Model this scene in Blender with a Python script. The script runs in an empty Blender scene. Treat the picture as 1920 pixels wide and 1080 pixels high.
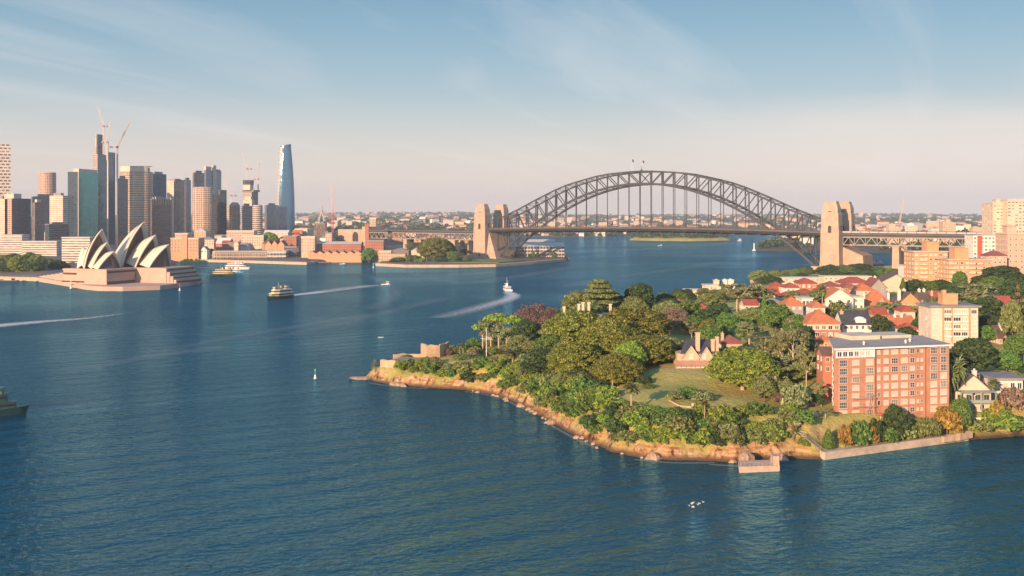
import bpy, math, random
import numpy as np
from mathutils import Vector, Matrix, noise as mnoise
R = math.radians
random.seed(7)
sc = bpy.context.scene
col = sc.collection
# ---------------------------------------------------------------- camera, sky, sun, exposure
F, CAMH, HY, CX = 1900.0, 72.0, 403.0, 960.0      # focal length in photo pixels, eye height, horizon row, centre column
cd = bpy.data.cameras.new('camera'); cam = bpy.data.objects.new('camera', cd); col.objects.link(cam)
cam.location = (0, 0, CAMH); cam.rotation_euler = (R(90), 0, 0)
cd.sensor_width = 36; cd.lens = 36*F/1920; cd.shift_y = -(540-HY)/1920
cd.clip_start = 1; cd.clip_end = 60000
sc.camera = cam
HAZE = 7e-5
SUN_AZ, SUN_EL = 32, 13.5                             # sun behind the camera, to the left
w = bpy.data.worlds.new('World'); sc.world = w; w.use_nodes = True
nt = w.node_tree; nt.nodes.clear()
N = nt.nodes.new; L = nt.links.new
out = N('ShaderNodeOutputWorld'); bg = N('ShaderNodeBackground'); bg.inputs['Strength'].default_value = 0.1
sky = N('ShaderNodeTexSky'); sky.sky_type = 'NISHITA'; sky.sun_disc = False
sky.sun_elevation = R(SUN_EL); sky.sun_rotation = R(180+SUN_AZ); sky.dust_density = 2.5; sky.air_density = 1.0; sky.ozone_density = 1.5
tc = N('ShaderNodeTexCoord'); sep = N('ShaderNodeSeparateXYZ'); L(tc.outputs['Generated'], sep.inputs[0])
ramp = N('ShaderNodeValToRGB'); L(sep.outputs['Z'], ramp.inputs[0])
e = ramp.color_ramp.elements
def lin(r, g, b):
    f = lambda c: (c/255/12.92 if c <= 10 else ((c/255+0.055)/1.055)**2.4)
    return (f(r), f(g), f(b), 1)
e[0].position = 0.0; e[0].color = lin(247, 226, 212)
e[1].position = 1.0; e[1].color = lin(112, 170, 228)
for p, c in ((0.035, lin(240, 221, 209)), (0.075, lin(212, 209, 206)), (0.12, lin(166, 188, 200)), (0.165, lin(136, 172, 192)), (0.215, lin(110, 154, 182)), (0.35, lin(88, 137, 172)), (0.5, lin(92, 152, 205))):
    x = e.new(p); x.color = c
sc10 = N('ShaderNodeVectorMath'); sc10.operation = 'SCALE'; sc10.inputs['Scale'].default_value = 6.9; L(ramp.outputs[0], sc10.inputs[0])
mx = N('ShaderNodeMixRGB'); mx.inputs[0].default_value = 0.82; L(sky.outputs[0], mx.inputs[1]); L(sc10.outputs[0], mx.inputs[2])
# thin cirrus: noise on a high flat layer
za = N('ShaderNodeMath'); za.operation = 'ADD'; za.inputs[1].default_value = 0.06; L(sep.outputs['Z'], za.inputs[0])
dv = N('ShaderNodeVectorMath'); dv.operation = 'DIVIDE'; L(tc.outputs['Generated'], dv.inputs[0])
cb = N('ShaderNodeCombineXYZ')
for i in range(3): L(za.outputs[0], cb.inputs[i])
L(cb.outputs[0], dv.inputs[1])
mp = N('ShaderNodeMapping'); mp.vector_type = 'TEXTURE'; mp.inputs['Rotation'].default_value = (0, 0, R(66)); mp.inputs['Scale'].default_value = (7.0, 1.3, 1.0); mp.inputs['Location'].default_value = (0.35, 1.9, 0); L(dv.outputs[0], mp.inputs[0])
nz = N('ShaderNodeTexNoise'); nz.inputs['Scale'].default_value = 1.6; nz.inputs['Detail'].default_value = 7; nz.inputs['Roughness'].default_value = 0.55; nz.inputs['Distortion'].default_value = 0.5; L(mp.outputs[0], nz.inputs[0])
cr = N('ShaderNodeValToRGB'); L(nz.outputs[0], cr.inputs[0]); cr.color_ramp.elements[0].position = 0.52; cr.color_ramp.elements[1].position = 0.82; cr.color_ramp.elements[1].color = (.34, .34, .34, 1)
mc = N('ShaderNodeMixRGB'); L(cr.outputs[0], mc.inputs[0]); L(mx.outputs[0], mc.inputs[1]); mc.inputs[2].default_value = (6.6, 5.9, 5.5, 1)
# a soft-edged sheet of low cloud over the right half
def WM(op, p, q, r=None):
    n = N('ShaderNodeMath' if op != 'MAP' else 'ShaderNodeMapRange')
    if op == 'MAP': L(p, n.inputs[0]); n.inputs[1].default_value = q; n.inputs[2].default_value = r; n.interpolation_type = 'SMOOTHSTEP'; return n.outputs[0]
    n.operation = op
    for i, v in enumerate((p, q)):
        if isinstance(v, (int, float)): n.inputs[i].default_value = v
        else: L(v, n.inputs[i])
    return n.outputs[0]
mp2 = N('ShaderNodeMapping'); mp2.inputs['Scale'].default_value = (2.2, 2.2, 9); L(tc.outputs['Generated'], mp2.inputs[0])
nz2 = N('ShaderNodeTexNoise'); nz2.inputs['Scale'].default_value = 1.7; nz2.inputs['Detail'].default_value = 5; L(mp2.outputs[0], nz2.inputs[0])
zz = WM('ADD', sep.outputs['Z'], WM('MULTIPLY', WM('SUBTRACT', nz2.outputs[0], .5), .07))
sheet = WM('MULTIPLY', WM('MULTIPLY', WM('MAP', zz, .118, .082), WM('MAP', sep.outputs['X'], .05, .34)), .38)
mc2 = N('ShaderNodeMixRGB'); L(sheet, mc2.inputs[0]); L(mc.outputs[0], mc2.inputs[1]); mc2.inputs[2].default_value = (6.3, 5.5, 5.0, 1)
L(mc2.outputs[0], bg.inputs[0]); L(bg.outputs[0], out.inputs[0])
sd = bpy.data.lights.new('sun', 'SUN'); so = bpy.data.objects.new('sun', sd); col.objects.link(so)
sd.energy = 4.9; sd.angle = R(0.5); sd.color = (1.0, 0.66, 0.42)
tosun = Vector((-math.sin(R(SUN_AZ))*math.cos(R(SUN_EL)), -math.cos(R(SUN_AZ))*math.cos(R(SUN_EL)), math.sin(R(SUN_EL))))
so.rotation_euler = tosun.to_track_quat('Z', 'Y').to_euler(); so.location = (-300, -300, 300)
vs = sc.view_settings; vs.view_transform = 'Standard'; vs.look = 'None'; vs.exposure = 0.72; vs.gamma = 1
sc.cycles.volume_bounces = 0; sc.cycles.max_bounces = 6; sc.cycles.transparent_max_bounces = 12; sc.cycles.use_denoising = True
sc.cycles.diffuse_bounces = 2; sc.cycles.glossy_bounces = 3

# ---------------------------------------------------------------- helpers
def wx(px, D): return (px-CX)*D/F
def wz(py, D): return CAMH-(py-HY)*D/F
def dist(py, z=0.0): return (CAMH-z)*F/(py-HY)

MATS = {}
def nodes(name):
    m = bpy.data.materials.new(name); m.use_nodes = True
    t = m.node_tree; b = t.nodes['Principled BSDF']
    return m, t, b, t.nodes.new, t.links.new
def mat(name, c, rough=0.8, var=0.25, scale=0.25, metal=0.0, c2=None, bump=0.0, ior=1.45):
    """plain paint, stone or metal with two scales of noise in its colour"""
    if name in MATS: return MATS[name]
    m, t, b, N, L = nodes(name)
    tc = N('ShaderNodeTexCoord'); n1 = N('ShaderNodeTexNoise'); n1.inputs['Scale'].default_value = scale; n1.inputs['Detail'].default_value = 6; n1.inputs['Roughness'].default_value = 0.65
    L(tc.outputs['Object'], n1.inputs['Vector'])
    r = N('ShaderNodeValToRGB'); L(n1.outputs[0], r.inputs[0])
    a = tuple(x*(1-var) for x in c[:3])+(1,); z = (c2+(1,)) if c2 else tuple(min(1, x*(1+var)) for x in c[:3])+(1,)
    r.color_ramp.elements[0].position = 0.3; r.color_ramp.elements[1].position = 0.7
    r.color_ramp.elements[0].color = a; r.color_ramp.elements[1].color = z
    L(r.outputs[0], b.inputs['Base Color']); b.inputs['Roughness'].default_value = rough; b.inputs['Metallic'].default_value = metal; b.inputs['IOR'].default_value = ior
    if bump:
        bp = N('ShaderNodeBump'); bp.inputs['Distance'].default_value = bump; bp.inputs['Strength'].default_value = 0.8; L(n1.outputs[0], bp.inputs['Height']); L(bp.outputs[0], b.inputs['Normal'])
    MATS[name] = m; return m
def facade(name, wall, glass, sx=3.0, sz=3.6, fx=0.62, fz=0.55, blind=0.25, grough=0.12, gior=1.9, wrough=0.75, metal=0.0, offset=0.0):
    """a wall with rows of windows laid out in metres by the mesh's own UVs; OFFSET shifts alternate floors (a woven screen)"""
    if name in MATS: return MATS[name]
    m, t, b, N, L = nodes(name)
    def M(op, a, bb=None, clamp=False):
        n = N('ShaderNodeMath'); n.operation = op; n.use_clamp = clamp
        for i, v in enumerate((a, bb)):
            if v is None: continue
            if isinstance(v, (int, float)): n.inputs[i].default_value = v
            else: L(v, n.inputs[i])
        return n.outputs[0]
    uv = N('ShaderNodeUVMap'); uv.uv_map = 'UVMap'; s = N('ShaderNodeSeparateXYZ'); L(uv.outputs[0], s.inputs[0])
    v = M('DIVIDE', s.outputs[1], sz); fv = M('FLOOR', v)
    u = M('DIVIDE', s.outputs[0], sx)
    if offset: u = M('ADD', u, M('MULTIPLY', fv, offset))
    fu = M('FLOOR', u)
    mu = M('LESS_THAN', M('ABSOLUTE', M('SUBTRACT', M('FRACT', u), 0.5)), fx/2) if fx < 1 else None
    mv = M('LESS_THAN', M('ABSOLUTE', M('SUBTRACT', M('FRACT', v), 0.5)), fz/2) if fz < 1 else None
    mask = M('MULTIPLY', mu, mv) if mu and mv else (mu or mv or M('ADD', 1.0, 0.0))
    cb = N('ShaderNodeCombineXYZ'); L(fu, cb.inputs[0]); L(fv, cb.inputs[1])
    wn = N('ShaderNodeTexWhiteNoise'); wn.noise_dimensions = '2D'; L(cb.outputs[0], wn.inputs['Vector'])
    isb = M('LESS_THAN', wn.outputs[0], blind)
    g = N('ShaderNodeMixRGB'); L(isb, g.inputs[0]); g.inputs[1].default_value = glass+(1,)
    g.inputs[2].default_value = tuple(0.35*x+0.3*y for x, y in zip(glass, wall))+(1,)
    tc = N('ShaderNodeTexCoord'); n1 = N('ShaderNodeTexNoise'); n1.inputs['Scale'].default_value = 0.07; n1.inputs['Detail'].default_value = 5; L(tc.outputs['Object'], n1.inputs['Vector'])
    wr = N('ShaderNodeValToRGB'); L(n1.outputs[0], wr.inputs[0]); wr.color_ramp.elements[0].position = .3; wr.color_ramp.elements[1].position = .7
    wr.color_ramp.elements[0].color = tuple(.82*x for x in wall)+(1,); wr.color_ramp.elements[1].color = tuple(min(1, 1.12*x) for x in wall)+(1,)
    mxx = N('ShaderNodeMixRGB'); L(mask, mxx.inputs[0]); L(wr.outputs[0], mxx.inputs[1]); L(g.outputs[0], mxx.inputs[2])
    L(mxx.outputs[0], b.inputs['Base Color'])
    rr = M('ADD', M('MULTIPLY', mask, grough-wrough), wrough); L(rr, b.inputs['Roughness'])
    L(M('ADD', M('MULTIPLY', mask, gior-1.45), 1.45), b.inputs['IOR'])
    b.inputs['Metallic'].default_value = metal
    # panes are never quite coplanar: tilt them a little so reflections break up
    wn2 = N('ShaderNodeTexWhiteNoise'); wn2.noise_dimensions = '2D'; L(cb.outputs[0], wn2.inputs['Vector'])
    ge = N('ShaderNodeNewGeometry'); sb = N('ShaderNodeVectorMath'); sb.operation = 'SUBTRACT'; L(wn2.outputs['Color'], sb.inputs[0]); sb.inputs[1].default_value = (.5, .5, .5)
    sl = N('ShaderNodeVectorMath'); sl.operation = 'SCALE'; sl.inputs['Scale'].default_value = 0.05; L(sb.outputs[0], sl.inputs[0])
    ad = N('ShaderNodeVectorMath'); ad.operation = 'ADD'; L(ge.outputs['Normal'], ad.inputs[0]); L(sl.outputs[0], ad.inputs[1])
    nn = N('ShaderNodeVectorMath'); nn.operation = 'NORMALIZE'; L(ad.outputs[0], nn.inputs[0]); L(nn.outputs[0], b.inputs['Normal'])
    MATS[name] = m; return m
def leaf(name, c1, c2, c3, trans=0.25):
    """leaves: every leaf of a crown takes its own shade, every tree a slightly different tone"""
    if name in MATS: return MATS[name]
    m, t, b, N, L = nodes(name)
    g = N('ShaderNodeNewGeometry'); r = N('ShaderNodeValToRGB'); L(g.outputs['Random Per Island'], r.inputs[0])
    r.color_ramp.elements[0].color = c1+(1,); r.color_ramp.elements[1].color = c3+(1,); x = r.color_ramp.elements.new(.55); x.color = c2+(1,)
    tc = N('ShaderNodeTexCoord'); n1 = N('ShaderNodeTexNoise'); n1.inputs['Scale'].default_value = 0.35; n1.inputs['Detail'].default_value = 3; L(tc.outputs['Object'], n1.inputs['Vector'])
    oi = N('ShaderNodeObjectInfo'); ad = N('ShaderNodeMath'); ad.operation = 'MULTIPLY_ADD'; L(oi.outputs['Random'], ad.inputs[0]); ad.inputs[1].default_value = 0.5; L(n1.outputs[0], ad.inputs[2])
    hs = N('ShaderNodeHueSaturation'); L(r.outputs[0], hs.inputs['Color']); mr = N('ShaderNodeMapRange'); L(ad.outputs[0], mr.inputs[0]); mr.inputs[1].default_value = .3; mr.inputs[2].default_value = 1.2; mr.inputs[3].default_value = .65; mr.inputs[4].default_value = 1.4
    L(mr.outputs[0], hs.inputs['Value'])
    mh = N('ShaderNodeMapRange'); L(oi.outputs['Random'], mh.inputs[0]); mh.inputs[3].default_value = .475; mh.inputs[4].default_value = .52; L(mh.outputs[0], hs.inputs['Hue'])
    L(hs.outputs[0], b.inputs['Base Color']); b.inputs['Roughness'].default_value = .65; b.inputs['Specular IOR Level'].default_value = .25
    tr = N('ShaderNodeBsdfTranslucent'); L(hs.outputs[0], tr.inputs[0]); ms = N('ShaderNodeMixShader'); ms.inputs[0].default_value = trans
    L(b.outputs[0], ms.inputs[1]); L(tr.outputs[0], ms.inputs[2]); L(ms.outputs[0], t.nodes['Material Output'].inputs[0])
    MATS[name] = m; return m

class MB:
    """collects faces with material slots and UVs, then links them as one mesh object"""
    def __init__(s): s.v = []; s.f = []; s.m = []; s.u = []
    def face(s, pts, m=0, uv=None):
        i = len(s.v); s.v += [tuple(p) for p in pts]; s.f.append(tuple(range(i, i+len(pts)))); s.m.append(m)
        s.u += uv if uv else [(-9.0, -9.0)]*len(pts)
    def prism(s, poly, z0, z1, mw=0, mr=1, cap=True, top=None, bottom=False):
        """POLY counter-clockwise from above; TOP another polygon of as many points for tapering walls"""
        top = top or poly; acc = 0
        for i in range(len(poly)):
            a, b = poly[i], poly[(i+1) % len(poly)]; c, d = top[(i+1) % len(poly)], top[i]
            l = math.hypot(b[0]-a[0], b[1]-a[1])
            s.face([(a[0], a[1], z0), (b[0], b[1], z0), (c[0], c[1], z1), (d[0], d[1], z1)], mw, [(acc, 0), (acc+l, 0), (acc+l, z1-z0), (acc, z1-z0)])
            acc += l
        if cap: s.face([(p[0], p[1], z1) for p in top], mr)
        if bottom: s.face([(p[0], p[1], z0) for p in poly][::-1], mr)
    def box(s, x0, x1, y0, y1, z0, z1, mw=0, mr=None, bottom=True):
        s.prism([(x0, y0), (x1, y0), (x1, y1), (x0, y1)], z0, z1, mw, mw if mr is None else mr, bottom=bottom)
    def bar(s, p, q, wd, h=None, m=0):
        p, q = Vector(p), Vector(q); h = h or wd; d = (q-p)
        if d.length < 1e-6: return
        d.normalize(); up = Vector((0, 0, 1)) if abs(d.z) < 0.95 else Vector((1, 0, 0))
        a = d.cross(up).normalized()*wd/2; b = a.cross(d).normalized()*h/2
        c = [p-a-b, p+a-b, p+a+b, p-a+b]; e = [x+(q-p) for x in c]
        for i in range(4): j = (i+1) % 4; s.face([c[i], c[j], e[j], e[i]], m)
        s.face(c[::-1], m); s.face(e, m)
    def tube(s, pts, rad, n=7, m=0, cap=True):
        pts = [Vector(p) for p in pts]; rings = []
        for i, p in enumerate(pts):
            d = (pts[min(i+1, len(pts)-1)]-pts[max(i-1, 0)]).normalized(); up = Vector((0, 0, 1)) if abs(d.z) < .9 else Vector((1, 0, 0))
            a = d.cross(up).normalized(); b = d.cross(a).normalized(); r = rad[i] if isinstance(rad, (list, tuple)) else rad
            rings.append([p+a*r*math.cos(2*math.pi*k/n)-b*r*math.sin(2*math.pi*k/n) for k in range(n)])
        s.loft(rings, m, True, cap)
    def loft(s, rings, m=0, closed=True, cap=False):
        n = len(rings[0])
        base = len(s.v)
        for r in rings: s.v += [tuple(p) for p in r]
        for i in range(len(rings)-1):
            for k in range(n if closed else n-1):
                k2 = (k+1) % n
                s.f.append((base+i*n+k, base+i*n+k2, base+(i+1)*n+k2, base+(i+1)*n+k)); s.m.append(m)
                z0, z1 = rings[i][k][2], rings[i+1][k][2]; p, q = rings[i][k], rings[i][k2]
                l = math.hypot(q[0]-p[0], q[1]-p[1]); s.u += [(k*l, z0), (k*l+l, z0), (k*l+l, z1), (k*l, z1)]
        if cap:
            s.f.append(tuple(base+k for k in range(n))[::-1]); s.m.append(m); s.u += [(-9., -9.)]*n
            s.f.append(tuple(base+(len(rings)-1)*n+k for k in range(n))); s.m.append(m); s.u += [(-9., -9.)]*n
    def lathe(s, prof, n=20, m=0, c=(0, 0), sx=1, sy=1, cap=True):
        """PROF: (radius, z) from the bottom up"""
        s.loft([[(c[0]+r*sx*math.cos(2*math.pi*k/n), c[1]+r*sy*math.sin(2*math.pi*k/n), z) for k in range(n)] for r, z in prof], m, True, cap)
    def build(s, name, mats, parent=None, smooth=False, loc=None, rz=None):
        me = bpy.data.meshes.new(name); me.from_pydata(s.v, [], s.f)
        for x in (mats if isinstance(mats, (list, tuple)) else [mats]): me.materials.append(x)
        nm = len(me.materials)
        me.polygons.foreach_set('material_index', [min(i, nm-1) for i in s.m])
        ul = me.uv_layers.new(name='UVMap'); ul.data.foreach_set('uv', [c for p in s.u for c in p])
        if smooth: me.polygons.foreach_set('use_smooth', [True]*len(s.f))
        me.update()
        return link(name, me, parent, loc, rz)
def link(name, me, parent=None, loc=None, rz=None):
    o = bpy.data.objects.new(name, me); col.objects.link(o)
    if parent: o.parent = parent
    if loc: o.location = loc
    if rz: o.rotation_euler = (0, 0, rz)
    return o
def tag(o, label=None, cat=None, group=None, kind=None):
    if label: o['label'] = label
    if cat: o['category'] = cat
    if group: o['group'] = group
    if kind: o['kind'] = kind
    return o
def thing(name, label, cat, loc=(0, 0, 0), rz=0.0, group=None):
    o = bpy.data.objects.new(name, None); col.objects.link(o); o.location = loc; o.rotation_euler = (0, 0, rz); o.empty_display_size = 2
    return tag(o, label, cat, group)
def copy_tree(o, parent=None):
    c = o.copy(); col.objects.link(c); c.parent = parent
    for ch in KIDS(o): copy_tree(ch, c)
    return c
_kids = {}
def KIDS(o):
    if o.name not in _kids: _kids[o.name] = list(o.children)
    return _kids[o.name]
def rect(cx, cy, w, d): return [(cx-w/2, cy-d/2), (cx+w/2, cy-d/2), (cx+w/2, cy+d/2), (cx-w/2, cy+d/2)]

# ---------------------------------------------------------------- the lie of the land
def P(px, py, z=0.0): D = dist(py, z); return (wx(px, D), D)
def Q(px, D): return (wx(px, D), D)
HEAD = [P(683, 710), P(700, 715), P(740, 722), P(800, 727), P(870, 731), P(920, 739), P(960, 753), P(1000, 773), P(1030, 791), P(1070, 813), P(1110, 833), P(1150, 848),
        P(1200, 858), P(1260, 863), P(1330, 864), P(1385, 868), P(1420, 862), P(1475, 860), P(1545, 862), P(1660, 847), P(1815, 826), P(1860, 822), P(1925, 817), Q(2100, 332), Q(2700, 360), Q(2700, 1330),
        Q(1740, 1345), Q(1620, 1350), Q(1545, 1310), Q(1497, 1255), Q(1487, 1170), Q(1440, 1020), Q(1405, 930), Q(1320, 800), Q(1240, 720), Q(1160, 615), Q(1060, 560), Q(1000, 530), Q(940, 502), Q(880, 486), Q(800, 472), Q(740, 462), Q(695, 452)]
def segdist(X, Y, poly):
    """signed distance to a closed outline, inside positive"""
    d = np.full(X.shape, 1e9); ins = np.zeros(X.shape, bool)
    n = len(poly)
    for i in range(n):
        (x0, y0), (x1, y1) = poly[i], poly[(i+1) % n]
        dx, dy = x1-x0, y1-y0; t = np.clip(((X-x0)*dx+(Y-y0)*dy)/(dx*dx+dy*dy+1e-9), 0, 1)
        d = np.minimum(d, np.hypot(X-x0-t*dx, Y-y0-t*dy))
        c = ((y0 > Y) != (y1 > Y)); xi = x0+(Y-y0)*dx/(dy if abs(dy) > 1e-9 else 1e-9)
        ins ^= c & (X < xi)
    return np.where(ins, d, -d)
CTRL = [(700, 446, 4.5), (740, 445, 5), (790, 445, 8.6), (840, 447, 9.6), (880, 452, 10), (912, 424, 9.6), (960, 420, 10), (960, 460, 13), (1020, 430, 17), (1060, 400, 13), (1080, 450, 19), (1080, 520, 19), (1100, 350, 10), (1160, 480, 21),
        (1185, 316, 10.5), (1150, 322, 10.5), (1230, 340, 13), (1290, 371, 16), (1330, 320, 10.5), (1400, 330, 12), (1340, 400, 18), (1450, 320, 11), (1560, 311, 9.3), (1660, 316, 9.5), (1770, 323, 8.5), (1825, 336, 6.5), (1860, 335, 6), (1890, 345, 9),
        (1900, 420, 18), (1560, 360, 14), (1700, 380, 15), (1800, 420, 17), (1450, 400, 18), (1550, 460, 21), (1650, 480, 22), (1750, 500, 23), (1850, 520, 25), (1300, 480, 21), (1400, 520, 22), (1250, 560, 17), (1500, 600, 23), (1620, 620, 24),
        (1760, 660, 25), (1900, 640, 27), (1350, 650, 18), (1300, 700, 11), (1420, 760, 15), (1550, 760, 18), (1700, 800, 18), (1900, 850, 24), (1450, 900, 8), (1560, 1000, 6), (1700, 1000, 8), (1540, 1180, 3), (1660, 1200, 3), (1850, 1150, 12), (2100, 700, 30), (2300, 450, 24), (2300, 1100, 20), (2100, 350, 14)]
_C = np.array([(wx(p, d), d, z) for p, d, z in CTRL])
def ground(X, Y):
    X = np.atleast_1d(np.asarray(X, float)); Y = np.atleast_1d(np.asarray(Y, float))
    num = np.zeros(X.shape); den = np.zeros(X.shape)
    for cx, cy, cz in _C:
        s = 12+0.03*cy
        ww = 1/(((X-cx)**2+(Y-cy)**2)/(s*s)+0.15)**1.7; num += ww*cz; den += ww
    base = num/den
    d = segdist(X, Y, HEAD)
    tt = np.clip(d/3.2, 0, 1); ss = tt*tt*(3-2*tt)
    r = 4.3*ss+0.8*np.clip(d-3.2, 0, None)
    r = np.where(X > wx(1540, 300), np.where(Y < 345, np.minimum(r, 2.1*ss+1.0*np.clip(d-3.5, 0, None)), r), r)
    h = np.minimum(base, r)
    return np.where(d < 0, np.maximum(-4, d*0.6)-0.6, h), d
def gz(x, y): h, d = ground(x, y); return float(h[0])
def solve(px, py, ht, lo=285, hi=1290):
    """distance at which something HT tall on the headland shows its top at photo row PY"""
    D = np.linspace(lo, hi, 700); h, d = ground((px-CX)*D/F, D)
    g = CAMH-(py-HY)*D/F-h-ht
    ok = np.where((g[:-1] > 0) & (g[1:] <= 0) & (d[:-1] > 1))[0]
    if len(ok): return float(D[ok[0]])
    j = int(np.argmin(np.abs(g)+np.where(d < 1, 50, 0))); return float(D[j])
def gwall(label, pts, wdt, h_, cat='wall', name='stone_wall', m=None, sink=1.5):
    """the same, its top H_ above the ground it follows"""
    fine = []
    for a, b_ in zip(pts, pts[1:]):
        n = max(1, int(math.hypot(b_[0]-a[0], b_[1]-a[1])/1.5)); fine += [(a[0]+(b_[0]-a[0])*i/n, a[1]+(b_[1]-a[1])*i/n) for i in range(n)]
    fine.append(pts[-1]); mb = MB(); ring = []
    for i, p in enumerate(fine):
        a, b_ = fine[max(i-1, 0)], fine[min(i+1, len(fine)-1)]; d = Vector((b_[0]-a[0], b_[1]-a[1])).normalized(); o = (p[0]-d.y*wdt, p[1]+d.x*wdt); g = gz(*p)
        ring.append([(p[0], p[1], g-sink), (p[0], p[1], g+h_), (o[0], o[1], g+h_), (o[0], o[1], g-sink)])
    mb.loft(ring, 0, True, True); return tag(mb.build(name, m or MATS['old_stone_wall']), label, cat)
def on(px, py):
    """where the line of sight through a photo pixel meets the headland"""
    D = np.linspace(290, 600, 900); h, d = ground((px-CX)*D/F, D); z = CAMH-(py-HY)*D/F; k = np.where((z <= h) & (d > .5))[0]; k = k[0] if len(k) else int(np.argmin(np.abs(z-h)))
    return (wx(px, D[k]), float(D[k]))
# ---------------------------------------------------------------- water
def water_material():
    m, t, b, N, L = nodes('harbour_water')
    tc = N('ShaderNodeTexCoord')
    def noise(sc_, rot, stretch, detail, dist_=0.0):
        mp = N('ShaderNodeMapping'); mp.vector_type = 'TEXTURE'; mp.inputs['Rotation'].default_value = (0, 0, R(rot)); mp.inputs['Scale'].default_value = (1/(sc_*stretch), 1/sc_, 1/sc_); L(tc.outputs['Object'], mp.inputs[0])
        n = N('ShaderNodeTexNoise'); n.inputs['Scale'].default_value = 1; n.inputs['Detail'].default_value = detail; n.inputs['Distortion'].default_value = dist_; L(mp.outputs[0], n.inputs[0]); return n.outputs[0]
    def M(op, a, bb):
        n = N('ShaderNodeMath'); n.operation = op
        for i, v in enumerate((a, bb)):
            if isinstance(v, (int, float)): n.inputs[i].default_value = v
            else: L(v, n.inputs[i])
        return n.outputs[0]
    chop = noise(0.5, 18, .7, 5, .4); swell = noise(0.15, 24, .5, 3, .5); fine = noise(1.6, 24, .8, 3)
    wv = N('ShaderNodeTexWave'); wv.wave_type = 'BANDS'; wv.bands_direction = 'Y'; wv.inputs['Scale'].default_value = .022; wv.inputs['Distortion'].default_value = 3.5; wv.inputs['Detail'].default_value = 2; wv.inputs['Detail Scale'].default_value = .35
    mp = N('ShaderNodeMapping'); mp.inputs['Rotation'].default_value = (0, 0, R(-33)); L(tc.outputs['Object'], mp.inputs[0]); L(mp.outputs[0], wv.inputs[0])
    h = M('ADD', M('ADD', M('MULTIPLY', chop, 3.0), M('MULTIPLY', swell, 3.6)), M('ADD', M('MULTIPLY', fine, .55), M('MULTIPLY', wv.outputs['Fac'], 1.3)))
    patch = noise(.006, 30, .5, 4, 1.0)
    bp = N('ShaderNodeBump'); bp.inputs['Distance'].default_value = 1.25; L(h, bp.inputs['Height'])
    mr = N('ShaderNodeMapRange'); L(patch, mr.inputs[0]); mr.inputs[1].default_value = .3; mr.inputs[2].default_value = .7; mr.inputs[3].default_value = .32; mr.inputs[4].default_value = 1.0; L(mr.outputs[0], bp.inputs['Strength'])
    L(bp.outputs[0], b.inputs['Normal'])
    r = N('ShaderNodeValToRGB'); L(patch, r.inputs[0]); r.color_ramp.elements[0].position = .3; r.color_ramp.elements[1].position = .7
    r.color_ramp.elements[0].color = (.001, .032, .056, 1); r.color_ramp.elements[1].color = (.002, .053, .088, 1)
    # body colour scattered back out of the water, under a sky reflection tinted teal against the pink low sky
    L(r.outputs[0], b.inputs['Base Color']); b.inputs['Roughness'].default_value = .6; b.inputs['Specular IOR Level'].default_value = 0
    gl = N('ShaderNodeBsdfGlossy'); gl.inputs['Color'].default_value = (.30, .78, 1.0, 1); gl.inputs['Roughness'].default_value = .06; L(bp.outputs[0], gl.inputs['Normal'])
    fr = N('ShaderNodeFresnel'); fr.inputs['IOR'].default_value = 1.85; L(bp.outputs[0], fr.inputs['Normal'])
    ms = N('ShaderNodeMixShader'); L(fr.outputs[0], ms.inputs[0]); L(b.outputs[0], ms.inputs[1]); L(gl.outputs[0], ms.inputs[2]); L(ms.outputs[0], t.nodes['Material Output'].inputs[0])
    return m
mb = MB(); mb.face([(-7800, -300, 0), (7800, -300, 0), (7800, 12500, 0), (-7800, 12500, 0)])
tag(mb.build('harbour_water', water_material()), 'rippled teal blue harbour water', kind='structure')

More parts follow.
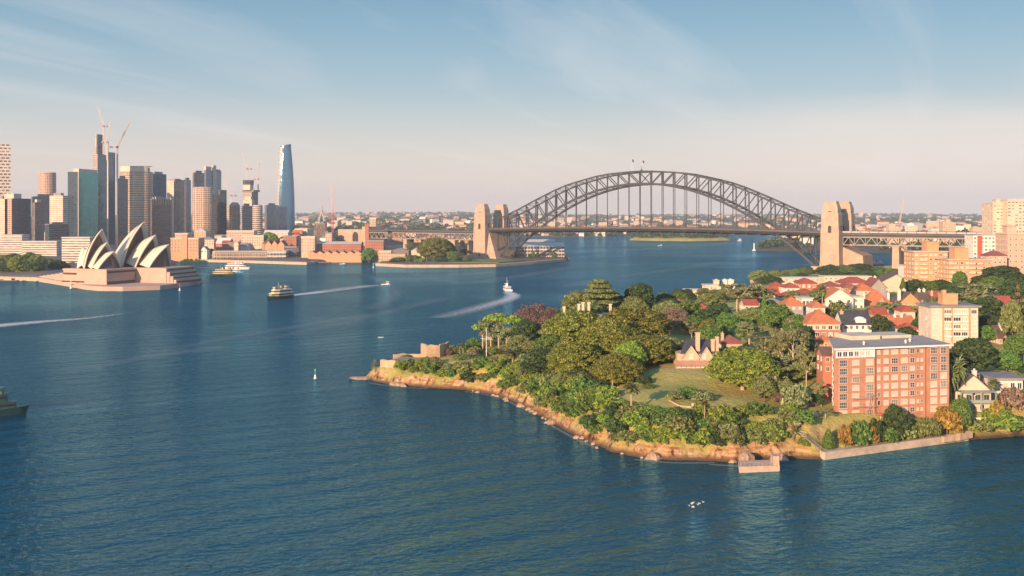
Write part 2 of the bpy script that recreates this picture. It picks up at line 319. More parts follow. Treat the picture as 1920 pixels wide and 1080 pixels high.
# ---------------------------------------------------------------- ground materials
def land_material(name, rock=True):
    """grass and soil where it lies flat, sandstone where it is steep"""
    m, t, b, N, L = nodes(name)
    tc = N('ShaderNodeTexCoord'); ge = N('ShaderNodeNewGeometry')
    def noise(s, d=6, v=None):
        n = N('ShaderNodeTexNoise'); n.inputs['Scale'].default_value = s; n.inputs['Detail'].default_value = d; n.inputs['Roughness'].default_value = .65; L(v or tc.outputs['Object'], n.inputs[0]); return n.outputs[0]
    def rp(x, *st):
        r = N('ShaderNodeValToRGB'); L(x, r.inputs[0]); e = r.color_ramp.elements
        e[0].position, e[0].color = st[0][0], st[0][1]+(1,); e[1].position, e[1].color = st[-1][0], st[-1][1]+(1,)
        for p, c in st[1:-1]: q = e.new(p); q.color = c+(1,)
        return r.outputs[0]
    grass = rp(noise(.06), (.28, (.22, .235, .05)), (.5, (.40, .355, .09)), (.72, (.46, .36, .14)))
    mp = N('ShaderNodeMapping'); mp.inputs['Scale'].default_value = (.30, .30, .62); L(tc.outputs['Object'], mp.inputs[0])
    mp.inputs['Scale'].default_value = (.12, .12, 1.1)
    strata = rp(noise(1.0, 7, mp.outputs[0]), (.30, (.13, .065, .035)), (.41, (.36, .185, .08)), (.52, (.52, .31, .15)), (.68, (.56, .44, .34)))
    mp2 = N('ShaderNodeMapping'); mp2.inputs['Scale'].default_value = (.55, .55, .20); L(tc.outputs['Object'], mp2.inputs[0])
    crk = rp(noise(1.0, 9, mp2.outputs[0]), (.38, (.12, .09, .075)), (.45, (.66, .60, .54)), (.55, (1, 1, 1)))
    mk = N('ShaderNodeMixRGB'); mk.blend_type = 'MULTIPLY'; mk.inputs[0].default_value = 1; L(strata, mk.inputs[1]); L(crk, mk.inputs[2]); rk = mk.outputs[0]
    s = N('ShaderNodeSeparateXYZ'); L(ge.outputs['Normal'], s.inputs[0]); sp = N('ShaderNodeSeparateXYZ'); L(ge.outputs['Position'], sp.inputs[0])
    mr = N('ShaderNodeMapRange'); L(s.outputs[2], mr.inputs[0]); mr.inputs[1].default_value = .60; mr.inputs[2].default_value = .74
    mg = N('ShaderNodeMixRGB'); L(mr.outputs[0], mg.inputs[0]); L(rk, mg.inputs[1]); L(grass, mg.inputs[2])
    # wet, weed-dark band at the tide line
    tz = N('ShaderNodeMapRange'); L(sp.outputs[2], tz.inputs[0]); tz.inputs[1].default_value = .4; tz.inputs[2].default_value = 1.7
    md = N('ShaderNodeMixRGB'); L(tz.outputs[0], md.inputs[0]); md.inputs[1].default_value = (.10, .055, .03, 1); L(mg.outputs[0], md.inputs[2])
    L(md.outputs[0], b.inputs['Base Color']); b.inputs['Roughness'].default_value = .9
    bp = N('ShaderNodeBump'); bp.inputs['Distance'].default_value = 1.2; bp.inputs['Strength'].default_value = .9; L(noise(.5, 8), bp.inputs['Height']); L(bp.outputs[0], b.inputs['Normal'])
    return m
LAND = land_material('headland_soil')
def grid_mesh(name, xs, ys, fn, m, label, crop=None):
    X, Y = np.meshgrid(xs, ys); Z = fn(X, Y); ny, nx = X.shape
    v = np.stack([X, Y, Z], -1).reshape(-1, 3); idx = np.arange(nx*ny).reshape(ny, nx)
    q = np.stack([idx[:-1, :-1], idx[:-1, 1:], idx[1:, 1:], idx[1:, :-1]], -1).reshape(-1, 4)
    z = Z.reshape(-1); keep = (z[q] > -2.2).any(1)
    if crop is not None: keep &= crop(v[q].mean(1))
    q = q[keep]; used = np.unique(q); remap = -np.ones(len(v), int); remap[used] = np.arange(len(used))
    me = bpy.data.meshes.new(name); me.from_pydata(v[used].tolist(), [], remap[q].tolist()); me.materials.append(m)
    me.polygons.foreach_set('use_smooth', [True]*len(q)); me.update()
    return tag(link(name, me), label, kind='structure')
def headland(X, Y):
    h, d = ground(X.ravel(), Y.ravel()); h = h.reshape(X.shape); d = d.reshape(X.shape)
    n = np.array([mnoise.fractal(Vector((x*.22, y*.22, 3)), .8, 2.2, 4) for x, y in zip(X.ravel(), Y.ravel())]).reshape(X.shape)
    a = np.clip(1-np.abs(d-3)/6, 0.05, 1)*np.where((X > wx(1545, 305)) & (Y < 330), .3, 1)
    h = h+n*a*2.4
    # ledges in the sandstone
    st = np.round(h/1.5)*1.5; f = np.clip(1-np.abs(d-2.5)/4.5, 0, 1)*.8
    return h*(1-f)+st*f
HM = headland
grid_mesh('headland', np.arange(-76, 330, 1.5), np.arange(284, 486, 1.5), HM, LAND, 'wooded sandstone headland with orange cliffs')
grid_mesh('headland_hill', np.arange(-76, 1300, 9.0), np.arange(284, 1372, 9.0), lambda X, Y: ground(X.ravel(), Y.ravel())[0].reshape(X.shape)-.5, LAND, 'hill behind the headland',
          crop=lambda c: ~((c[:, 0] < 320) & (c[:, 1] < 478)))
# flat rock shelf off the tip
ROCK = mat('sandstone_rock', (.36, .22, .14), .9, .45, .5, c2=(.55, .38, .26), bump=.5)
def boulder(loc, s, label, group, seed):
    mb = MB(); rnd = random.Random(seed); n = 9
    prof = [(.9, -.5), (1.0, .0), (.85, .45), (.55, .8), (.2, .98)]
    base = [.6+.7*rnd.random() for _ in range(n)]; off = [[b_*(.8+.4*rnd.random()) for b_ in base] for _ in prof]
    mb.loft([[(s[0]*r*o*math.cos(2*math.pi*k/n), s[1]*r*o*math.sin(2*math.pi*k/n), s[2]*z) for k, o in enumerate(off[i])] for i, (r, z) in enumerate(prof)], 0, True, True)
    return tag(mb.build('shore_rock', ROCK, loc=loc), label, 'rock', group)
boulder(P(684, 710)+(0.1,), (7, 3, .9), 'flat brown rock shelf awash off the tip of the headland', 'shore rocks', 1)
boulder(P(669, 708)+(0,), (3.2, 2, .5), 'low wave-washed rock farthest out from the headland tip', 'shore rocks', 2)
for i in range(30):
    k = random.uniform(0.3, 17.5); j = int(k); f = k-j
    a, b2 = HEAD[j], HEAD[j+1]; x, y = a[0]+(b2[0]-a[0])*f, a[1]+(b2[1]-a[1])*f
    s = random.choice((.5, .7, .9, 1.2, 1.7))*random.uniform(.8, 1.2)
    boulder((x+random.uniform(-1, 1), y-random.uniform(.0, 1.6), .1), (s*1.3, s, s*.9), 'fallen orange boulder at the foot of the sandstone cliff', 'boulders along the cliff foot', 10+i)

# ---------------------------------------------------------------- city land and far shores
CITYLAND = mat('city_ground', (.13, .115, .10), .9, .3, .02)
PAVE = mat('quay_paving', (.46, .33, .26), .85, .18, .1)
LAWN = mat('park_grass', (.17, .19, .05), .9, .35, .06)
FARLAND = mat('far_shore_ground', (.07, .08, .05), .95, .45, .006, c2=(.16, .13, .10))
CITY = [Q(-900, 1300), P(-120, 521), P(0, 525), P(72, 527), P(120, 530), Q(150, 1150), Q(330, 1290), Q(322, 1500), P(325, 489), P(400, 491), P(480, 493), P(575, 496), P(600, 493), P(640, 491), P(700, 489), P(706, 498), P(760, 501), P(860, 501), P(930, 500), P(1000, 495), P(1062, 489),
        Q(1064, 1750), Q(1040, 1960), Q(990, 2050), Q(930, 2500), Q(890, 2900), Q(930, 3300), Q(990, 4300), Q(600, 5200), Q(-1500, 5200)]
CH = [(300, 1900, 9), (100, 2000, 12), (420, 1800, 14), (500, 1760, 16), (560, 1800, 24), (620, 1850, 28), (680, 1800, 24), (760, 1750, 16), (840, 1560, 7), (800, 1480, 5), (640, 1560, 4.5), (450, 1590, 5), (350, 1620, 5), (900, 1500, 3.5), (1000, 1560, 3), (60, 1250, 8), (20, 1400, 14), (-200, 1500, 20), (250, 1600, 5), (600, 3000, 22), (300, 3500, 25), (850, 2400, 8), (0, 2500, 25)]
_CC = np.array([(wx(p, d), d, z) for p, d, z in CH])
def cityground(X, Y):
    num = np.zeros(X.shape); den = np.zeros(X.shape)
    for cx, cy, cz in _CC:
        s = 60; ww = 1/(((X-cx)**2+(Y-cy)**2)/(s*s)+.3)**1.6; num += ww*cz; den += ww
    d = segdist(X, Y, CITY)
    return np.where(d < 0, -3.0, np.minimum(num/den, 3.2+.16*np.clip(d, 0, None)))
def cz(x, y): return float(cityground(np.array([x]), np.array([y]))[0])
grid_mesh('city_shore', np.concatenate([np.arange(-1500, -700, 50), np.arange(-700, 160, 10.), np.arange(160, 500, 40)]), np.concatenate([np.arange(1050, 1720, 10.), np.arange(1720, 5300, 60.)]), cityground, CITYLAND, 'ground under the city and the old town')
# quay walls and lawns
def slab(name, pts, z0, z1, m, label, kind='structure', cat=None, mr=None):
    a = sum(pts[i][0]*pts[(i+1) % len(pts)][1]-pts[(i+1) % len(pts)][0]*pts[i][1] for i in range(len(pts)))
    mb = MB(); mb.prism(pts if a > 0 else pts[::-1], z0, z1, 0, 1)
    o = mb.build(name, [m, mr or m]); return tag(o, label, cat, kind=kind)
QUAY = mat('sandstone_sea_wall', (.50, .36, .26), .85, .25, .3)
def strip(name, path, wdt, z0, z1, m, label, cat):
    """a wall of even thickness along a path on the ground"""
    mb = MB(); n = len(path); off = []
    for i, p in enumerate(path):
        a, b2 = path[max(i-1, 0)], path[min(i+1, n-1)]; d = Vector((b2[0]-a[0], b2[1]-a[1])).normalized(); off.append((p[0]-d.y*wdt, p[1]+d.x*wdt))
    ring = [[(p[0], p[1], z0), (p[0], p[1], z1), (o[0], o[1], z1), (o[0], o[1], z0)] for p, o in zip(path, off)]
    mb.loft(ring, 0, True, True); return tag(mb.build(name, m), label, cat)
strip('sea_wall', [P(x, y+.6) for x, y in ((322, 489), (400, 491), (480, 493), (575, 496), (600, 493))], 14, -1, 3.6, QUAY, 'long pale sea wall in front of the ferry terminal', 'sea wall')
strip('sea_wall', [P(x, y+.6) for x, y in ((704, 498), (760, 501), (860, 501), (930, 500), (1000, 495), (1062, 489))], 9, -1, 3.7, QUAY, 'curved orange sea wall around the park under the bridge pylons', 'sea wall')
strip('sea_wall', [P(x, y+.4) for x, y in ((-120, 521), (0, 525), (72, 527), (122, 530))], 8, -1, 4.0, QUAY, 'low sea wall in front of the gardens at the left edge', 'sea wall')
slab('park_lawn', [Q(712, 1455), Q(860, 1425), Q(935, 1430), Q(985, 1500), Q(900, 1540), Q(720, 1500)], 3.0, 5.2, LAWN, 'grass of the waterside park', mr=LAWN)
# far shores
def island(name, pts, hmax, m, label, z0=-1.5, step=14., beach=30.):
    xs = [p[0] for p in pts]; ys = [p[1] for p in pts]
    def fn(X, Y):
        d = segdist(X, Y, pts)
        n = np.array([mnoise.fractal(Vector((x*.006, y*.006, hmax)), 1, 2, 4) for x, y in zip(X.ravel(), Y.ravel())]).reshape(X.shape)
        return np.where(d < 0, -3, np.minimum(1.5+np.clip(d, 0, 4)*.8, 4)+np.clip(d/beach, 0, 1)*hmax*(.75+.4*n))
    return grid_mesh(name, np.arange(min(xs)-step, max(xs)+2*step, step), np.arange(min(ys)-step, max(ys)+2*step, step), fn, m, label), fn
SAND = land_material('far_sandstone_shore')
GOAT = [P(1178, 451), P(1230, 452.5), P(1300, 453), P(1368, 451.5), P(1372, 448), P(1320, 443), P(1200, 443)]
island('wooded_island', GOAT, 10, SAND, 'low wooded island beyond the bridge', step=12.)
MCM = [P(1412, 470), P(1470, 471.5), P(1530, 471), Q(1620, 1960), Q(1760, 1800), Q(2500, 1700), Q(2500, 4200), Q(1560, 4200), Q(1455, 2500), Q(1424, 2180)]
_, mcm_h = island('far_point', MCM, 26, FARLAND, 'wooded point beyond the bridge at the right', step=26., beach=260.)
def farland(X, Y):
    edge = 3150+260*np.sin(X/420.)+np.where(X > 900, 900, 0)+np.clip((X-150)/2, 0, 500)
    d = Y-edge
    n = np.array([mnoise.fractal(Vector((x*.0006, y*.0009, 1)), 1, 2, 4) for x, y in zip(X.ravel(), Y.ravel())]).reshape(X.shape)
    return np.where(d < 0, -3, np.clip(d*.05, 0, 3)+np.clip(d/7600, 0, 1)*60*(.95+.22*n)+np.clip(d/900, 0, 1)*9*(1+n))
grid_mesh('far_suburbs_ground', np.arange(-4200, 4300, 70.), np.concatenate([np.arange(2900, 4500, 60.), np.arange(4500, 12100, 220.)]), farland, FARLAND, 'low suburban hills out to the horizon')
# ---------------------------------------------------------------- the arch bridge
STEEL = mat('painted_steel', (.042, .044, .050), .6, .2, .1)
STEEL2 = mat('deck_steel', (.095, .085, .08), .65, .25, .08)
ROADTOP = mat('bridge_roadway', (.10, .095, .09), .9, .2, .05)
GRAN = mat('granite_blocks', (.43, .315, .23), .85, .16, .12, c2=(.51, .385, .285), bump=.15)
OPENING_SHADE = mat('opening_shade', (.05, .04, .035), .9, .1, 1)  # dark colour painting the shade inside pylon and viaduct openings
S0 = Vector((-46, 1580, 0)); BU = Vector((.8048, -.5936, 0)); BW = Vector((.5936, .8048, 0)); BL = 549.0
BANG = math.atan2(BU.y, BU.x)
bridge = thing('arch_bridge', 'long dark steel arch bridge across the harbour between two pairs of granite pylons', 'bridge', S0, BANG)
TOPC = [(0, 134), (.25, 130.2), (.51, 115.4), (.708, 95.5), (.85, 79.5), (1, 65.5)]
def ztop(t):
    t = abs(t)
    for (a, za), (b, zb) in zip(TOPC, TOPC[1:]):
        if t <= b: f = (t-a)/(b-a); return za+(zb-za)*f
    return 65
def ztops(t): return (ztop(t-.06)+ztop(t)*2+ztop(t+.06))/4 if abs(t) < .93 else ztop(t)
def zbot(t): return 6+110*(1-t*t)
PAN = [23+i*503/28 for i in range(29)]
def tt(s): return (s-274.5)/251.5
def zdeck(s): return 51.5+3.5*max(0, 1-tt(s)**2)
for tr, y in (('near', 9.5), ('far', 39.5)):
    truss = MB()
    for i in range(28): truss.bar((PAN[i], y, ztops(tt(PAN[i]))), (PAN[i+1], y, ztops(tt(PAN[i+1]))), 1.5, 2.0)
    tro = truss.build('arch_truss', STEEL, bridge)
    c = MB()
    for i in range(28): c.bar((PAN[i], y, zbot(tt(PAN[i]))), (PAN[i+1], y, zbot(tt(PAN[i+1]))), 1.6, 3.0)
    c.build('lower_chord', STEEL, tro)
    for i in range(29):
        c = MB(); c.bar((PAN[i], y, zbot(tt(PAN[i]))), (PAN[i], y, ztops(tt(PAN[i]))), 1.5, 1.3); c.build('post', STEEL, tro)
    for i in range(28):
        a, b = (i, i+1) if i < 14 else (i+1, i)
        c = MB(); c.bar((PAN[a], y, ztops(tt(PAN[a]))), (PAN[b], y, zbot(tt(PAN[b]))), 1.1, 1.1); c.build('diagonal', STEEL, tro)
    for i in range(29):
        zb = zbot(tt(PAN[i]))
        if zb > zdeck(PAN[i])+4:
            c = MB(); c.bar((PAN[i], y, zdeck(PAN[i])-1), (PAN[i], y, zb), .75, .75); c.build('hanger', STEEL, tro)
br = MB()
for i in range(28):
    for zf in (ztops, zbot):
        p, q = PAN[i], PAN[i+1]; za, zb = zf(tt(p)), zf(tt(q))
        if zf is zbot and abs(za-zdeck(p)) < 12: continue
        br.bar((p, 9.5, za), (p, 39.5, za), .8, .8); br.bar((p, 9.5, za), ((p+q)/2, 24.5, (za+zb)/2), .5); br.bar((p, 39.5, za), ((p+q)/2, 24.5, (za+zb)/2), .5)
        br.bar((q, 9.5, zb), ((p+q)/2, 24.5, (za+zb)/2), .5); br.bar((q, 39.5, zb), ((p+q)/2, 24.5, (za+zb)/2), .5)
br.build('cross_bracing', STEEL, bridge)
dk = MB(); rings = []
for k in range(-1, 57):
    s = -4+k*10.0; s = min(max(s, -14), 563); z = zdeck(s) if 0 < s < 549 else 51.5
    rings.append([(s, 2, z-2.2), (s, 2, z), (s, 47, z), (s, 47, z-2.2), (s, 42, z-5.5), (s, 7, z-5.5)])
dk.loft(rings, 0, True, True); deck = dk.build('deck', [STEEL2], bridge)
rl = MB(); rd = MB()
for k in range(0, 55):
    s = k*10.0
    for y in (2.2, 46.8):
        rl.bar((s, y, zdeck(s)+1.6), (s+10, y, zdeck(s+10)+1.6), .25, .25); rl.bar((s, y, zdeck(s)+.9), (s+10, y, zdeck(s+10)+.9), .15, .15)
        for j in (0, 5): rl.bar((s+j, y, zdeck(s)), (s+j, y, zdeck(s)+1.9), .25)
    rd.face([(s, 10.5, zdeck(s)+.05), (s+10, 10.5, zdeck(s+10)+.05), (s+10, 38.5, zdeck(s+10)+.05), (s, 38.5, zdeck(s)+.05)])
rl.build('railing', STEEL2, deck); rd.build('roadway', ROADTOP, deck)
gd = MB()
for i in range(29): gd.bar((PAN[i], 2.5, zdeck(PAN[i])-6.5), (PAN[i], 46.5, zdeck(PAN[i])-6.5), .9, 2.4)
gd.build('cross_girders', STEEL, deck)
def pylon(s, y, flip):
    prof = [(12.6, 8.7, -2), (12.6, 8.7, 5), (12.0, 8.2, 5.6), (11.3, 7.6, 52), (11.3, 7.6, 54), (10.9, 7.3, 54.3), (10.5, 7.0, 73), (9.6, 6.6, 74), (9.3, 6.4, 80), (8.2, 5.6, 84.5), (7.2, 5.0, 86), (7.0, 4.8, 88.5), (6.5, 4.4, 89)]
    mb = MB(); mb.loft([[(s-a, y-b, z), (s+a, y-b, z), (s+a, y+b, z), (s-a, y+b, z)] for a, b, z in prof], 0, True, True)
    # buttress strips on the faces
    for sg in (-1, 1):
        mb.loft([[(s+sg*a*.92-.9, y-b-.5, z), (s+sg*a*.92+.9, y-b-.5, z), (s+sg*a*.92+.9, y-b+.4, z), (s+sg*a*.92-.9, y-b+.4, z)] for a, b, z in prof[2:8]], 0, True, True)
    o = mb.build('pylon', GRAN, bridge)
    def arch(w_, z0, z1, name, px, face='s'):
        m = MB(); pts = [(-w_, z0), (w_, z0), (w_, z1)]+[(w_*math.cos(R(a)), z1+w_*math.sin(R(a))) for a in range(30, 180, 30)]+[(-w_, z1)]
        b = 7.78 if z0 > 40 else 8.3
        for dd, sc_, mm in ((.55, 1.35, 1), (.62, 1.0, 0)):
            if face == 's': m.face([(s+px+x*sc_, y-b-dd, (z-(z0+z1)/2)*(1.12 if mm else 1)+(z0+z1)/2) for x, z in pts], mm)
            else: m.face([(s+12.0-.4+dd-.55, y+x*sc_, (z-(z0+z1)/2)*(1.12 if mm else 1)+(z0+z1)/2) for x, z in pts], mm)
        m.build(name, [OPENING_SHADE, GRAN], o)  # flat dark panel in a stone surround stands for the shaded recess
    arch(1.9, 50, 57, 'arched_opening', 0); arch(1.2, 53, 58, 'arched_opening', 0, 'e'); arch(1.0, 8, 11, 'doorway', 1)
    m = MB(); m.box(s-2.4, s+2.4, y-7.35, y-7.1, 75.6, 77.2); m.box(s-4.0, s+4.0, y-8.35, y-7.6, 48.4, 49.4); m.box(s-3.4, s+3.4, y-8.3, y-7.6, 41.5, 48.4); m.build('balcony', GRAN, o)
    m = MB(); m.box(s-1.7, s+1.7, y-7.5, y-7.3, 76, 76.9); m.build('slot', OPENING_SHADE, o)  # thin dark box paints the shade of the slot
    return o
for s in (0, BL):
    for y in (0, 49): pylon(s, y, s > 0)
ab = MB()
ab.loft([[(8, -6, -2), (30, -2, -2), (30, 51, -2), (8, 55, -2)], [(8, -6, 12), (22, 0, 20), (22, 49, 20), (8, 55, 12)], [(8, 2, 44), (12, 2, 44), (12, 47, 44), (8, 47, 44)]], 0, True, True)
for f in (lambda p: p,): pass
ab2 = MB()
ab2.loft([[(BL-17, -2, -2), (BL-8, -6, -2), (BL-8, 55, -2), (BL-17, 51, -2)], [(BL-14, 0, 20), (BL-8, -6, 12), (BL-8, 55, 12), (BL-14, 49, 20)], [(BL-12, 2, 44), (BL-8, 2, 44), (BL-8, 47, 44), (BL-12, 47, 44)]], 0, True, True); ab2.box(BL-28, BL-16.5, 4, 45, -2, 7.5)
ab.build('abutment', GRAN, bridge); ab2.build('abutment', GRAN, bridge)
ab3 = MB(); ab3.loft([[(BL+10, 6, -2), (BL+38, 6, -2), (BL+38, 44, -2), (BL+10, 44, -2)], [(BL+10, 6, 33), (BL+36, 6, 22), (BL+36, 44, 22), (BL+10, 44, 33)]], 0, True, True); ab3.build('abutment', GRAN, bridge)
TRUSSW = mat('pale_truss_steel', (.30, .27, .25), .6, .15, .1)
FENCE = mat('safety_fence', (.42, .40, .40), .6, .1, .2)
def approach(s0, s1, n, piers, zt, fence):
    dkk = MB(); lo, hi = min(s0, s1), max(s0, s1)
    dkk.box(lo, hi, 3, 46, zt-2.2, zt); dkk.box(lo, hi, 6, 43, zt-4.5, zt-2.2)
    a = dkk.build('approach_span', STEEL2, bridge)
    tw = MB(); st = (hi-lo)/n
    for y in (6, 43):
        tw.bar((lo, y, zt-5), (hi, y, zt-5), 1, 1); tw.bar((lo, y, zt-14.5), (hi, y, zt-14.5), 1, 1)
        for i in range(n):
            x = lo+i*st; tw.bar((x, y, zt-14.5), (x+st/2, y, zt-5), .8); tw.bar((x+st/2, y, zt-5), (x+st, y, zt-14.5), .8); tw.bar((x, y, zt-14.5), (x, y, zt-5), .6)
    tw.build('lattice_girder', TRUSSW, a)
    rr = MB()
    for y in (3.2, 45.8):
        rr.bar((lo, y, zt+2.6), (hi, y, zt+2.6), .3)
        for i in range(int((hi-lo)/(11 if fence else 6))): rr.bar((lo+i*(11 if fence else 6), y, zt-.2), (lo+i*(11 if fence else 6), y, zt+2.6), .5 if fence else .25)
    rr.build('railing', STEEL, a)
    if fence:
        ff = MB(); ff.box(lo, hi, 3.28, 3.36, zt+.6, zt+2.4); ff.build('fence_panel', FENCE, a)
    for ps in piers:
        for y in (7, 42):
            m = MB(); m.loft([[(ps-x, y-x*1.2, z), (ps+x, y-x*1.2, z), (ps+x, y+x*1.2, z), (ps-x, y+x*1.2, z)] for x, z in ((4.6, -3), (4.3, 4), (3.8, zt-17), (4.4, zt-16.6), (4.4, zt-15.1))], 0, True, True); m.build('pier', GRAN, bridge)
approach(-12, -255, 22, (-62, -165), 47, False)
approach(BL+12, BL+205, 14, (BL+76, BL+150), 49.5, True)
# stone viaduct that carries the southern approach on
v = thing('stone_viaduct', 'pale stone viaduct with an arch leading to the left end of the bridge', 'viaduct', S0+BU*-255, BANG)
m = MB(); m.box(-70, -8, 4, 45, 10, 47); m.box(-8, 0, 1, 48, 10, 52); m.build('wall', GRAN, v)
m = MB(); m.face([(-27+x, 3.95, z) for x, z in [(-7, 26), (7, 26), (7, 36)]+[(7*math.cos(R(a)), 36+7*math.sin(R(a))) for a in range(30, 180, 30)]+[(-7, 36)]]); m.build('arch', OPENING_SHADE, v)  # flat dark face paints the shaded hollow of the arch
BRK = mat('red_brick', (.36, .16, .10), .85, .18, .4)
mb = MB(); mb.prism(rect(0, 0, 7, 7), 0, 42, 0, 0, top=rect(0, 0, 6, 6)); mb.box(-3.8, 3.8, -3.8, 3.8, 42, 44)
D = 1655; tag(mb.build('brick_chimney', BRK, loc=(wx(688.5, D), D, 14)), 'tall square brick chimney standing in front of the left end of the bridge', 'chimney')
# flags over the crown
def flag(s, y, c, label):
    p = S0+BU*s+BW*y; zt = ztops(tt(s)); f = thing('flag', label, 'flag', (p.x, p.y, zt+.9), BANG, 'flags on the bridge')
    m = MB(); m.tube([(0, 0, 0), (0, 0, 17)], [.22, .15], 6); m.build('pole', mat('white_paint', (.75, .73, .70), .5, .06, .5), f)
    m = MB(); m.loft([[(x+.2, .5*math.sin(x*1.1), z0-x*.55) for x in (0, .7, 1.4, 2.1, 2.6)] for z0 in (16.8, 13.2)], 0, False); o = m.build('cloth', mat(c[0], c[1], .8, .1, .5), f)
    md = o.modifiers.new('t', 'SOLIDIFY'); md.thickness = .08
flag(261, 9.5, ('navy_cloth', (.03, .04, .10)), 'dark blue flag on the nearer of the two poles at the bridge crown')
flag(261, 39.5, ('dark_cloth', (.05, .05, .08)), 'dark flag on the farther of the two poles at the bridge crown')
m = MB(); m.box(-1.2, 1.2, -1, 1, 0, 2.6); m.tube([(0, 0, 2.6), (0, 0, 7)], .2, 5); p = S0+BU*268+BW*24.5
tag(m.build('beacon', STEEL, loc=(p.x, p.y, 134.4)), 'small air navigation beacon box at the top of the arch', 'beacon')

# ---------------------------------------------------------------- opera house
TILE = mat('cream_roof_tiles', (.70, .59, .45), .42, .06, .15, c2=(.77, .67, .53))
PINK = mat('pink_granite', (.50, .34, .265), .8, .12, .08)
BRONZE = facade('bronze_glass', (.17, .10, .07), (.075, .045, .034), 1.6, 30, .78, 1, .1, .3, 1.45)
CONC = mat('shell_concrete', (.42, .35, .29), .85, .1, .2)
def bez(a, c, b, t): return a*(1-t)**2+c*(2*t*(1-t))+b*t*t
def sail(parent, Ty, Tz, fy, fw, Ry, Rz, back=False, front=False):
    """a pair of spherical triangles leaning on two feet and meeting along a ridge from the low rear point R to the peak T"""
    mb = MB(); sg_ = -1 if back else 1
    T = Vector((0, Ty, Tz)); Rr = Vector((0, Ry, Rz)); mid = (T+Rr)/2; dl = (T-Rr).length
    nrm = Vector((0, -(T-Rr).z*sg_, abs((T-Rr).y))).normalized(); C = mid+nrm*(dl*dl/(4*88))
    edges = {}
    for sg in (-1, 1):
        Pf = Vector((sg*fw, fy, 0)); rings = []
        for i in range(13):
            q = bez(Rr, C, T, i/12); dd = q-Pf; ln = dd.length
            o = Vector((sg, 0, .55)); o = (o-dd*(o.dot(dd)/(ln*ln))).normalized()
            rings.append([bez(Pf, (Pf+q)/2+o*(ln*ln/(4*58)), q, k/10) for k in range(11)])
        if (sg > 0) != back: rings = rings[::-1]
        mb.loft(rings, 0, False); edges[sg] = rings[0 if (sg > 0) != back else -1]
    o = mb.build('roof_shell', [TILE], parent, smooth=True)
    md = o.modifiers.new('thickness', 'SOLIDIFY'); md.thickness = 1.3; md.offset = -1; md.use_rim = True
    # the glass wall hung in the mouth, folding outwards towards its foot
    g = MB(); inset = -3.2*sg_; rows = []
    for k in range(11):
        l, r = edges[-1][k], edges[1][k]; f = (1-k/10)
        push = (9*f*f if front else 2*f)*sg_
        rows.append([Vector((l.x*.93*(1-j/6)+r.x*.93*j/6, l.y+inset+push*(1-abs(j/3-1)*.75), l.z-.8)) for j in range(7)])
    g.loft(rows, 0, False); g.build('glass_wall', [BRONZE], o)
    return o
opera = thing('opera_house', 'opera house of white tiled sail shells on a pink granite podium by the water', 'opera house', (wx(213, 1003), 1003, 0))
def hall(px, D, ang, pod, shells, nm):
    r = bpy.data.objects.new(nm, None); col.objects.link(r); r.parent = opera
    o = Vector((wx(px, D), D, 0))-opera.location; r.location = (o.x, o.y, pod); r.rotation_euler = (0, 0, R(ang-90)); return r
# each hall is laid out along its own axis; parts hang directly under the opera house
def place(px, D, ang, pod, fn):
    before = set(o.name for o in bpy.data.objects)
    fn()
    M_ = Matrix.Translation(Vector((wx(px, D), D, pod))-opera.location) @ Matrix.Rotation(R(ang-90), 4, 'Z')
    for o in bpy.data.objects:
        if o.name not in before and o.parent is opera: o.matrix_basis = M_ @ o.matrix_basis
def near_hall():
    sail(opera, 0, 17.5, -6, 15.5, -42, 2, front=True)
    sail(opera, -9, 26.5, -15, 15, -41, 6)
    sail(opera, -16, 39.5, -23, 16.5, -43, 8)
    sail(opera, -42, 21, -36, 13, -22, 10, back=True)
    m = MB(); m.box(-18.5, 18.5, -48, 9, -15.5, 0); m.box(-19.2, 19.2, -48.7, 9.8, -1.4, -.2); m.build('podium', PINK, opera)
    m = MB(); m.box(-17.6, 17.6, 9.9, 10.0, -3.6, -1.8); m.box(-17.6, 17.6, 9.1, 9.2, -14.6, -11.8); m.box(18.55, 18.65, -50, -20, -13.5, -12); m.box(18.55, 18.65, -48, -30, -6, -4); m.build('window_band', BRONZE, opera)
def far_hall():
    sail(opera, 0, 23.5, -11, 18, -46, 3, front=True)
    sail(opera, -16, 33, -27, 18, -60, 5)
    sail(opera, -30, 46.5, -42, 19, -70, 6)
    sail(opera, -86, 22, -78, 15, -55, 6, back=True)
    m = MB(); m.box(-24, 24, -90, 14, -15.5, 0); m.box(-23.4, 23.4, 14, 17.5, -15.5, -4); m.box(-22.8, 22.8, 17.5, 21, -15.5, -8); m.box(-22, 22, 21, 24, -15.5, -11.5); m.build('podium', PINK, opera)
    m = MB(); m.box(-21.5, 21.5, 17.55, 17.65, -6.8, -5.2); m.box(-20.5, 20.5, 21.05, 21.15, -10.2, -9); m.box(-22.4, 22.4, 14.05, 14.15, -2.6, -1.2); m.box(-20, 20, 24.05, 24.15, -15, -12.8); m.build('window_band', BRONZE, opera)
place(214, 1003, -24, 19, near_hall)
place(317, 1034, -17, 19, far_hall)
def polyslab(name, pts, z0, z1, m, parent):
    q = [(p[0]-parent.location.x, p[1]-parent.location.y) for p in pts]
    a = sum(q[i][0]*q[(i+1) % len(q)][1]-q[(i+1) % len(q)][0]*q[i][1] for i in range(len(q)))
    mb = MB(); mb.prism(q if a > 0 else q[::-1], z0, z1); return mb.build(name, m, parent)
BWK = [P(70, 527.5), P(120, 536), P(160, 543), P(186, 545.5), P(230, 546), P(300, 543.5), P(345, 538), P(372, 533), Q(379, 1085), Q(352, 1130), Q(250, 1160), Q(100, 1190), Q(60, 1150)]
polyslab('broadwalk', BWK, -1, 4.2, PINK, opera)
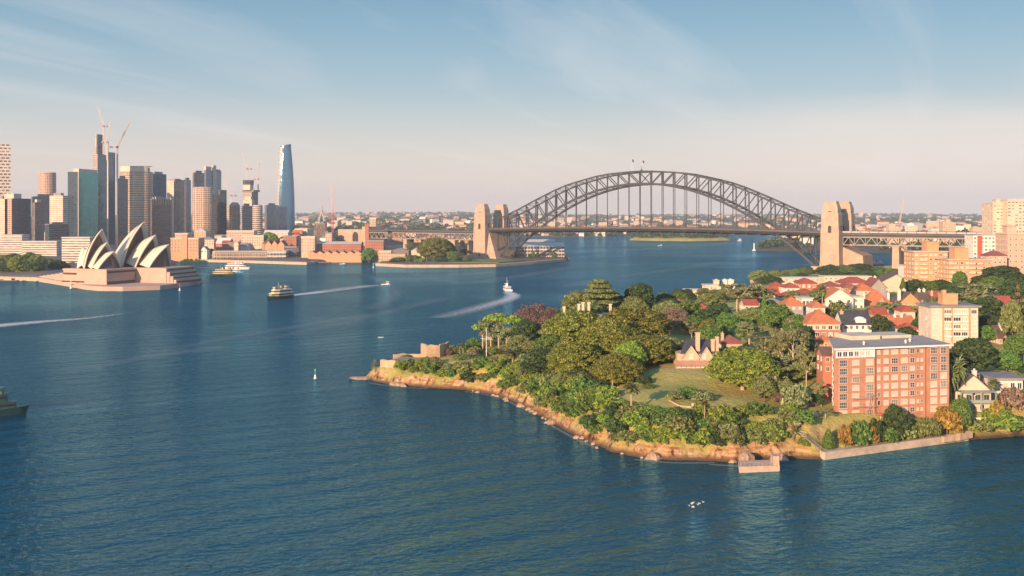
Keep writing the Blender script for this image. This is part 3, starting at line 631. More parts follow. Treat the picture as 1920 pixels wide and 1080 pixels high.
def lerp2(p, q, f): return (p[0]+(q[0]-p[0])*f, p[1]+(q[1]-p[1])*f)
st_a, st_b, st_c, st_d = Q(74, 1108), Q(128, 1030), Q(170, 1000), Q(116, 1160)      # the broad flight of steps climbing from the left
for k in range(9):
    f = k/9; z0 = 4.2+k*1.15
    polyslab('step' if k < 8 else 'landing', [lerp2(st_a, st_c, f*.75), lerp2(st_b, st_c, f*.5), st_c, Q(168, 1100), lerp2(st_d, Q(168, 1100), f*.75)], z0, z0+1.15, PINK, opera)
# ---------------------------------------------------------------- generic buildings
WHITE = mat('white_paint', (.75, .73, .70), .5, .06, .5)
GLASSD = mat('window_glass', (.05, .055, .06), .08, .3, .4, ior=1.9)
GLASSL = mat('blinds_behind_glass', (.58, .49, .39), .3, .2, .5, ior=1.7)
GLASSM = mat('mid_grey_glass', (.20, .19, .17), .15, .35, .6, ior=1.8)  # mid-grey panes, between dark glass and pale blinds
_wc = {}
def window(parent, w, h, mtx, glass=0, frame=WHITE, mull=(1, 0), sub=True, name='window'):
    """frame with its own sill, and the pane as a sub-part; faces -y of MTX"""
    k = (round(w, 2), round(h, 2), glass, frame.name, mull, sub)
    if k not in _wc:
        mb = MB(); t = min(.13, w*.08); y0, y1 = -.10, .06
        mb.box(-w/2, w/2, y0, y1, h/2-t, h/2); mb.box(-w/2-.08, w/2+.08, y0-.12, y1, -h/2, -h/2+t)
        mb.box(-w/2, -w/2+t, y0, y1, -h/2+t, h/2-t); mb.box(w/2-t, w/2, y0, y1, -h/2+t, h/2-t)
        for i in range(mull[0]): x = -w/2+w*(i+1)/(mull[0]+1); mb.box(x-t*.4, x+t*.4, y0+.02, y1, -h/2+t, h/2-t)
        for i in range(mull[1]): z = -h/2+h*(i+1)/(mull[1]+1); mb.box(-w/2+t, w/2-t, y0+.03, y1, z-t*.35, z+t*.35)
        f = mb.build(name, frame); fm = f.data; bpy.data.objects.remove(f)
        mb = MB(); mb.face([(-w/2+t*.5, -.04, -h/2+t*.5), (w/2-t*.5, -.04, -h/2+t*.5), (w/2-t*.5, -.04, h/2-t*.5), (-w/2+t*.5, -.04, h/2-t*.5)])
        p = mb.build('pane', (GLASSD, GLASSL, GLASSM)[glass]); pm = p.data; bpy.data.objects.remove(p)
        _wc[k] = (fm, pm)
    fm, pm = _wc[k]
    o = link(name, fm, parent); o.matrix_basis = mtx
    link('pane', pm, o)
    return o
def T(x, y, z, rz=0): return Matrix.Translation((x, y, z)) @ Matrix.Rotation(rz, 4, 'Z')
WALLS = {}
def wallmat(n):
    c = {'cream': (.62, .50, .37), 'white': (.70, .65, .58), 'pink': (.56, .38, .29), 'brick': (.42, .17, .10), 'orangebrick': (.56, .30, .15), 'sand': (.52, .37, .23), 'ochre': (.53, .31, .175), 'brown': (.25, .16, .11), 'grey': (.33, .31, .30), 'dark': (.10, .09, .09), 'palebrick': (.58, .42, .30)}[n]
    return mat('wall_'+n, c, .85, .12, .3)
def roofmat(n):
    c = {'orange': (.50, .17, .075), 'red': (.36, .085, .055), 'darkred': (.26, .09, .07), 'slate': (.055, .06, .07), 'brown': (.13, .09, .075), 'grey': (.25, .24, .235), 'pale': (.55, .49, .43), 'green': (.20, .26, .20), 'white': (.68, .64, .58)}[n]
    return mat('roof_'+n, c, .8, .22, .5)
def building(name, label, cat, px0, px1, yroof, yeave, D, depth, wall='cream', roof='grey', kind='hip', rot=0, zb=None, group=None, win=None, chim=(), head=False, wm=None, sub=True, sidewin=True, over=.5):
    cxp = (px0+px1)/2; W = (px1-px0)*D/F; x = wx(cxp, D); base = zb if zb is not None else (min(gz(x, D), gz(x-W*.4, D+2), gz(x+W*.4, D+2)) if head else cz(x, D))
    ze = wz(yeave, D)-base; zr = max(wz(yroof, D)-base, ze+.2)
    r = thing(name, label, cat, (x, D, base), R(rot), group)
    wmt = wm or wallmat(wall); rmt = roofmat(roof); mb = MB(); hw = W/2
    mb.prism([(-hw, 0), (hw, 0), (hw, depth), (-hw, depth)], -3, ze, 0, 0)
    ro = MB(); h = zr-ze; a = over; inset = min(hw, depth/2)
    if kind == 'gable_y':
        for y in (0, depth): mb.face([(-hw, y, ze), (hw, y, ze), (0, y, zr-.15)][::1 if y == 0 else -1])
        for s in (-1, 1):
            q = [(s*(hw+a), -a, ze-a*h/hw), (s*(hw+a), depth+a, ze-a*h/hw), (0, depth+a, zr), (0, -a, zr)]; ro.face(q if s > 0 else q[::-1])
            q2 = [(p[0], p[1], p[2]-.3) for p in q]; ro.face(q2[::-1] if s > 0 else q2)
            ro.face([q[0], q[3], q2[3], q2[0]]); ro.face([q[0], q2[0], q2[1], q[1]])
    elif kind == 'gable_x':
        for x_ in (-hw, hw): mb.face([(x_, 0, ze), (x_, depth, ze), (x_, depth/2, zr-.15)])
        for s, y in ((-1, -a), (1, depth+a)):
            q = [(-hw-a, y, ze-a*h/(depth/2)), (hw+a, y, ze-a*h/(depth/2)), (hw+a, depth/2, zr), (-hw-a, depth/2, zr)]; ro.face(q if s < 0 else q[::-1])
            q2 = [(p[0], p[1], p[2]-.3) for p in q]; ro.face(q2[::-1] if s < 0 else q2); ro.face([q2[0], q2[1], q[1], q[0]]); ro.face([q[0], q[3], q2[3], q2[0]]); ro.face([q[1], q2[1], q2[2], q[2]])
    elif kind == 'hip':
        e = [(-hw-a, -a), (hw+a, -a), (hw+a, depth+a), (-hw-a, depth+a)]
        if hw > depth/2: rd = [(-hw+inset*.95, depth/2), (hw-inset*.95, depth/2)]
        else: rd = [(0, inset*.95), (0, depth-inset*.95)]
        E = [(p[0], p[1], ze) for p in e]; G = [(p[0], p[1], zr) for p in rd]
        if hw > depth/2: ro.face([E[0], E[1], G[1], G[0]]); ro.face([E[1], E[2], G[1]]); ro.face([E[2], E[3], G[0], G[1]]); ro.face([E[3], E[0], G[0]])
        else: ro.face([E[0], E[1], G[0]]); ro.face([E[1], E[2], G[1], G[0]]); ro.face([E[2], E[3], G[1]]); ro.face([E[3], E[0], G[0], G[1]])
        ro.prism(e, ze-.35, ze, 0, 0, cap=False); ro.face([(p[0], p[1], ze-.35) for p in e][::-1])
    else:
        ro.prism(rect(0, depth/2, W+2*a, depth+2*a), ze, zr, 0, 0, bottom=True)
    wo = mb.build('wall', wmt, r); roo = ro.build('roof', rmt, r)
    for c in chim:
        fx, fy, hh = c[:3]; hh *= .55 if kind != 'flat' else 1; m = MB(); cs = c[3] if len(c) > 3 else .7
        m.box(-cs, cs, -cs, cs, -3, hh); m.box(-cs*1.2, cs*1.2, -cs*1.2, cs*1.2, hh, hh+.35); m.box(-cs*.4, cs*.4, -cs*.4, cs*.4, hh+.35, hh+1.0)
        m.build('chimney', wallmat(c[4] if len(c) > 4 else wall), roo, loc=(fx*hw, fy*depth, zr if kind == 'flat' else ze+h*(.55 if kind != 'flat' else 1)))
    if win:
        nc, nr, ww, wh = win[:4]; gl = win[4] if len(win) > 4 else (0, 1, 2); fr = win[5] if len(win) > 5 else WHITE; rnd = random.Random(int(px0*7+yeave))
        top = win[6] if len(win) > 6 else 1.0; st = win[7] if len(win) > 7 else 3.1
        for i in range(nc):
            for j in range(nr):
                z = ze-top-wh/2-j*st
                window(wo, ww, wh, T(-hw+W*(i+.5)/nc, 0, z), rnd.choice(gl), fr, (1 if ww < 2.2 else 2, 0), sub)
        if sidewin:
            ns = max(1, int(depth/(W/nc+.1))); sx = -1 if cxp > CX else 1
            for i in range(min(ns, 4)):
                for j in range(nr): window(wo, ww*.8, wh, T(sx*hw, depth*(i+.5)/min(ns, 4), ze-top-wh/2-j*st, R(90*sx)), rnd.choice(gl), fr, (1, 0), sub)
    return r

# ---------------------------------------------------------------- city towers
FC = dict(
 pink=facade('pink_precast', (.56, .37, .28), (.07, .06, .06), 3.2, 3.6, .6, .5),
 cream=facade('cream_precast', (.66, .55, .42), (.10, .09, .08), 3.0, 3.6, .5, .45),
 white=facade('white_grid', (.68, .58, .49), (.07, .06, .055), 9, 7.4, .72, .48, .1, offset=.5),
 darkgrid=facade('dark_grid', (.09, .092, .11), (.02, .03, .045), 3.0, 3.6, .7, .6),
 greygrid=facade('grey_grid', (.15, .16, .18), (.03, .042, .06), 3.6, 3.6, .66, .62),
 brown=facade('brown_grid', (.15, .105, .085), (.025, .026, .03), 3.6, 3.8, .62, .6),
 blue=facade('blue_glass', (.05, .085, .12), (.09, .17, .25), 3.0, 3.8, .92, .86, .05, .12, 1.9, metal=.5),
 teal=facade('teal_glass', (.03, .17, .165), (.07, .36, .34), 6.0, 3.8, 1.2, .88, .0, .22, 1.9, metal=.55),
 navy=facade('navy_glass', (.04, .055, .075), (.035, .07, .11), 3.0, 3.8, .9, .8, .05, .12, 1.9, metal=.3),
 crown=facade('tapered_glass', (.09, .16, .23), (.06, .18, .31), 2.6, 4.0, .9, .88, .06, .12, 1.75, metal=.55),
 band=facade('banded_precast', (.62, .45, .34), (.07, .06, .06), 3, 3.8, 1.2, .48, .1),
 greyband=facade('grey_banded', (.36, .34, .33), (.05, .055, .06), 3, 3.8, 1.2, .5, .15),
 square=facade('square_windows', (.57, .41, .31), (.055, .05, .05), 4.2, 3.9, .62, .58, .1),
 fins=facade('vertical_fins', (.36, .265, .205), (.03, .03, .036), 3.4, 3.6, .68, 1.2, .1),
 shed=facade('terminal_glazing', (.55, .50, .45), (.06, .07, .08), 5, 5.5, .85, .6, .2),
 store=facade('brick_store', (.40, .17, .11), (.07, .05, .045), 4, 4.4, .36, .5, .1),
 gablestone=facade('stone_store', (.60, .42, .27), (.06, .05, .04), 6, 5, .28, .45, .05),
 apt=facade('white_balconies', (.66, .58, .50), (.12, .11, .10), 6, 3.3, 1.2, .45, .35),
 lattice=facade('scaffold', (.46, .38, .32), (.16, .13, .12), 3, 3.8, .7, .55, .5),
)
ROOFC = mat('tower_roof', (.28, .25, .23), .85, .2, .1)
PALECON = mat('pale_concrete', (.62, .50, .40), .85, .12, .06)  # pale tone of cores, fins, crowns and parapets
def footprint(px0, pxc, px1, D, th):
    t = R(th); C = Vector((wx(pxc, D), D)); k0 = (px0-CX)/F; k1 = (px1-CX)/F
    a = (C.x-k0*D)/(math.cos(t)+k0*math.sin(t)); b = (C.x-k1*D)/(k1*math.cos(t)-math.sin(t))
    return C, max(a, .5), min(max(b, .5), 90)
def tower(label, px0, pxc, px1, ytop, D, fl, fr=None, th=18, name='office_tower', plant=True, crown=None, zb=6, cat='skyscraper'):
    C, a, b = footprint(px0, pxc, px1, D, th); t = R(th); H_ = wz(ytop, D)-zb
    r = thing(name, label, cat, (C.x, C.y, zb), -t)      # local -x is the left face, +y the right face... turned by TH
    mb = MB(); P4 = [(-a, 0), (0, 0), (0, b), (-a, b)]
    for i in range(4):
        p, q = P4[i], P4[(i+1) % 4]; l = math.hypot(q[0]-p[0], q[1]-p[1])
        mb.face([(p[0], p[1], 0), (q[0], q[1], 0), (q[0], q[1], H_), (p[0], p[1], H_)], 0 if i in (0, 2) else 1, [(0, 0), (l, 0), (l, H_), (0, H_)])
    mb.face([(p[0], p[1], H_) for p in P4], 2)
    mb.build('tower_body', [FC[fl], FC[fr or fl], ROOFC], r)  # a darker FR puts the right face's shade into its colour
    if plant:
        m = MB(); k = random.uniform(.5, .7); m.box(-a*(.5+k/2), -a*(.5-k/2), b*.2, b*.75, H_, H_+min(6, .05*H_+1.5)); m.build('roof_plant', ROOFC, r)
        m = MB(); e = .35
        for q in ((-a, 0, 0, e), (-a, 0, b-e, b), (-a, -a+e, e, b-e), (-e, 0, e, b-e)): m.box(q[0], q[1], q[2], q[3], H_, H_+1.1)
        m.build('parapet', PALECON if 'pink' in (fl,) or 'cream' in (fl,) else ROOFC, r)
    r['_a'] = a; r['_b'] = b; r['_h'] = H_
    return r
def addbox(r, name, fx0, fx1, fy0, fy1, z0, z1, m):
    a, b = r['_a'], r['_b']; mb = MB(); mb.prism([(-a+a*fx0, b*fy0), (-a+a*fx1, b*fy0), (-a+a*fx1, b*fy1), (-a+a*fx0, b*fy1)], z0, z1, 0, 1); return mb.build(name, [m, ROOFC], r)
def round_tower(label, px0, px1, ytop, D, f, prof=None, zb=6, sy=1.0, cat='skyscraper', name='office_tower'):
    rad = (px1-px0)/2*D/F; H_ = wz(ytop, D)-zb; r = thing(name, label, cat, (wx((px0+px1)/2, D), D+rad*sy, zb))
    mb = MB(); prof = prof or [(1, 0), (1, 1)]
    mb.loft([[(rad*p*math.cos(2*math.pi*k/36), rad*sy*p*math.sin(2*math.pi*k/36), z*H_) for k in range(36)] for p, z in prof], 0, True, False)
    p, z = prof[-1]; mb.face([(rad*p*math.cos(2*math.pi*k/36), rad*sy*p*math.sin(2*math.pi*k/36), H_) for k in range(36)], 1)
    mb.build('tower_body', [FC[f], ROOFC], r); r['_a'] = rad; r['_h'] = H_
    return r
def crane(label, px, ymast, ybase, jx, jy, D, c=(.60, .52, .48), tail=.22, w_=1.6, group='tower cranes on the skyline', c2=None):
    """luffing crane: mast, cab, counter-jib and raised jib"""
    x = wx(px, D); z0, z1 = wz(ybase, D), wz(ymast, D); r = thing('tower_crane', label, 'crane', (x, D, z0), 0, group)
    cm = mat('crane_%d' % (c[0]*100+c[2]*10), c, .6, .1, .3); cm2 = mat('crane_jib_red', c2, .6, .1, .3) if c2 else cm
    def lattice(name, p, q, wd, mm):
        p, q = Vector(p), Vector(q); m = MB(); d = (q-p); n = max(3, int(d.length/(wd*2))); u = d.normalized(); s = u.cross(Vector((0, 1, 0))).normalized()*wd/2; v_ = Vector((0, wd/2, 0))
        for k in ((1, 1), (1, -1), (-1, 1), (-1, -1)): m.bar(p+s*k[0]+v_*k[1], q+s*k[0]+v_*k[1], wd*.22)
        for i in range(n):
            a, b = p+d*(i/n), p+d*((i+1)/n); sg = 1 if i % 2 else -1
            for k in (1, -1): m.bar(a+s*sg+v_*k, b-s*sg+v_*k, wd*.15); m.bar(a+s*k+v_*sg, b+s*k-v_*sg, wd*.15)
        m.build(name, mm, r)
    lattice('mast', (0, 0, 0), (0, 0, z1-z0), w_*1.3, cm)
    if jx is not None:
        j = Vector((wx(jx, D)-x, 0, wz(jy, D)-z0)); b = Vector((0, 0, z1-z0+1.5)); d = (j-b)
        lattice('jib', b, j, w_, cm2); bk = b-Vector((d.x, 0, 0)).normalized()*d.length*tail+Vector((0, 0, 1))
        lattice('counter_jib', b, bk, w_, cm); m = MB(); m.box(bk.x-2.2, bk.x+2.2, -1.6, 1.6, bk.z-3, bk.z+.6); m.box(-2, 2, -2.6, 2.0, b.z-1.5, b.z+1.6); m.build('cab', mat('crane_cab', (.25, .20, .19), .6, .1, .4), r)
        apx = b+Vector((-d.x*.06, 0, d.length*.22)); m = MB(); m.bar(b, apx, .6); m.bar(apx, b+d*.75, .22); m.bar(apx, bk, .22); m.build('stay', cm, r)
    return r

t = tower('white lattice tower of staggered dark openings, cut off by the left edge', -24, -23, 20, 269, 2300, 'white', 'white', 62, plant=False)
tower('beige tower with a flat cornice at the left edge of the skyline', -12, 9, 14, 374, 1900, 'cream', 'darkgrid', 16)
t = tower('wide grey tower with a narrow sunlit orange end at the left of the skyline', 14, 22, 58, 372, 1880, 'pink', 'darkgrid', 16, plant=False); addbox(t, 'lift_core', -1.2, 1.0, .1, .5, t['_h'], t['_h']+9, PALECON)  # pink end and dark grid carry sunlit and shaded sides in colour
t = round_tower('round-cornered pink tower banded in brick with a dark right side', 67, 98, 323, 2300, 'pink', sy=.9); addbox.__doc__
tower('dark blank tower standing behind the finned grey one', 59, 62, 108, 369, 2120, 'navy', 'navy', 14)
t = tower('grey office tower with pale vertical fins, left of the cream one', 61, 66, 85, 379, 1850, 'fins', 'greygrid', 14, plant=False); addbox(t, 'lift_core', .1, .9, .2, .6, t['_h'], t['_h']+5, PALECON)
t = tower('bright cream tower with stepped lower floors beside the teal glass one', 93, 118, 127, 368, 1800, 'cream', 'cream', 12); addbox(t, 'podium', -.4, 0, 0, .8, 0, t['_h']*.36, FC['cream'])
tower('low dark stepped office block in shade below the cream tower', 84, 92, 129, 421, 1720, 'navy', 'darkgrid', 12)
t = tower('tall rectangular tower with one dark face and one face of teal green glass', 127, 147, 184, 322, 1950, 'navy', 'teal', 14, plant=False)  # left face's dark reflection is put into a separate darker glass
addbox(t, 'roof_plant', .5, 1, .02, .95, t['_h'], t['_h']+6, PALECON); m = MB(); m.box(-.5, .7, -.7, .5, 0, t['_h']); m.build('corner_fin', PALECON, t)
t = tower('tallest dark glass tower still under construction with a stepped bare concrete core', 174, 183, 202, 289, 2080, 'lattice', 'blue', 14, plant=False); h = t['_h']
addbox(t, 'core', .15, .55, .1, .6, h, h+16, FC['lattice']); addbox(t, 'core', .25, .6, .15, .55, h+16, h+41, PALECON); addbox(t, 'core', .65, 1.0, .05, .6, h, h+41, FC['navy']); addbox(t, 'core', .22, .62, .12, .58, h+36, h+38, ROOFC)
t = tower('slimmer dark blue slab joined to the unfinished tower, white fin between', 201, 202.5, 216, 285, 2075, 'blue', 'blue', 14, plant=False); m = MB(); m.box(-1.2, 1.2, -1.4, .4, 0, t['_h']+20); m.build('corner_fin', PALECON, t)
t = round_tower('broad rounded tower with sunlit horizontal bands and a plain curved crown', 217, 278, 311, 2170, 'band', [(1, 0), (1, .93)], sy=.75)
m = MB(); ra = t['_a']
m.loft([[(ra*.985*math.cos(R(a)), ra*.985*.75*math.sin(R(a)), z) for a in range(150, 331, 12)] for z in (t['_h']*.93-.5, t['_h'])], 0, False); o = m.build('crown_wall', PALECON, t); md = o.modifiers.new('t', 'SOLIDIFY'); md.thickness = 2
m = MB(); m.lathe([(ra*.8, t['_h']*.93-.5), (ra*.8, t['_h']*.985)], 28, 0, sy=.75); m.build('roof_plant', ROOFC, t)
tower('dark bronze slab in front of the rounded banded tower', 219, 221, 240, 335, 1980, 'brown', 'navy', 14)
tower('dark blue glass box right of the rounded banded tower', 283, 284.5, 312, 326, 2320, 'blue', 'blue', 14)
t = tower('dark brown tower topped by a row of upright fins', 282, 285, 322, 374, 1900, 'brown', 'brown', 14); 
for i in range(8):
    x = -t['_a']+i*0; m = MB(); m.box(-.6, .6, t['_b']*(i+.5)/8-.7, t['_b']*(i+.5)/8+.7, t['_h']-10, t['_h']+4); m.build('fin', PALECON, t)
t = tower('tower with a bright cream edge and orange upright strips', 313, 326, 346, 340, 2150, 'cream', 'fins', 14); addbox(t, 'roof_plant', .2, 1, .1, .9, t['_h'], t['_h']+4, ROOFC)
tower('narrow dark tower squeezed behind the rounded square-windowed one', 344, 349, 358, 338, 2260, 'brown', 'blue', 14)
t = tower('dark violet slab at the left of the white-topped tower group', 361, 364, 384, 324, 2420, 'fins', 'navy', 14)
t = tower('grey green glass tower with a white crown and a full-height white spine', 383, 386, 415, 319, 2400, 'greygrid', 'blue', 14, plant=False)
addbox(t, 'crown_wall', -.3, 1, 0, .35, t['_h'], t['_h']+9, PALECON); m = MB(); m.box(-1, 2, t['_b']*.42, t['_b']*.62, t['_h']*.3, t['_h']+13); m.build('spine', PALECON, t); addbox(t, 'roof_plant', .1, 1, .6, .95, t['_h'], t['_h']+4, ROOFC)
t = round_tower('rounded tower of small square windows, sunlit on the left', 356, 396, 350, 2050, 'square', [(1, 0), (1, .965), (.96, .985), (.86, 1)], sy=.8)
t = tower('dark teal office tower with a stepped top', 394, 397, 425, 364, 1950, 'navy', 'navy', 14, plant=False); addbox(t, 'roof_plant', .0, 1, .55, 1, t['_h'], t['_h']+9, FC['brown'])
tower('sliver of speckled pale scaffolding beside a dark chamfered tower', 425, 430, 432, 385, 2060, 'lattice', 'lattice', 14, plant=False, name='scaffolded_tower')
t = tower('dark tower with a chamfered top, right of the sliver of scaffolding', 430, 432, 450, 385, 1990, 'darkgrid', 'greygrid', 14, plant=False); a, b, h = t['_a'], t['_b'], t['_h']
m = MB(); m.prism([(-a, 0), (0, 0), (0, b), (-a, b)], h, h+6, 0, 0, top=[(-a*.8, b*.25), (-a*.1, b*.25), (-a*.1, b*.75), (-a*.8, b*.75)]); m.build('roof', ROOFC, t)
t = tower('pink concrete tower under construction with a dark formwork cap', 455, 472, 484, 356, 2250, 'lattice', 'greygrid', 14, plant=False); h = t['_h']
addbox(t, 'core', .0, .75, .1, .6, h, h+12, PALECON); addbox(t, 'formwork', -.02, .78, .05, .65, h+12, h+22, FC['navy']); addbox(t, 'deck', -.05, 1.2, 0, 1, h-4, h, ROOFC)
round_tower('round cream tower of even bands in front of the one under construction', 471, 490, 384, 1950, 'band', [(1, 0), (1, .95), (.85, 1)])
t = tower('white stepped tower top peeping over the grey block', 456, 472, 477, 374, 2010, 'cream', 'cream', 14, plant=False); addbox(t, 'crown_wall', .15, .85, .1, .8, t['_h'], t['_h']+5, PALECON)
tower('plain grey block at the foot of the round cream tower', 451, 454, 473, 387, 1880, 'greyband', 'greygrid', 14)
tower('short glass block left of the tapering glass tower', 496, 500, 522, 385, 2700, 'greygrid', 'blue', 14)
tower('pale blue low block at the foot of the tapering glass tower', 519, 521, 538, 387, 2660, 'blue', 'blue', 14, plant=False)
# the tapering tower: three petals that twist as they rise
D = 2880; r = thing('glass_skyscraper', 'tall tapering curved blue glass tower standing alone right of the other skyscrapers', 'skyscraper', (wx(532.5, D), D+25, 6))
Hc = wz(273, D)-6; rings = []
for i in range(25):
    f = i/24; s = (.97+.22*f-.62*f*f) if f > .25 else .93+.12*f+.04
    s = 1.0-.05*(1-f)**2-.42*f**2.6
    tw = .5*f; rr = 24.5*s
    rings.append([(rr*(1+.09*math.cos(3*(a+tw)))*math.cos(a), rr*(1+.09*math.cos(3*(a+tw)))*math.sin(a), f*Hc*(1-.0*math.cos(a))) for a in [2*math.pi*k/36 for k in range(36)]])
m = MB(); m.loft(rings, 0, True, False); m.face([tuple(p) for p in rings[-1]], 1); m.build('tower_body', [FC['crown'], ROOFC], r)
rings = []
for i in range(21):
    f = i/20*.985; s = 1.0-.05*(1-f)**2-.42*f**2.6
    c = -14*s; rr = 12.5*s
    rings.append([(c+rr*math.cos(a), -6+rr*math.sin(a)*1.2, f*Hc) for a in [2*math.pi*k/20 for k in range(20)]])
m = MB(); m.loft(rings, 0, True, True); m.build('petal', facade('petal_screen', (.52, .46, .42), (.10, .14, .17), 2.4, 4, .6, .6, .2), r)
m = MB(); m.loft([[(13.9*math.cos(R(a)), 13.9*math.sin(R(a)), Hc-3), (13.9*math.cos(R(a)), 13.9*math.sin(R(a)), Hc+2.5+3*math.cos(R(a)))] for a in range(-100, 100, 20)], 0, False); o = m.build('crown_screen', FC['crown'], r); md = o.modifiers.new('t', 'SOLIDIFY'); md.thickness = .6
crane('white crane on top of the tallest unfinished tower, jib leaning far left', 194, 238, 289, 184.5, 201, 2085, tail=.16)
crane('crane with a steep pink jib on the slim blue slab', 201, 268, 300, 206.5, 229, 2070)
crane('crane with a tall red mast and raised jib over the banded tower', 220, 277, 340, 243, 230, 2100, (.50, .32, .28))
crane('thin faint crane beside the chamfered dark tower', 433.5, 368, 386, 422, 335, 2030)
crane('faint crane with a steep jib on the pink tower under construction', 463.5, 318, 340, 455, 286, 2260)
crane('second faint crane behind the pink tower under construction', 484, 337, 358, 486, 306, 2300)
crane('tall red crane mast with a thin vertical jib, right of the cable-stayed bridge', 623.5, 402, 437, 621.5, 345, 1830, (.55, .06, .05), .1, 2.2, None, (.62, .45, .42))
crane('lone white crane with a red-tipped jib beyond the right end of the bridge', 1686.5, 424, 446, 1694, 373, 1900, (.55, .50, .47), .08, 1.4, None, (.55, .33, .30))
SW = mat('old_stone_wall', (.50, .33, .20), .9, .25, .25, c2=(.60, .42, .27), bump=.2)
# ---------------------------------------------------------------- the old town, quay and gardens across the water
def B(label, px0, px1, yr, ye, D, depth, wall, roof, kind='hip', win=None, chim=(), rot=0, cat='building', name='old_building', wm=None, **k):
    return building(name, label, cat, px0, px1, yr, ye, D, depth, wall, roof, kind, rot, win=win, chim=chim, wm=FC[wm] if wm else None, sub=False, **k)
W4 = lambda nc, nr, ww=2.0, wh=2.4, st=4.2: (nc, nr, ww, wh, (0, 0, 2), WHITE, 1.6, st)
b = B('orange sandstone quay building with a square central tower', 320, 372, 446, 448, 1560, 30, 'ochre', 'pale', 'flat', (9, 4, 1.8, 2.6, (0,), WHITE, 2, 5))
m = MB(); hh = wz(440, 1560)-cz(wx(346, 1560), 1560); m.box(-4.5, 4.5, -1.5, 9, 2, hh); m.build('tower', wallmat('ochre'), b)
B('pink building with a flat roof behind the orange sandstone one', 328, 352, 437, 438.5, 1680, 26, 'pink', 'pale', 'flat', W4(5, 2))
B('domed beige building in front of the dark towers', 364, 386, 428, 434, 1790, 25, 'sand', 'pale', 'hip', W4(5, 2))
B('cream terrace with a grey roof left of the long pink building', 372, 401, 444, 449, 1660, 22, 'cream', 'grey', 'hip', W4(6, 2))
B('white gabled boatshed among trees near the quay', 362, 378, 457, 463, 1575, 18, 'white', 'white', 'gable_y', W4(3, 1))
B('white gabled hall beside the boatshed at the quay', 376, 388, 462, 468, 1565, 16, 'white', 'grey', 'gable_y', W4(2, 1))
B('long pink three-storey building at the foot of the towers', 425, 476, 432, 434.5, 1780, 24, 'pink', 'pale', 'flat', W4(11, 4, 2.2, 2.6, 4))
B('cream flat-roofed hotel right of the long pink building', 453, 494, 441, 443, 1700, 26, 'cream', 'pale', 'flat', W4(9, 4, 2.2, 2.6, 4))
B('building with a steep white sloping roof above the ferry terminal', 405, 430, 446, 456, 1650, 26, 'brick', 'white', 'gable_x', W4(4, 1))
B('small red brick house below the steep white roof', 416, 430, 451, 455, 1630, 14, 'brick', 'red', 'gable_x', W4(3, 2))
B('grey brick warehouse beside the small red house', 430, 446, 454, 456, 1620, 16, 'brown', 'grey', 'flat', W4(3, 2))
for i, (a, c) in enumerate(((497, 509), (508.5, 521), (520.5, 533))):
    B(('left', 'middle', 'right')[i]+' one of three joined orange brick gables above the quay', a, c, 451, 459, 1590, 26, 'orangebrick' if i else 'ochre', 'darkred', 'gable_y', W4(2, 2, 1.6, 2.2), sidewin=False)
B('tall plain red brick store left of the dark gap', 530, 556, 442, 444, 1640, 24, 'brick', 'grey', 'flat', wm='store')
B('brown brick building with pale upper floor below the white hall', 548, 562, 436, 440, 1700, 20, 'pink', 'red', 'hip', W4(3, 2))
B('pale four-storey store with arched top at the left of the brick warehouses', 565, 590, 443, 446, 1570, 22, 'palebrick', 'pale', 'flat', W4(5, 5, 2, 2.4, 4.4))
B('long red brick warehouse with a pale roof on the quay', 591, 677, 453, 457, 1585, 26, 'brick', 'pale', 'gable_x', wm='store')
for i in range(7):
    a = 578+i*14.3
    B('low orange stone bond store of pointed gables, %s of seven from the left' % ('first', 'second', 'third', 'fourth', 'fifth', 'sixth', 'last')[i], a, a+14.2, 470.5, 475, 1535, 20, 'ochre', 'darkred', 'gable_y', (2, 1, 1.4, 2.2, (0,), WHITE, 1.5, 4), sidewin=False)
B('brown brick warehouse block left of the round tree by the park', 685, 719, 450, 452, 1580, 30, 'palebrick', 'grey', 'flat', wm='store')
t = B('ferry terminal hall with a dark glazed upper deck on the quay', 400, 500, 470, 472, 1562, 24, 'grey', 'grey', 'flat', wm='shed', name='ferry_terminal')
m = MB(); w0 = 100*1562/F/2
for i in range(26): m.box(-w0+i*2*w0/25-.3, -w0+i*2*w0/25+.3, -5, -4.4, 0, 10)
m.box(-w0, w0, -6, 0, 9.6, 10.3); m.box(-w0, w0, -6, 0, 5, 5.5); m.build('verandah', PALECON, t)
m = MB(); m.box(-10, -4, 4, 12, 10, 24); m.box(-11, -3, 3, 13, 20, 21.5); m.build('control_tower', wallmat('cream'), t)
t = B('white end block of the ferry terminal with stair towers', 500, 536, 470, 471.5, 1556, 24, 'white', 'pale', 'flat', wm='shed', name='ferry_terminal')
B('dark glazed restaurant block at the end of the ferry terminal', 535, 556, 462, 464, 1575, 20, 'dark', 'grey', 'flat', wm='greygrid')
B('long white roof with a gable on the ridge of the old town', 495, 540, 431.5, 436, 1800, 22, 'cream', 'white', 'gable_x', W4(6, 1))
B('red roofed row house on the ridge right of the white roof', 548, 566, 431, 436, 1830, 16, 'pink', 'orange', 'gable_x', W4(3, 1))
B('brick tower block with dark recessed floors under the cable-stayed bridge', 589, 609, 419, 420.5, 1760, 22, 'palebrick', 'grey', 'flat', wm='fins', cat='apartment block')
B('small stepped brick block right of the recessed brick tower', 610, 622, 436, 438, 1740, 14, 'palebrick', 'grey', 'flat', W4(3, 3))
B('tall cream apartment slab behind the left end of the bridge', 693, 705, 408, 411, 1950, 16, 'sand', 'pale', 'flat', W4(4, 8, 1.8, 2.4, 4), cat='apartment block')
B('cream sandstone hotel at the water left of the park palms', 710, 733, 470, 472, 1478, 20, 'sand', 'pale', 'flat', W4(5, 3, 1.8, 2.6, 4))
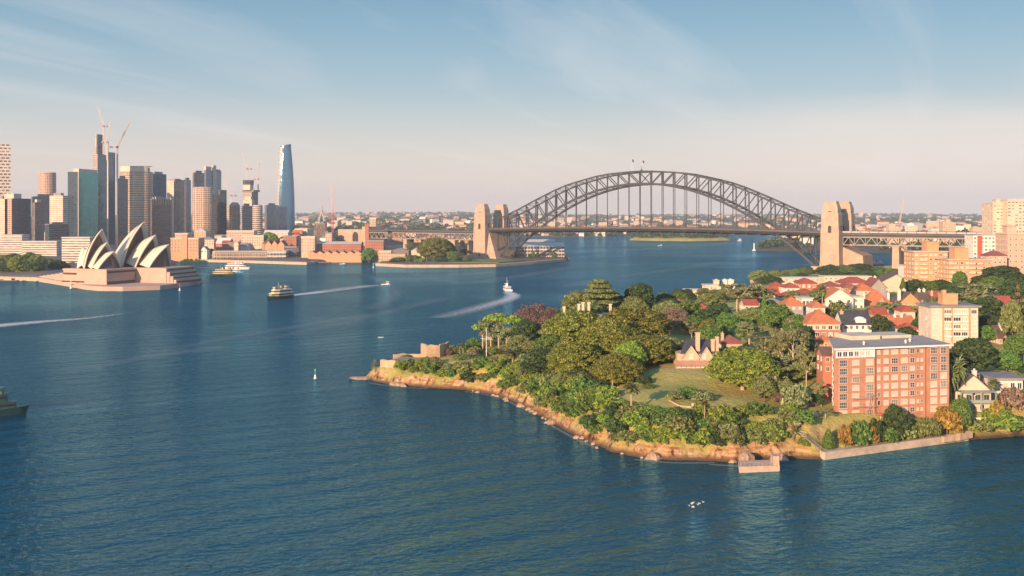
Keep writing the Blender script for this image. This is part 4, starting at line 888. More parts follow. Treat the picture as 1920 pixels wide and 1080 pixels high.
B('low cream wing of the waterside hotel', 733, 760, 475, 477, 1474, 20, 'sand', 'grey', 'flat', W4(6, 2, 1.8, 2.4, 4))
B('curved dark roof behind the waterside hotel', 733, 766, 465, 470, 1520, 26, 'brown', 'grey', 'hip')
B('yellow roofed pavilion beside the big fig tree', 771, 796, 465, 470, 1500, 14, 'cream', 'pale', 'hip')
# finger wharf beyond the left pylon
wh = B('long two-storey finger wharf shed with grey blue glazing beyond the left pylon', 966, 1058, 455, 462, 1640, 40, 'grey', 'pale', 'gable_x', wm='shed', zb=2.5, name='wharf_shed', cat='wharf')
m = MB(); hw = 46*1640/F; m.box(-hw-4, hw+8, -9, 46, -2.5, .6); m.build('wharf_deck', mat('wharf_timber', (.20, .14, .10), .9), wh)
m = MB()
for i in range(24): m.box(-hw+i*2*hw/23-.3, -hw+i*2*hw/23+.3, -7, -6.4, 0, 9)
m.build('piles', mat('wharf_timber', (.2, .14, .1)), wh)
B('second pale wharf roof behind the finger wharf', 985, 1040, 449, 453, 1760, 30, 'grey', 'pale', 'gable_x', wm='shed', zb=2.5, name='wharf_shed', cat='wharf')
# gardens at the left edge
B('stacked white apartment terrace above the garden trees at the left edge', -8, 41, 440, 442, 1500, 24, 'white', 'pale', 'flat', wm='apt', cat='apartment block')
B('long low white apartment block behind the garden trees', 41, 106, 452, 454, 1480, 24, 'white', 'pale', 'flat', wm='apt', cat='apartment block')
B('white banded apartment block immediately left of the sails', 113, 171, 444.5, 446, 1330, 26, 'white', 'pale', 'flat', wm='apt', cat='apartment block', rot=-10)
B('white kiosk on the lawn among the garden trees', 76, 83, 489.5, 492, 1215, 6, 'white', 'white', 'hip')
# cable-stayed bridge far off
D = 4500; r = thing('cable_stayed_bridge', 'distant cable-stayed bridge with a tall A-shaped pylon', 'bridge', (wx(603, D), D, 0))
m = MB(); zt = wz(386, D)
for s in (-1, 1): m.bar((s*19, 0, 0), (s*9, 0, 60), 7); m.bar((s*9, 0, 60), (s*1.5, 0, zt-30), 6)
m.bar((0, 0, zt-32), (0, 0, zt), 8); m.build('pylon', mat('bridge_concrete', (.40, .36, .33)), r)
m = MB(); m.box(-420, 420, -12, 12, 34, 38); m.build('deck', mat('bridge_concrete', (.4, .36, .33)), r)
m = MB()
for k in range(1, 9):
    for s in (-1, 1): m.bar((0, 0, zt-6-k*3), (s*k*24, 0, 38), .9)
m.build('cables', mat('cable_grey', (.45, .42, .40)), r)

# ---------------------------------------------------------------- buildings beyond and beside the right pylon
def BR(label, px0, px1, yr, ye, D, depth, wall, roof='pale', kind='flat', win=None, cat='building', name='apartment_block', **k):
    return building(name, label, cat, px0, px1, yr, ye, D, depth, wall, roof, kind, zb=k.pop('zb', float(mcm_h(np.array([[wx((px0+px1)/2, D)]]), np.array([[D+6.]]))[0, 0])), win=win, sub=False, **k)
WB = lambda nc, nr, st=3.4: (nc, nr, 2.2, 1.8, (0, 0, 2), WHITE, 1.2, st)
BR('small orange brick apartment block left of the lone white crane', 1667, 1686, 420, 421, 1960, 16, 'palebrick', win=WB(4, 5), cat='apartment block')
BR('cream apartment block right of the lone white crane', 1694, 1720, 423.5, 425, 1930, 16, 'cream', win=WB(5, 4), cat='apartment block')
BR('little red roofed house beyond the right approach of the bridge', 1728, 1741, 430, 435, 1900, 12, 'orangebrick', 'red', 'hip')
BR('low white block left of the tall pale apartments on the far ridge', 1746, 1768, 428.5, 430, 1940, 16, 'white', win=WB(5, 2))
BR('tall cream apartment block with a stepped top on the far ridge', 1768, 1792, 417, 418, 1900, 18, 'sand', win=WB(5, 8), cat='apartment block', chim=((0, .5, 6, 4),))
BR('small pale pink house at the far ridge beside the white tower', 1824, 1840, 424, 427, 1880, 14, 'pink', 'pale', 'hip')
def BH(label, px0, px1, yr, ye, D, depth, wall, roof='pale', kind='flat', **k):
    return building(k.pop('name', 'apartment_block'), label, k.pop('cat', 'apartment block'), px0, px1, yr, ye, D, depth, wall, roof, kind, head=k.pop('head', True), **k)
BH('tall white apartment tower with a dark glass corner at the right edge', 1862, 1888, 380, 382, 1010, 24, 'cream', zb=20, win=(4, 20, 2.6, 1.5, (0, 0, 1, 2), WHITE, 1.5, 3.2), name='apartment_tower', sub=False, chim=((.4, .4, 3, 4),))
BH('stepped white apartment tower touching the right edge, broad window bands', 1889, 1930, 373, 375, 1000, 26, 'cream', zb=20, win=(6, 21, 2.9, 1.5, (0, 0, 1, 2), WHITE, 1.5, 3.2), name='apartment_tower', sub=False, sidewin=False)
b = BH('pink and white apartment slab with a red panel beside the bridge approach', 1825, 1900, 440.5, 442, 830, 16, 'white', zb=28, win=(11, 6, 2.0, 1.6, (0, 2, 1), WHITE, 1.2, 3.2), sub=False)
m = MB(); W = 75*830/F; m.box(-W*.40, -W*.28, -.25, -.05, 0, wz(442, 830)-28); m.build('red_panel', mat('red_paint', (.50, .10, .06)), b)
BH('pale block with small square windows at the right edge', 1889, 1932, 437, 439, 730, 18, 'pink', zb=26, win=(4, 6, 1.3, 1.5, (0,), WHITE, 3, 4.0), sub=False, chim=((-.3, .5, 5, 3.5),))
BH('pink house with a dark maroon hip roof beside the pale block', 1853, 1888, 470, 479, 720, 12, 'pink', 'darkred', 'hip', cat='house', name='house', win=(4, 2, 1.4, 1.6))
# the yellow brick pair
YB = (5, 9, 2.2, 1.7, (0, 2, 1, 1), WHITE, 1.1, 2.95)
def yellow(label, px0, px1, ytop, D, depth, cols, roofbox, bal):
    b = BH(label, px0, px1, ytop, ytop+1.5, D, depth, 'orangebrick', 'pale', 'flat', win=(cols, 9, 2.0, 1.5, (0, 2, 1, 1), WHITE, 1.2, 3.0), over=.8, wm=mat('yellow_brick', (.56, .315, .165), .85, .12, .4))
    W = (px1-px0)*D/F; base = b.location.z; ze = wz(ytop+1.5, D)-base
    for f in bal:
        for j in range(9):
            z = ze-2.7-j*3.0; m = MB(); x = -W/2+W*f; m.box(x-2.4, x+2.4, -1.3, 0, z-.25, z); m.box(x-2.4, x+2.4, -1.3, -1.2, z, z+.95); m.box(x-2.4, x-2.3, -1.2, 0, z, z+.95); m.box(x+2.3, x+2.4, -1.2, 0, z, z+.95)
            m.build('balcony', wallmat('cream'), b)
    fx, wb, hb = roofbox; m = MB(); m.box(-W/2+W*fx-wb, -W/2+W*fx+wb, depth*.2, depth*.7, ze+.5, ze+hb); m.box(-W/2+W*fx-wb-.3, -W/2+W*fx+wb+.3, depth*.2-.3, depth*.7+.3, ze+hb, ze+hb+.4); m.build('lift_house', mat('yellow_brick', (.56, .315, .165)), b)
    return b
yellow('tall yellow brick apartment block with white balconies, the left and higher roofed of a pair', 1714, 1777, 471, 690, 18, 7, (.62, 4, 6.5), (.27,))
yellow('yellow brick apartment block with dark balcony recesses, the right one of a pair', 1779, 1859, 486, 668, 18, 8, (.36, 4.5, 7.5), (.08, .55, .7))
# ---------------------------------------------------------------- houses on the headland
def house(label, px0, px1, yr, ye, ht, depth, wall, roof, kind='hip', win=(3, 2, 1.3, 1.5), chim=(), D=None, **k):
    D = D or solve((px0+px1)/2, ye, ht, k.pop('lo', 330)); k.setdefault('sub', True)
    return building(k.pop('name', 'house'), label, k.pop('cat', 'house'), px0, px1, yr, ye, D, depth, wall, roof, kind, head=True, win=win, chim=chim, **k)
house('square red brick house with a dark red pyramid roof', 1502, 1532, 522.5, 530.5, 9, 15, 'brick', 'red', 'hip', (3, 2, 1.6, 1.8), lo=560)
house('long low cream house with a red hip roof in front of the pylon trees', 1579, 1633, 520, 530, 6, 14, 'cream', 'red', 'hip', (6, 1, 1.6, 1.4), lo=640)
house('cream house with a maroon roof between the brick pyramid and the long red roof', 1545, 1580, 528, 537, 6, 12, 'cream', 'darkred', 'hip', (4, 1, 1.6, 1.4), lo=600)
house('long pale flat-roofed block in front of the pylon base', 1462, 1545, 520, 521.5, 9, 16, 'cream', 'pale', 'flat', (10, 2, 1.8, 1.4), cat='apartment block', name='apartment_block', D=940, sub=False)
house('pale terrace block behind the long red roof', 1545, 1634, 517.5, 519, 8, 14, 'cream', 'pale', 'flat', (10, 2, 1.8, 1.4), cat='apartment block', name='apartment_block', D=905, sub=False)
house('wide house with linked red roofs left of the tall date palm', 1490, 1540, 543, 552, 6.5, 14, 'cream', 'red', 'hip', (5, 2, 1.4, 1.4), lo=480)
house('house with a red roof sloping to the left edge of the linked roofs', 1464, 1496, 549, 556, 6, 12, 'white', 'red', 'hip', (3, 1, 1.4, 1.4), lo=480)
house('small house with a bright orange pyramid roof', 1471, 1506, 557, 571.5, 5.5, 10, 'grey', 'orange', 'hip', (3, 1, 1.3, 1.4))
house('white house front of tall dark windows beside the bright orange pyramid', 1504, 1524, 558, 560, 8, 12, 'white', 'pale', 'flat', (3, 2, 1.5, 2.2, (0,)))
b = house('large white gabled house with an orange tiled roof', 1548, 1600, 541, 558.5, 9, 15, 'white', 'orange', 'gable_y', (3, 2, 1.7, 1.6, (0,)), D=545)
house('plain white wing of the large gabled house', 1600, 1620, 556, 558, 9, 12, 'white', 'pale', 'flat', (2, 2, 1.4, 1.6), D=548)
b = house('house with a broad orange roof and a round brick bay', 1621, 1676, 546, 573, 7, 14, 'cream', 'orange', 'hip', (5, 2, 1.4, 1.5), ((.8, .3, 3.5, .6, 'white'), (-.75, .5, 3, .6, 'white')), D=560)
W = 55*560/F; h = wz(573, 560)-b.location.z; m = MB(); m.lathe([(2.4, -1), (2.4, h+1.5), (2.7, h+1.6), (2.7, h+2), (.2, h+4.6)], 12, 0, (W*.08, -.6)); m.build('bay', mat('bay_brick', (.50, .24, .16)), b)
b = house('gabled cream and brown house with three white chimneys', 1686, 1727, 548, 567, 9, 13, 'orangebrick', 'brown', 'gable_y', (3, 2, 1.7, 1.6, (0, 2)), ((-.85, .2, 6, .7, 'white'), (.1, .8, 5.5, .7, 'white')), D=548)
house('brown roofed wing with chimneys right of the gabled cream house', 1726, 1744, 548, 560, 8, 12, 'brown', 'brown', 'gable_x', (2, 1, 1.3, 1.4), ((.6, .5, 4.5, .6, 'white'), (-.4, .5, 4.5, .6, 'white')), D=552)
house('red roofed house behind the brick box of the cream flats', 1744, 1776, 547, 565, 7, 14, 'cream', 'red', 'gable_x', (3, 1, 1.3, 1.3), ((-.45, .3, 3.6, .6, 'pink'),), D=556)
b = house('two-storey house with a big orange hip roof, cream above red brick', 1514, 1575, 583, 606, 9, 15, 'cream', 'orange', 'hip', (5, 1, 1.9, 1.7, (0, 2, 1)), ((.1, .5, 3.8, .6, 'orangebrick'),), D=430)
W = 61*430/F; m = MB(); m.box(-W/2-.35, W/2+.35, -.4, 15.4, -3, 4.4); m.build('lower_storey', wallmat('brick'), b)
for i in range(5): window(b, 1.8, 1.7, T(-W/2+W*(i+.5)/5, -.42, 2.6), (1, 0, 2)[i % 3])
b = house('house with a dark slate roof and a curved white dormer above a terrace', 1580, 1634, 584, 606, 4.5, 12, 'white', 'slate', 'gable_x', (5, 1, 1.2, 1.6, (0,)), ((-.85, .4, 3, .7, 'sand'),), D=440)
m = MB(); W = 54*440/F; h = wz(606, 440)-b.location.z
m.prism([(-.5, .2), (4.0, .2), (4.0, 4), (-.5, 4)], h-.5, h+1.7, 0, 0); m.lathe([(2.6, h+1.7), (1.6, h+2.5), (.1, h+2.8)], 10, 0, (1.75, 1.8), 1, .8); m.build('dormer', WHITE, b)
m = MB(); m.box(-W/2-.6, W/2+.6, -8, -.2, -5, 0.2); m.build('terrace', wallmat('cream'), b)
m = MB(); m.box(-W/2-.6, W/2+.6, -8.1, -7.95, .2, 1.1); m.build('terrace_rail', mat('rusty_rail', (.30, .15, .10)), b)
for i in range(5): window(b, 1.0, 1.2, T(-W/2+1.6+i*1.5, -8.03, -1.6), 0)
house('small house with an orange gable roof half hidden by dark trees', 1674, 1716, 593, 607, 4.2, 11, 'cream', 'orange', 'gable_x', (3, 1, 1.2, 1.2), ((-.5, .4, 2.8, .5, 'white'), (.1, .4, 2.8, .5, 'white')), D=450)
house('low red roofed porch below the small orange gable', 1692, 1722, 607, 617, 3.2, 8, 'white', 'red', 'hip', (3, 1, 1.2, 1.2), D=432)
house('house with an orange hip roof left of the beige gable', 1606, 1640, 532, 544, 6.5, 13, 'cream', 'orange', 'hip', (3, 1, 1.3, 1.4), lo=520)
house('brown and red gabled house right of the blue turret', 1632, 1662, 522, 538, 7, 14, 'grey', 'darkred', 'gable_y', (2, 1, 1.4, 1.5), ((.2, .6, 4.5, .6, 'white'),), lo=560)
house('little house with a pointed blue turret roof', 1600, 1612, 536, 551, 8, 5, 'white', 'slate', 'hip', (1, 1, 1.2, 1.3), D=575)
house('house with a wide plain beige gable end', 1654, 1706, 514, 527, 7, 16, 'cream', 'brown', 'gable_y', (2, 1, 1.2, 1.4), lo=640)
house('white box house left of the yellow brick block', 1697, 1715, 497, 498.5, 7, 14, 'white', 'pale', 'flat', (2, 1, 1.3, 1.4), D=790)
house('house with a dark flat roof between the beige gable and the yellow brick block', 1680, 1713, 508, 514, 6, 16, 'grey', 'brown', 'hip', (3, 1, 1.3, 1.4), lo=650)
house('red roof deep in the dark trees near the right edge', 1872, 1902, 556, 573, 6.5, 12, 'pink', 'red', 'gable_x', (2, 1, 1.3, 1.3), lo=430)
b = house('pink brick villa with a dark slate roof at the right edge', 1878, 1925, 605, 628, 8.5, 14, 'pink', 'brown', 'hip', (4, 2, 1.3, 2.0, (1, 2)), ((-.85, .2, 3.2, .6, 'white'),), D=428)
m = MB(); m.box(-1.2, 1.4, -.1, 3, wz(628, 428)-b.location.z+.5, wz(628, 428)-b.location.z+2.6); m.build('dormer', WHITE, b)
house('narrow grey roofed wing attached to the pink villa', 1872, 1880, 612, 632, 8, 10, 'pink', 'brown', 'gable_x', (1, 2, 1.1, 1.6), D=424)
b = house('cream beach villa with a brown gambrel gable above a small pool', 1792, 1858, 702, 731, 6.6, 13, 'cream', 'brown', 'gable_y', (1, 1, 1.6, .9, (0,)), ((.55, .5, 4.2, .6, 'white'),), D=337, sidewin=False)
W = 66*337/F; h = wz(731, 337)-b.location.z; m = MB(); m.box(-W/2+.5, W/2+.7, -2.6, -.05, 3.2, 3.5); m.box(-W/2+.5, W/2+.7, -2.7, -2.5, 3.5, 4.3); m.box(-W/2+.4, W/2+.8, -2.9, -.05, h-.4, h-.1)
for x in (-W/2+.7, -1.5, 1.6, W/2+.4): m.box(x-.12, x+.12, -2.65, -2.4, 0, h-.4)
m.build('verandah', mat('green_grey_trim', (.26, .32, .28)), b)
for i in range(4): window(b, 1.9, 1.9, T(-W/2+W*(i+.5)/4, 0, 4.8), 0, mat('green_grey_trim', (.26, .32, .28))); 
for i in range(3): window(b, 1.6, 1.9, T(-W/2+W*(i+1)/4, 0, 1.4), 0)
house('grey flat-roofed pavilion right of the beach villa', 1866, 1918, 708, 712, 3.4, 12, 'white', 'grey', 'flat', (4, 1, 1.6, 2.2, (0, 0, 1)), D=350, over=1.2)
p = on(1828, 777); pg = gz(p[0]+2, p[1]-1); r = thing('swimming_pool', 'small turquoise swimming pool in front of the cream beach villa', 'pool', (p[0], p[1], pg)); m = MB(); m.box(-3.2, 3.2, -1.6, 2.2, -2, .5); m.build('surround', wallmat('white'), r); m = MB(); m.box(-2.8, 2.8, -1.2, 1.8, .3, .52); m.build('water', mat('pool_water', (.06, .30, .30), .08, .1, 1), r)
house('red hip-roofed house above the far end of the linked red roofs', 1536, 1560, 536, 546, 6.5, 12, 'brick', 'red', 'hip', (3, 1, 1.3, 1.4), lo=540)
house('white house with a grey roof peeping above the trees left of the linked red roofs', 1440, 1466, 560, 567, 5.5, 11, 'white', 'grey', 'hip', (3, 1, 1.3, 1.4), lo=440)
house('cream house with a red roof deep in the mid-headland trees', 1396, 1422, 562, 571, 6, 11, 'cream', 'red', 'gable_x', (3, 1, 1.3, 1.4), lo=480)
house('narrow brick house with an orange gable right of the round bay house', 1668, 1686, 560, 572, 7, 11, 'orangebrick', 'orange', 'gable_y', (2, 1, 1.3, 1.5), D=566)
house('pale flat-roofed extension left of the slate roof', 1563, 1580, 606, 608, 5, 8, 'white', 'pale', 'flat', (2, 1, 1.2, 1.5), D=452)
house('white cottage with an orange roof below the brown gabled wing', 1736, 1752, 570, 578, 4.5, 9, 'white', 'orange', 'gable_x', (2, 1, 1.1, 1.2), D=520)
house('brick house with a maroon hip roof just left of the blue turret', 1584, 1604, 528, 538, 6.5, 11, 'brick', 'darkred', 'hip', (3, 1, 1.3, 1.4), lo=600)
house('cream house with a red gable roof behind the brown and red gables', 1634, 1656, 527, 535, 6.5, 11, 'cream', 'red', 'gable_x', (3, 1, 1.3, 1.4), lo=680)
house('white house with a red hip roof left of the brick pyramid', 1474, 1500, 531, 539, 6.5, 12, 'white', 'red', 'hip', (3, 1, 1.4, 1.4), lo=600)
house('salmon house with a red hip roof behind the white-limbed gum', 1446, 1472, 529, 537, 6, 12, 'pink', 'red', 'hip', (3, 1, 1.4, 1.4), lo=640)
house('white house with an orange hip roof just right of the bright orange pyramid', 1524, 1547, 566, 576, 6.5, 11, 'white', 'orange', 'hip', (3, 1, 1.3, 1.4), lo=440)
house('brick house with a red gable roof below the broad orange roof', 1640, 1664, 578, 588, 6, 10, 'brick', 'red', 'gable_x', (3, 1, 1.3, 1.4), lo=430)
house('cream house with a red hip roof below the gabled cream and brown house', 1692, 1716, 574, 583, 6, 10, 'cream', 'red', 'hip', (3, 1, 1.3, 1.4), lo=440)
house('small white house with an orange gable facing the camera among the mid-headland gums', 1470, 1488, 576, 586, 5.5, 9, 'white', 'orange', 'gable_y', (2, 1, 1.2, 1.4), lo=430)
# waterfront west of the hill
house('house with an orange hip roof low on the far waterfront', 1249, 1297, 555, 567, 5.5, 12, 'cream', 'orange', 'hip', (4, 1, 1.3, 1.4), D=690)
house('beige flat-roofed block on the far waterfront', 1287, 1323, 543, 545, 9.5, 13, 'cream', 'pale', 'flat', (3, 2, 1.6, 1.5), D=740)
house('stepped cream waterfront apartments', 1323, 1352, 534, 536, 11, 14, 'cream', 'pale', 'flat', (4, 3, 1.6, 1.4), ((.6, .5, 3, 2),), D=775)
house('cream waterfront apartments with two square white roof turrets', 1350, 1377, 537, 539, 10, 14, 'white', 'pale', 'flat', (4, 3, 1.6, 1.4), ((-.1, .5, 4.5, 1.6), (.7, .5, 4.5, 2.2, 'white')), D=782)
house('little cream house with a bright red hip roof in the trees', 1309, 1329, 570, 578, 4, 8, 'cream', 'red', 'hip', (2, 1, 1.2, 1.2), lo=480)
house('red gabled house behind the two bare-trunked gum trees', 1436, 1462, 539, 552, 7, 12, 'cream', 'red', 'gable_x', (3, 1, 1.3, 1.3), lo=600)
house('low salmon house on the waterfront left of the pylon trees', 1412, 1440, 521, 524, 5.5, 12, 'pink', 'pale', 'hip', (3, 1, 1.4, 1.4), D=955)
# cream flats with a brick penthouse box
b = BH('cream six-storey flats with orange brick strips and a brick box on the roof', 1746, 1834, 572.5, 576, 418, 13, 'white', 'grey', 'flat', over=1.0, zb=14.5, wm=mat('pale_render', (.62, .535, .44), .85, .14, .3))
W = 88*418/F; h = wz(576, 418)-14.5; bm_ = mat('orange_brick_strip', (.56, .27, .14), .85, .12, .4); m = MB()
for f in (.255, .44, .82): m.box(-W/2+W*f-.35, -W/2+W*f+.35, -.18, .1, -2, h-.05)
m.build('brick_strip', bm_, b)
for i, (f, ww) in enumerate(((.08, 1.5), (.35, 3.0), (.55, 3.2), (.71, 2.6), (.91, 2.4))):
    for j in range(6): window(b, ww, 1.7, T(-W/2+W*f, 0, h-1.9-j*3.05), (1, 0, 1, 2, 1, 0, 1)[(i*3+j*2) % 7], WHITE, (2 if ww > 2 else 1, 0))
    if i in (1, 2, 3):
        for j in range(6): m = MB(); x = -W/2+W*f; m.box(x-ww*.55, x+ww*.55, -.7, -.02, h-3.3-j*3.05, h-3.1-j*3.05); m.box(x-ww*.55, x+ww*.55, -.75, -.65, h-3.1-j*3.05, h-2.5-j*3.05); m.build('balcony', wallmat('white'), b)
for j in range(6): window(b, 1.6, 1.5, T(-W/2, 5, h-1.9-j*3.05, R(-90)), j % 3)
m = MB(); m.box(-W/2+W*.35-.2, -W/2+W*.66, 4, 9, h, h+5.0); m.box(-W/2+W*.35-.4, -W/2+W*.66+.2, 3.8, 9.2, h+5.0, h+5.3); m.box(-W/2+W*.35-.2, -W/2+W*.35+1.2, 4.1, 5.5, h+5.3, h+6.8); m.build('penthouse', mat('yellow_brick', (.56, .315, .165)), b)
# the big red brick block on the shore
RB = mat('salmon_red_brick', (.44, .20, .12), .85, .16, .35, c2=(.53, .26, .165))
D = 318; rot = R(14); W = 41.3; b = thing('apartment_block', 'big eight-storey red brick apartment block with rows of white windows at the water', 'apartment block', (wx(1563, D), D, 7.6), rot)
h = wz(655.5, D)-7.6; st = (h-1.0)/8; dep = 22
m = MB(); SL = .58; m.prism([(0, 0), (W, 0), (W+5, dep), (dep*SL, dep)], -4, h, 0, 0)
m.prism([(-.4, -.9), (W*.345, -.9), (W*.345, 0), (.1, 0)], -4, h-.02, 0, 0); m.prism([(W*.81, -.7), (W+.05, -.7), (W+.05, 0), (W*.81, 0)], -4, h-.02, 0, 0); m.build('wall', RB, b)
m = MB(); m.prism([(-1, -1.8), (W+1, -1.6), (W+6, dep+1), (dep*SL-.6, dep+1)], h, h+.55, 0, 1); m.build('roof', [WHITE, mat('bitumen_roof', (.36, .315, .27), .9, .15, .2)], b)
m = MB(); m.box(W*.40, W*.66, dep*.72, dep*1.2, h+.56, h+1.9); m.box(W*.70, W*.98, dep*.8, dep*1.25, h+.56, h+1.5); m.build('roof_room', wallmat('cream'), b)
for x, y in ((W*.33, 4.5), (W*.71, 5), (W*.80, 8)): m = MB(); m.tube([(x, y, h+.5), (x, y, h+1.2)], .3, 8); m.lathe([(.5, h+1.2), (.1, h+1.7)], 8, 0, (x, y)); m.build('roof_vent', WHITE, b)
m = MB(); m.box(W*.352, W*.358, -.2, -.03, -2, h); m.box(W*.80, W*.803, -.2, -.03, -2, h); m.build('drainpipe', mat('drain_brown', (.20, .08, .06)), b)
BEIGE = mat('beige_frames', (.62, .54, .46), .5, .08, .5)
COLS = [(.067, 3.1, 2.3, 3), (.175, 2.7, 2.0, 2), (.295, 2.9, 2.3, 3), (.388, 1.2, 1.7, 0), (.452, 1.9, 1.9, 1), (.527, 2.6, 2.0, 2), (.612, 2.6, 2.0, 2), (.683, 1.9, 1.8, 1), (.732, .9, 1.3, 0), (.768, 1.0, 1.3, 0), (.862, 2.7, 2.3, 3), (.95, 2.6, 2.3, 3)]
rnd = random.Random(4)
for i, (f, ww, wh, mu) in enumerate(COLS):
    for j in range(8):
        if i in (0, 1, 2) and j == 0: continue
        if i in (3, 4, 5) and j == 7: continue
        y = -.9 if f < .345 else (-.7 if f > .81 else 0)
        dark = (rnd.random() < (.55 if i in (0, 7, 10, 11) else .14)); g = 0 if dark else (2 if rnd.random() < (.35 if i in (0, 2, 10, 11) else .12) else 1)
        window(b, ww*.93, wh*.9, T(W*f, y, h-1.35-j*st-(.25 if j else 0)), g, BEIGE, (mu if (i in (0, 2, 10, 11) or g != 1) else 0, 1 if (mu and g != 1) else 0))
m = MB(); m.box(.2, W*.34, -1.0, -.92, h-2.6, h-.2); m.build('glazed_band', WHITE, b)
for k in range(6): window(b, 1.7, 1.7, T(1.4+k*2.0, -1.02, h-1.4), (0, 0, 0, 2, 1, 1)[k])
for j in range(7):
    for y in (4, 10): window(b, 1.6, 1.6, T(y*SL, y, h-1.6-j*st, R(-90)-math.atan(SL)), rnd.choice((0, 1, 2)))
m = MB(); m.box(W*.935, W*.965, -.8, -.71, .2, 2.4); m.build('door', WHITE, b)
m = MB()
for j in range(3): m.box(W*.13, W*.33, -2.1, -.9, 1.5+j*st-.15, 1.5+j*st); m.bar((W*.13, -2.1, 2.4+j*st), (W*.33, -2.1, 2.4+j*st), .06)
m.bar((W*.25, -2.0, 0), (W*.285, -2.0, 1.5+2.4*st), .12); m.bar((W*.265, -2.0, 0), (W*.30, -2.0, 1.5+2.4*st), .12); m.build('fire_stairs', mat('pink_rail', (.50, .32, .27)), b)
b2 = house('red brick annexe with a low tiled roof left of the big brick block', 1543, 1561, 652, 664, 8, 7, 'brick', 'brown', 'gable_x', (1, 2, 1.3, 1.6), D=335)
house('orange tiled roof on a brick stair tower left of the big brick block', 1537, 1560, 630, 638, 6, 6, 'orangebrick', 'orange', 'hip', (1, 1, 1.1, 1.3), D=372)
# sandstone cottage with twin gables on the lawn
SAN = mat('cottage_sandstone', (.56, .40, .27), .85, .12, .5)
D = 375; cx0 = 1266; sc_ = D/F; zb = gz(wx(1300, D), D)
b = thing('cottage', 'sandstone cottage with twin pointed gables, slate roofs and a verandah on the lawn', 'house', (wx(1300, D), D, zb), 0)
def lx(px): return (px-1300)*sc_
def lz(py): return wz(py, D)-zb
m = MB(); m.box(lx(1270), lx(1345), 0, 10, -2, lz(663)); ro = MB()
for a, c, apex in ((1279, 1312, 648), (1311, 1337, 650)):
    A, C_, mid = lx(a), lx(c), lx((a+c)/2); m.prism([(A, -.6), (C_, -.6), (C_, 0), (A, 0)], -2, lz(672), 0, 0); ze, za = lz(670), lz(apex)
    m.face([(A, -.6, ze), (C_, -.6, ze), (mid, -.6, za)]); m.face([(A, -.6, lz(672)), (C_, -.6, lz(672)), (C_, -.6, ze), (A, -.6, ze)])
    for s, e in ((-1, A), (1, C_)):
        q = [(e+s*.35, -1, ze-.5), (e+s*.35, 7, ze-.5), (mid, 7, za+.12), (mid, -1, za+.12)]; ro.face(q if s > 0 else q[::-1]); ro.face([q[0], q[3], (q[3][0], -1, q[3][2]-.3), (q[0][0], -1, q[0][2]-.3)], 1)
for y0, y1, z0, z1 in ((-.2, 6, lz(664), lz(640)), (12, 6, lz(664), lz(640))):
    ro.face([(lx(1275), y0, z0), (lx(1352), y0, z0), (lx(1350), y1, z1), (lx(1290), y1, z1)][::1 if y0 < y1 else -1])
m.build('wall', SAN, b); ro.build('roof', [roofmat('slate'), wallmat('cream')], b)
for px, py0, w_ in ((1309.5, 626, .75), (1338, 639, .6), (1346, 634, .5)): m = MB(); m.box(lx(px)-w_, lx(px)+w_, 1, 2.4, lz(664), lz(py0)); m.box(lx(px)-w_*1.25, lx(px)+w_*1.25, .8, 2.6, lz(py0), lz(py0)+.4); m.build('chimney', SAN, b)
for px in (1296, 1320): window(b, 1.3, 2.0, T(lx(px), -.63, lz(668)), 1, WHITE, (1, 0))
m = MB(); m.prism([(lx(1265), -4), (lx(1336), -4), (lx(1336), -.65), (lx(1265), -.65)], lz(684)-.0, lz(684)+.25, 0, 0, top=[(lx(1265), -4), (lx(1336), -4), (lx(1334), -.65), (lx(1267), -.65)]); m.face([(lx(1264), -4.3, lz(684)+.2), (lx(1337), -4.3, lz(684)+.2), (lx(1335), -.7, lz(675)), (lx(1266), -.7, lz(675))]); m.build('verandah_roof', mat('terracotta_iron', (.50, .27, .18), .7, .15, .5), b)
m = MB()
for k in range(9): x = lx(1266)+(lx(1335)-lx(1266))*k/8; m.box(x-.14, x+.14, -4, -3.7, -.5, lz(684))
m.box(lx(1266), lx(1335), -4, -3.85, .1, .9); m.box(lx(1265), lx(1336), -4.2, 0, -2, .1); m.build('verandah', wallmat('cream'), b)
for k in range(5): window(b, 1.4, 2.1, T(lx(1275)+k*2.6, -.62, 1.4), 0, WHITE, (1, 0))
house('low slate roofed wing at the left of the twin-gabled cottage', 1263, 1281, 641, 653, 4.5, 8, 'sand', 'slate', 'hip', (2, 1, 1.2, 1.3), D=392)
house('sandstone outbuilding with a red hip roof right of the cottage', 1353, 1392, 630, 643, 4.6, 9, 'sand', 'darkred', 'hip', (3, 1, 1.2, 1.3), ((-.8, .3, 3, .5, 'sand'),), D=400)
# the mansion hidden by the fig trees
D = 455; b = house('cream colonnaded mansion mostly hidden behind the fig trees, five white chimneys', 1014, 1158, 592, 603, 10, 16, 'cream', 'grey', 'hip', (9, 2, 1.8, 2.0, (0,)), (), D=D, name='mansion')
h = wz(603, D)-b.location.z; W = 144*D/F
for px, py in ((1059, 577), (1087, 572), (1095, 569), (1106, 569), (1147, 572)): m = MB(); x = (px-1086)*D/F; zt = wz(py, D)-b.location.z; m.box(x-.55, x+.55, 6, 7.2, h-1, zt-.5); m.box(x-.75, x+.75, 5.8, 7.4, zt-.5, zt); m.build('chimney', wallmat('cream'), b)
m = MB()
for k in range(5): x = -W/2+k*3.4; m.box(x-.25, x+.25, -2.4, -1.9, 0, h-.4)
m.box(-W/2-.4, -W/2+14, -2.6, 0, h-.4, h); m.box(-W/2-.4, -W/2+14, -2.5, 0, h/2-.25, h/2); m.build('colonnade', wallmat('cream'), b)
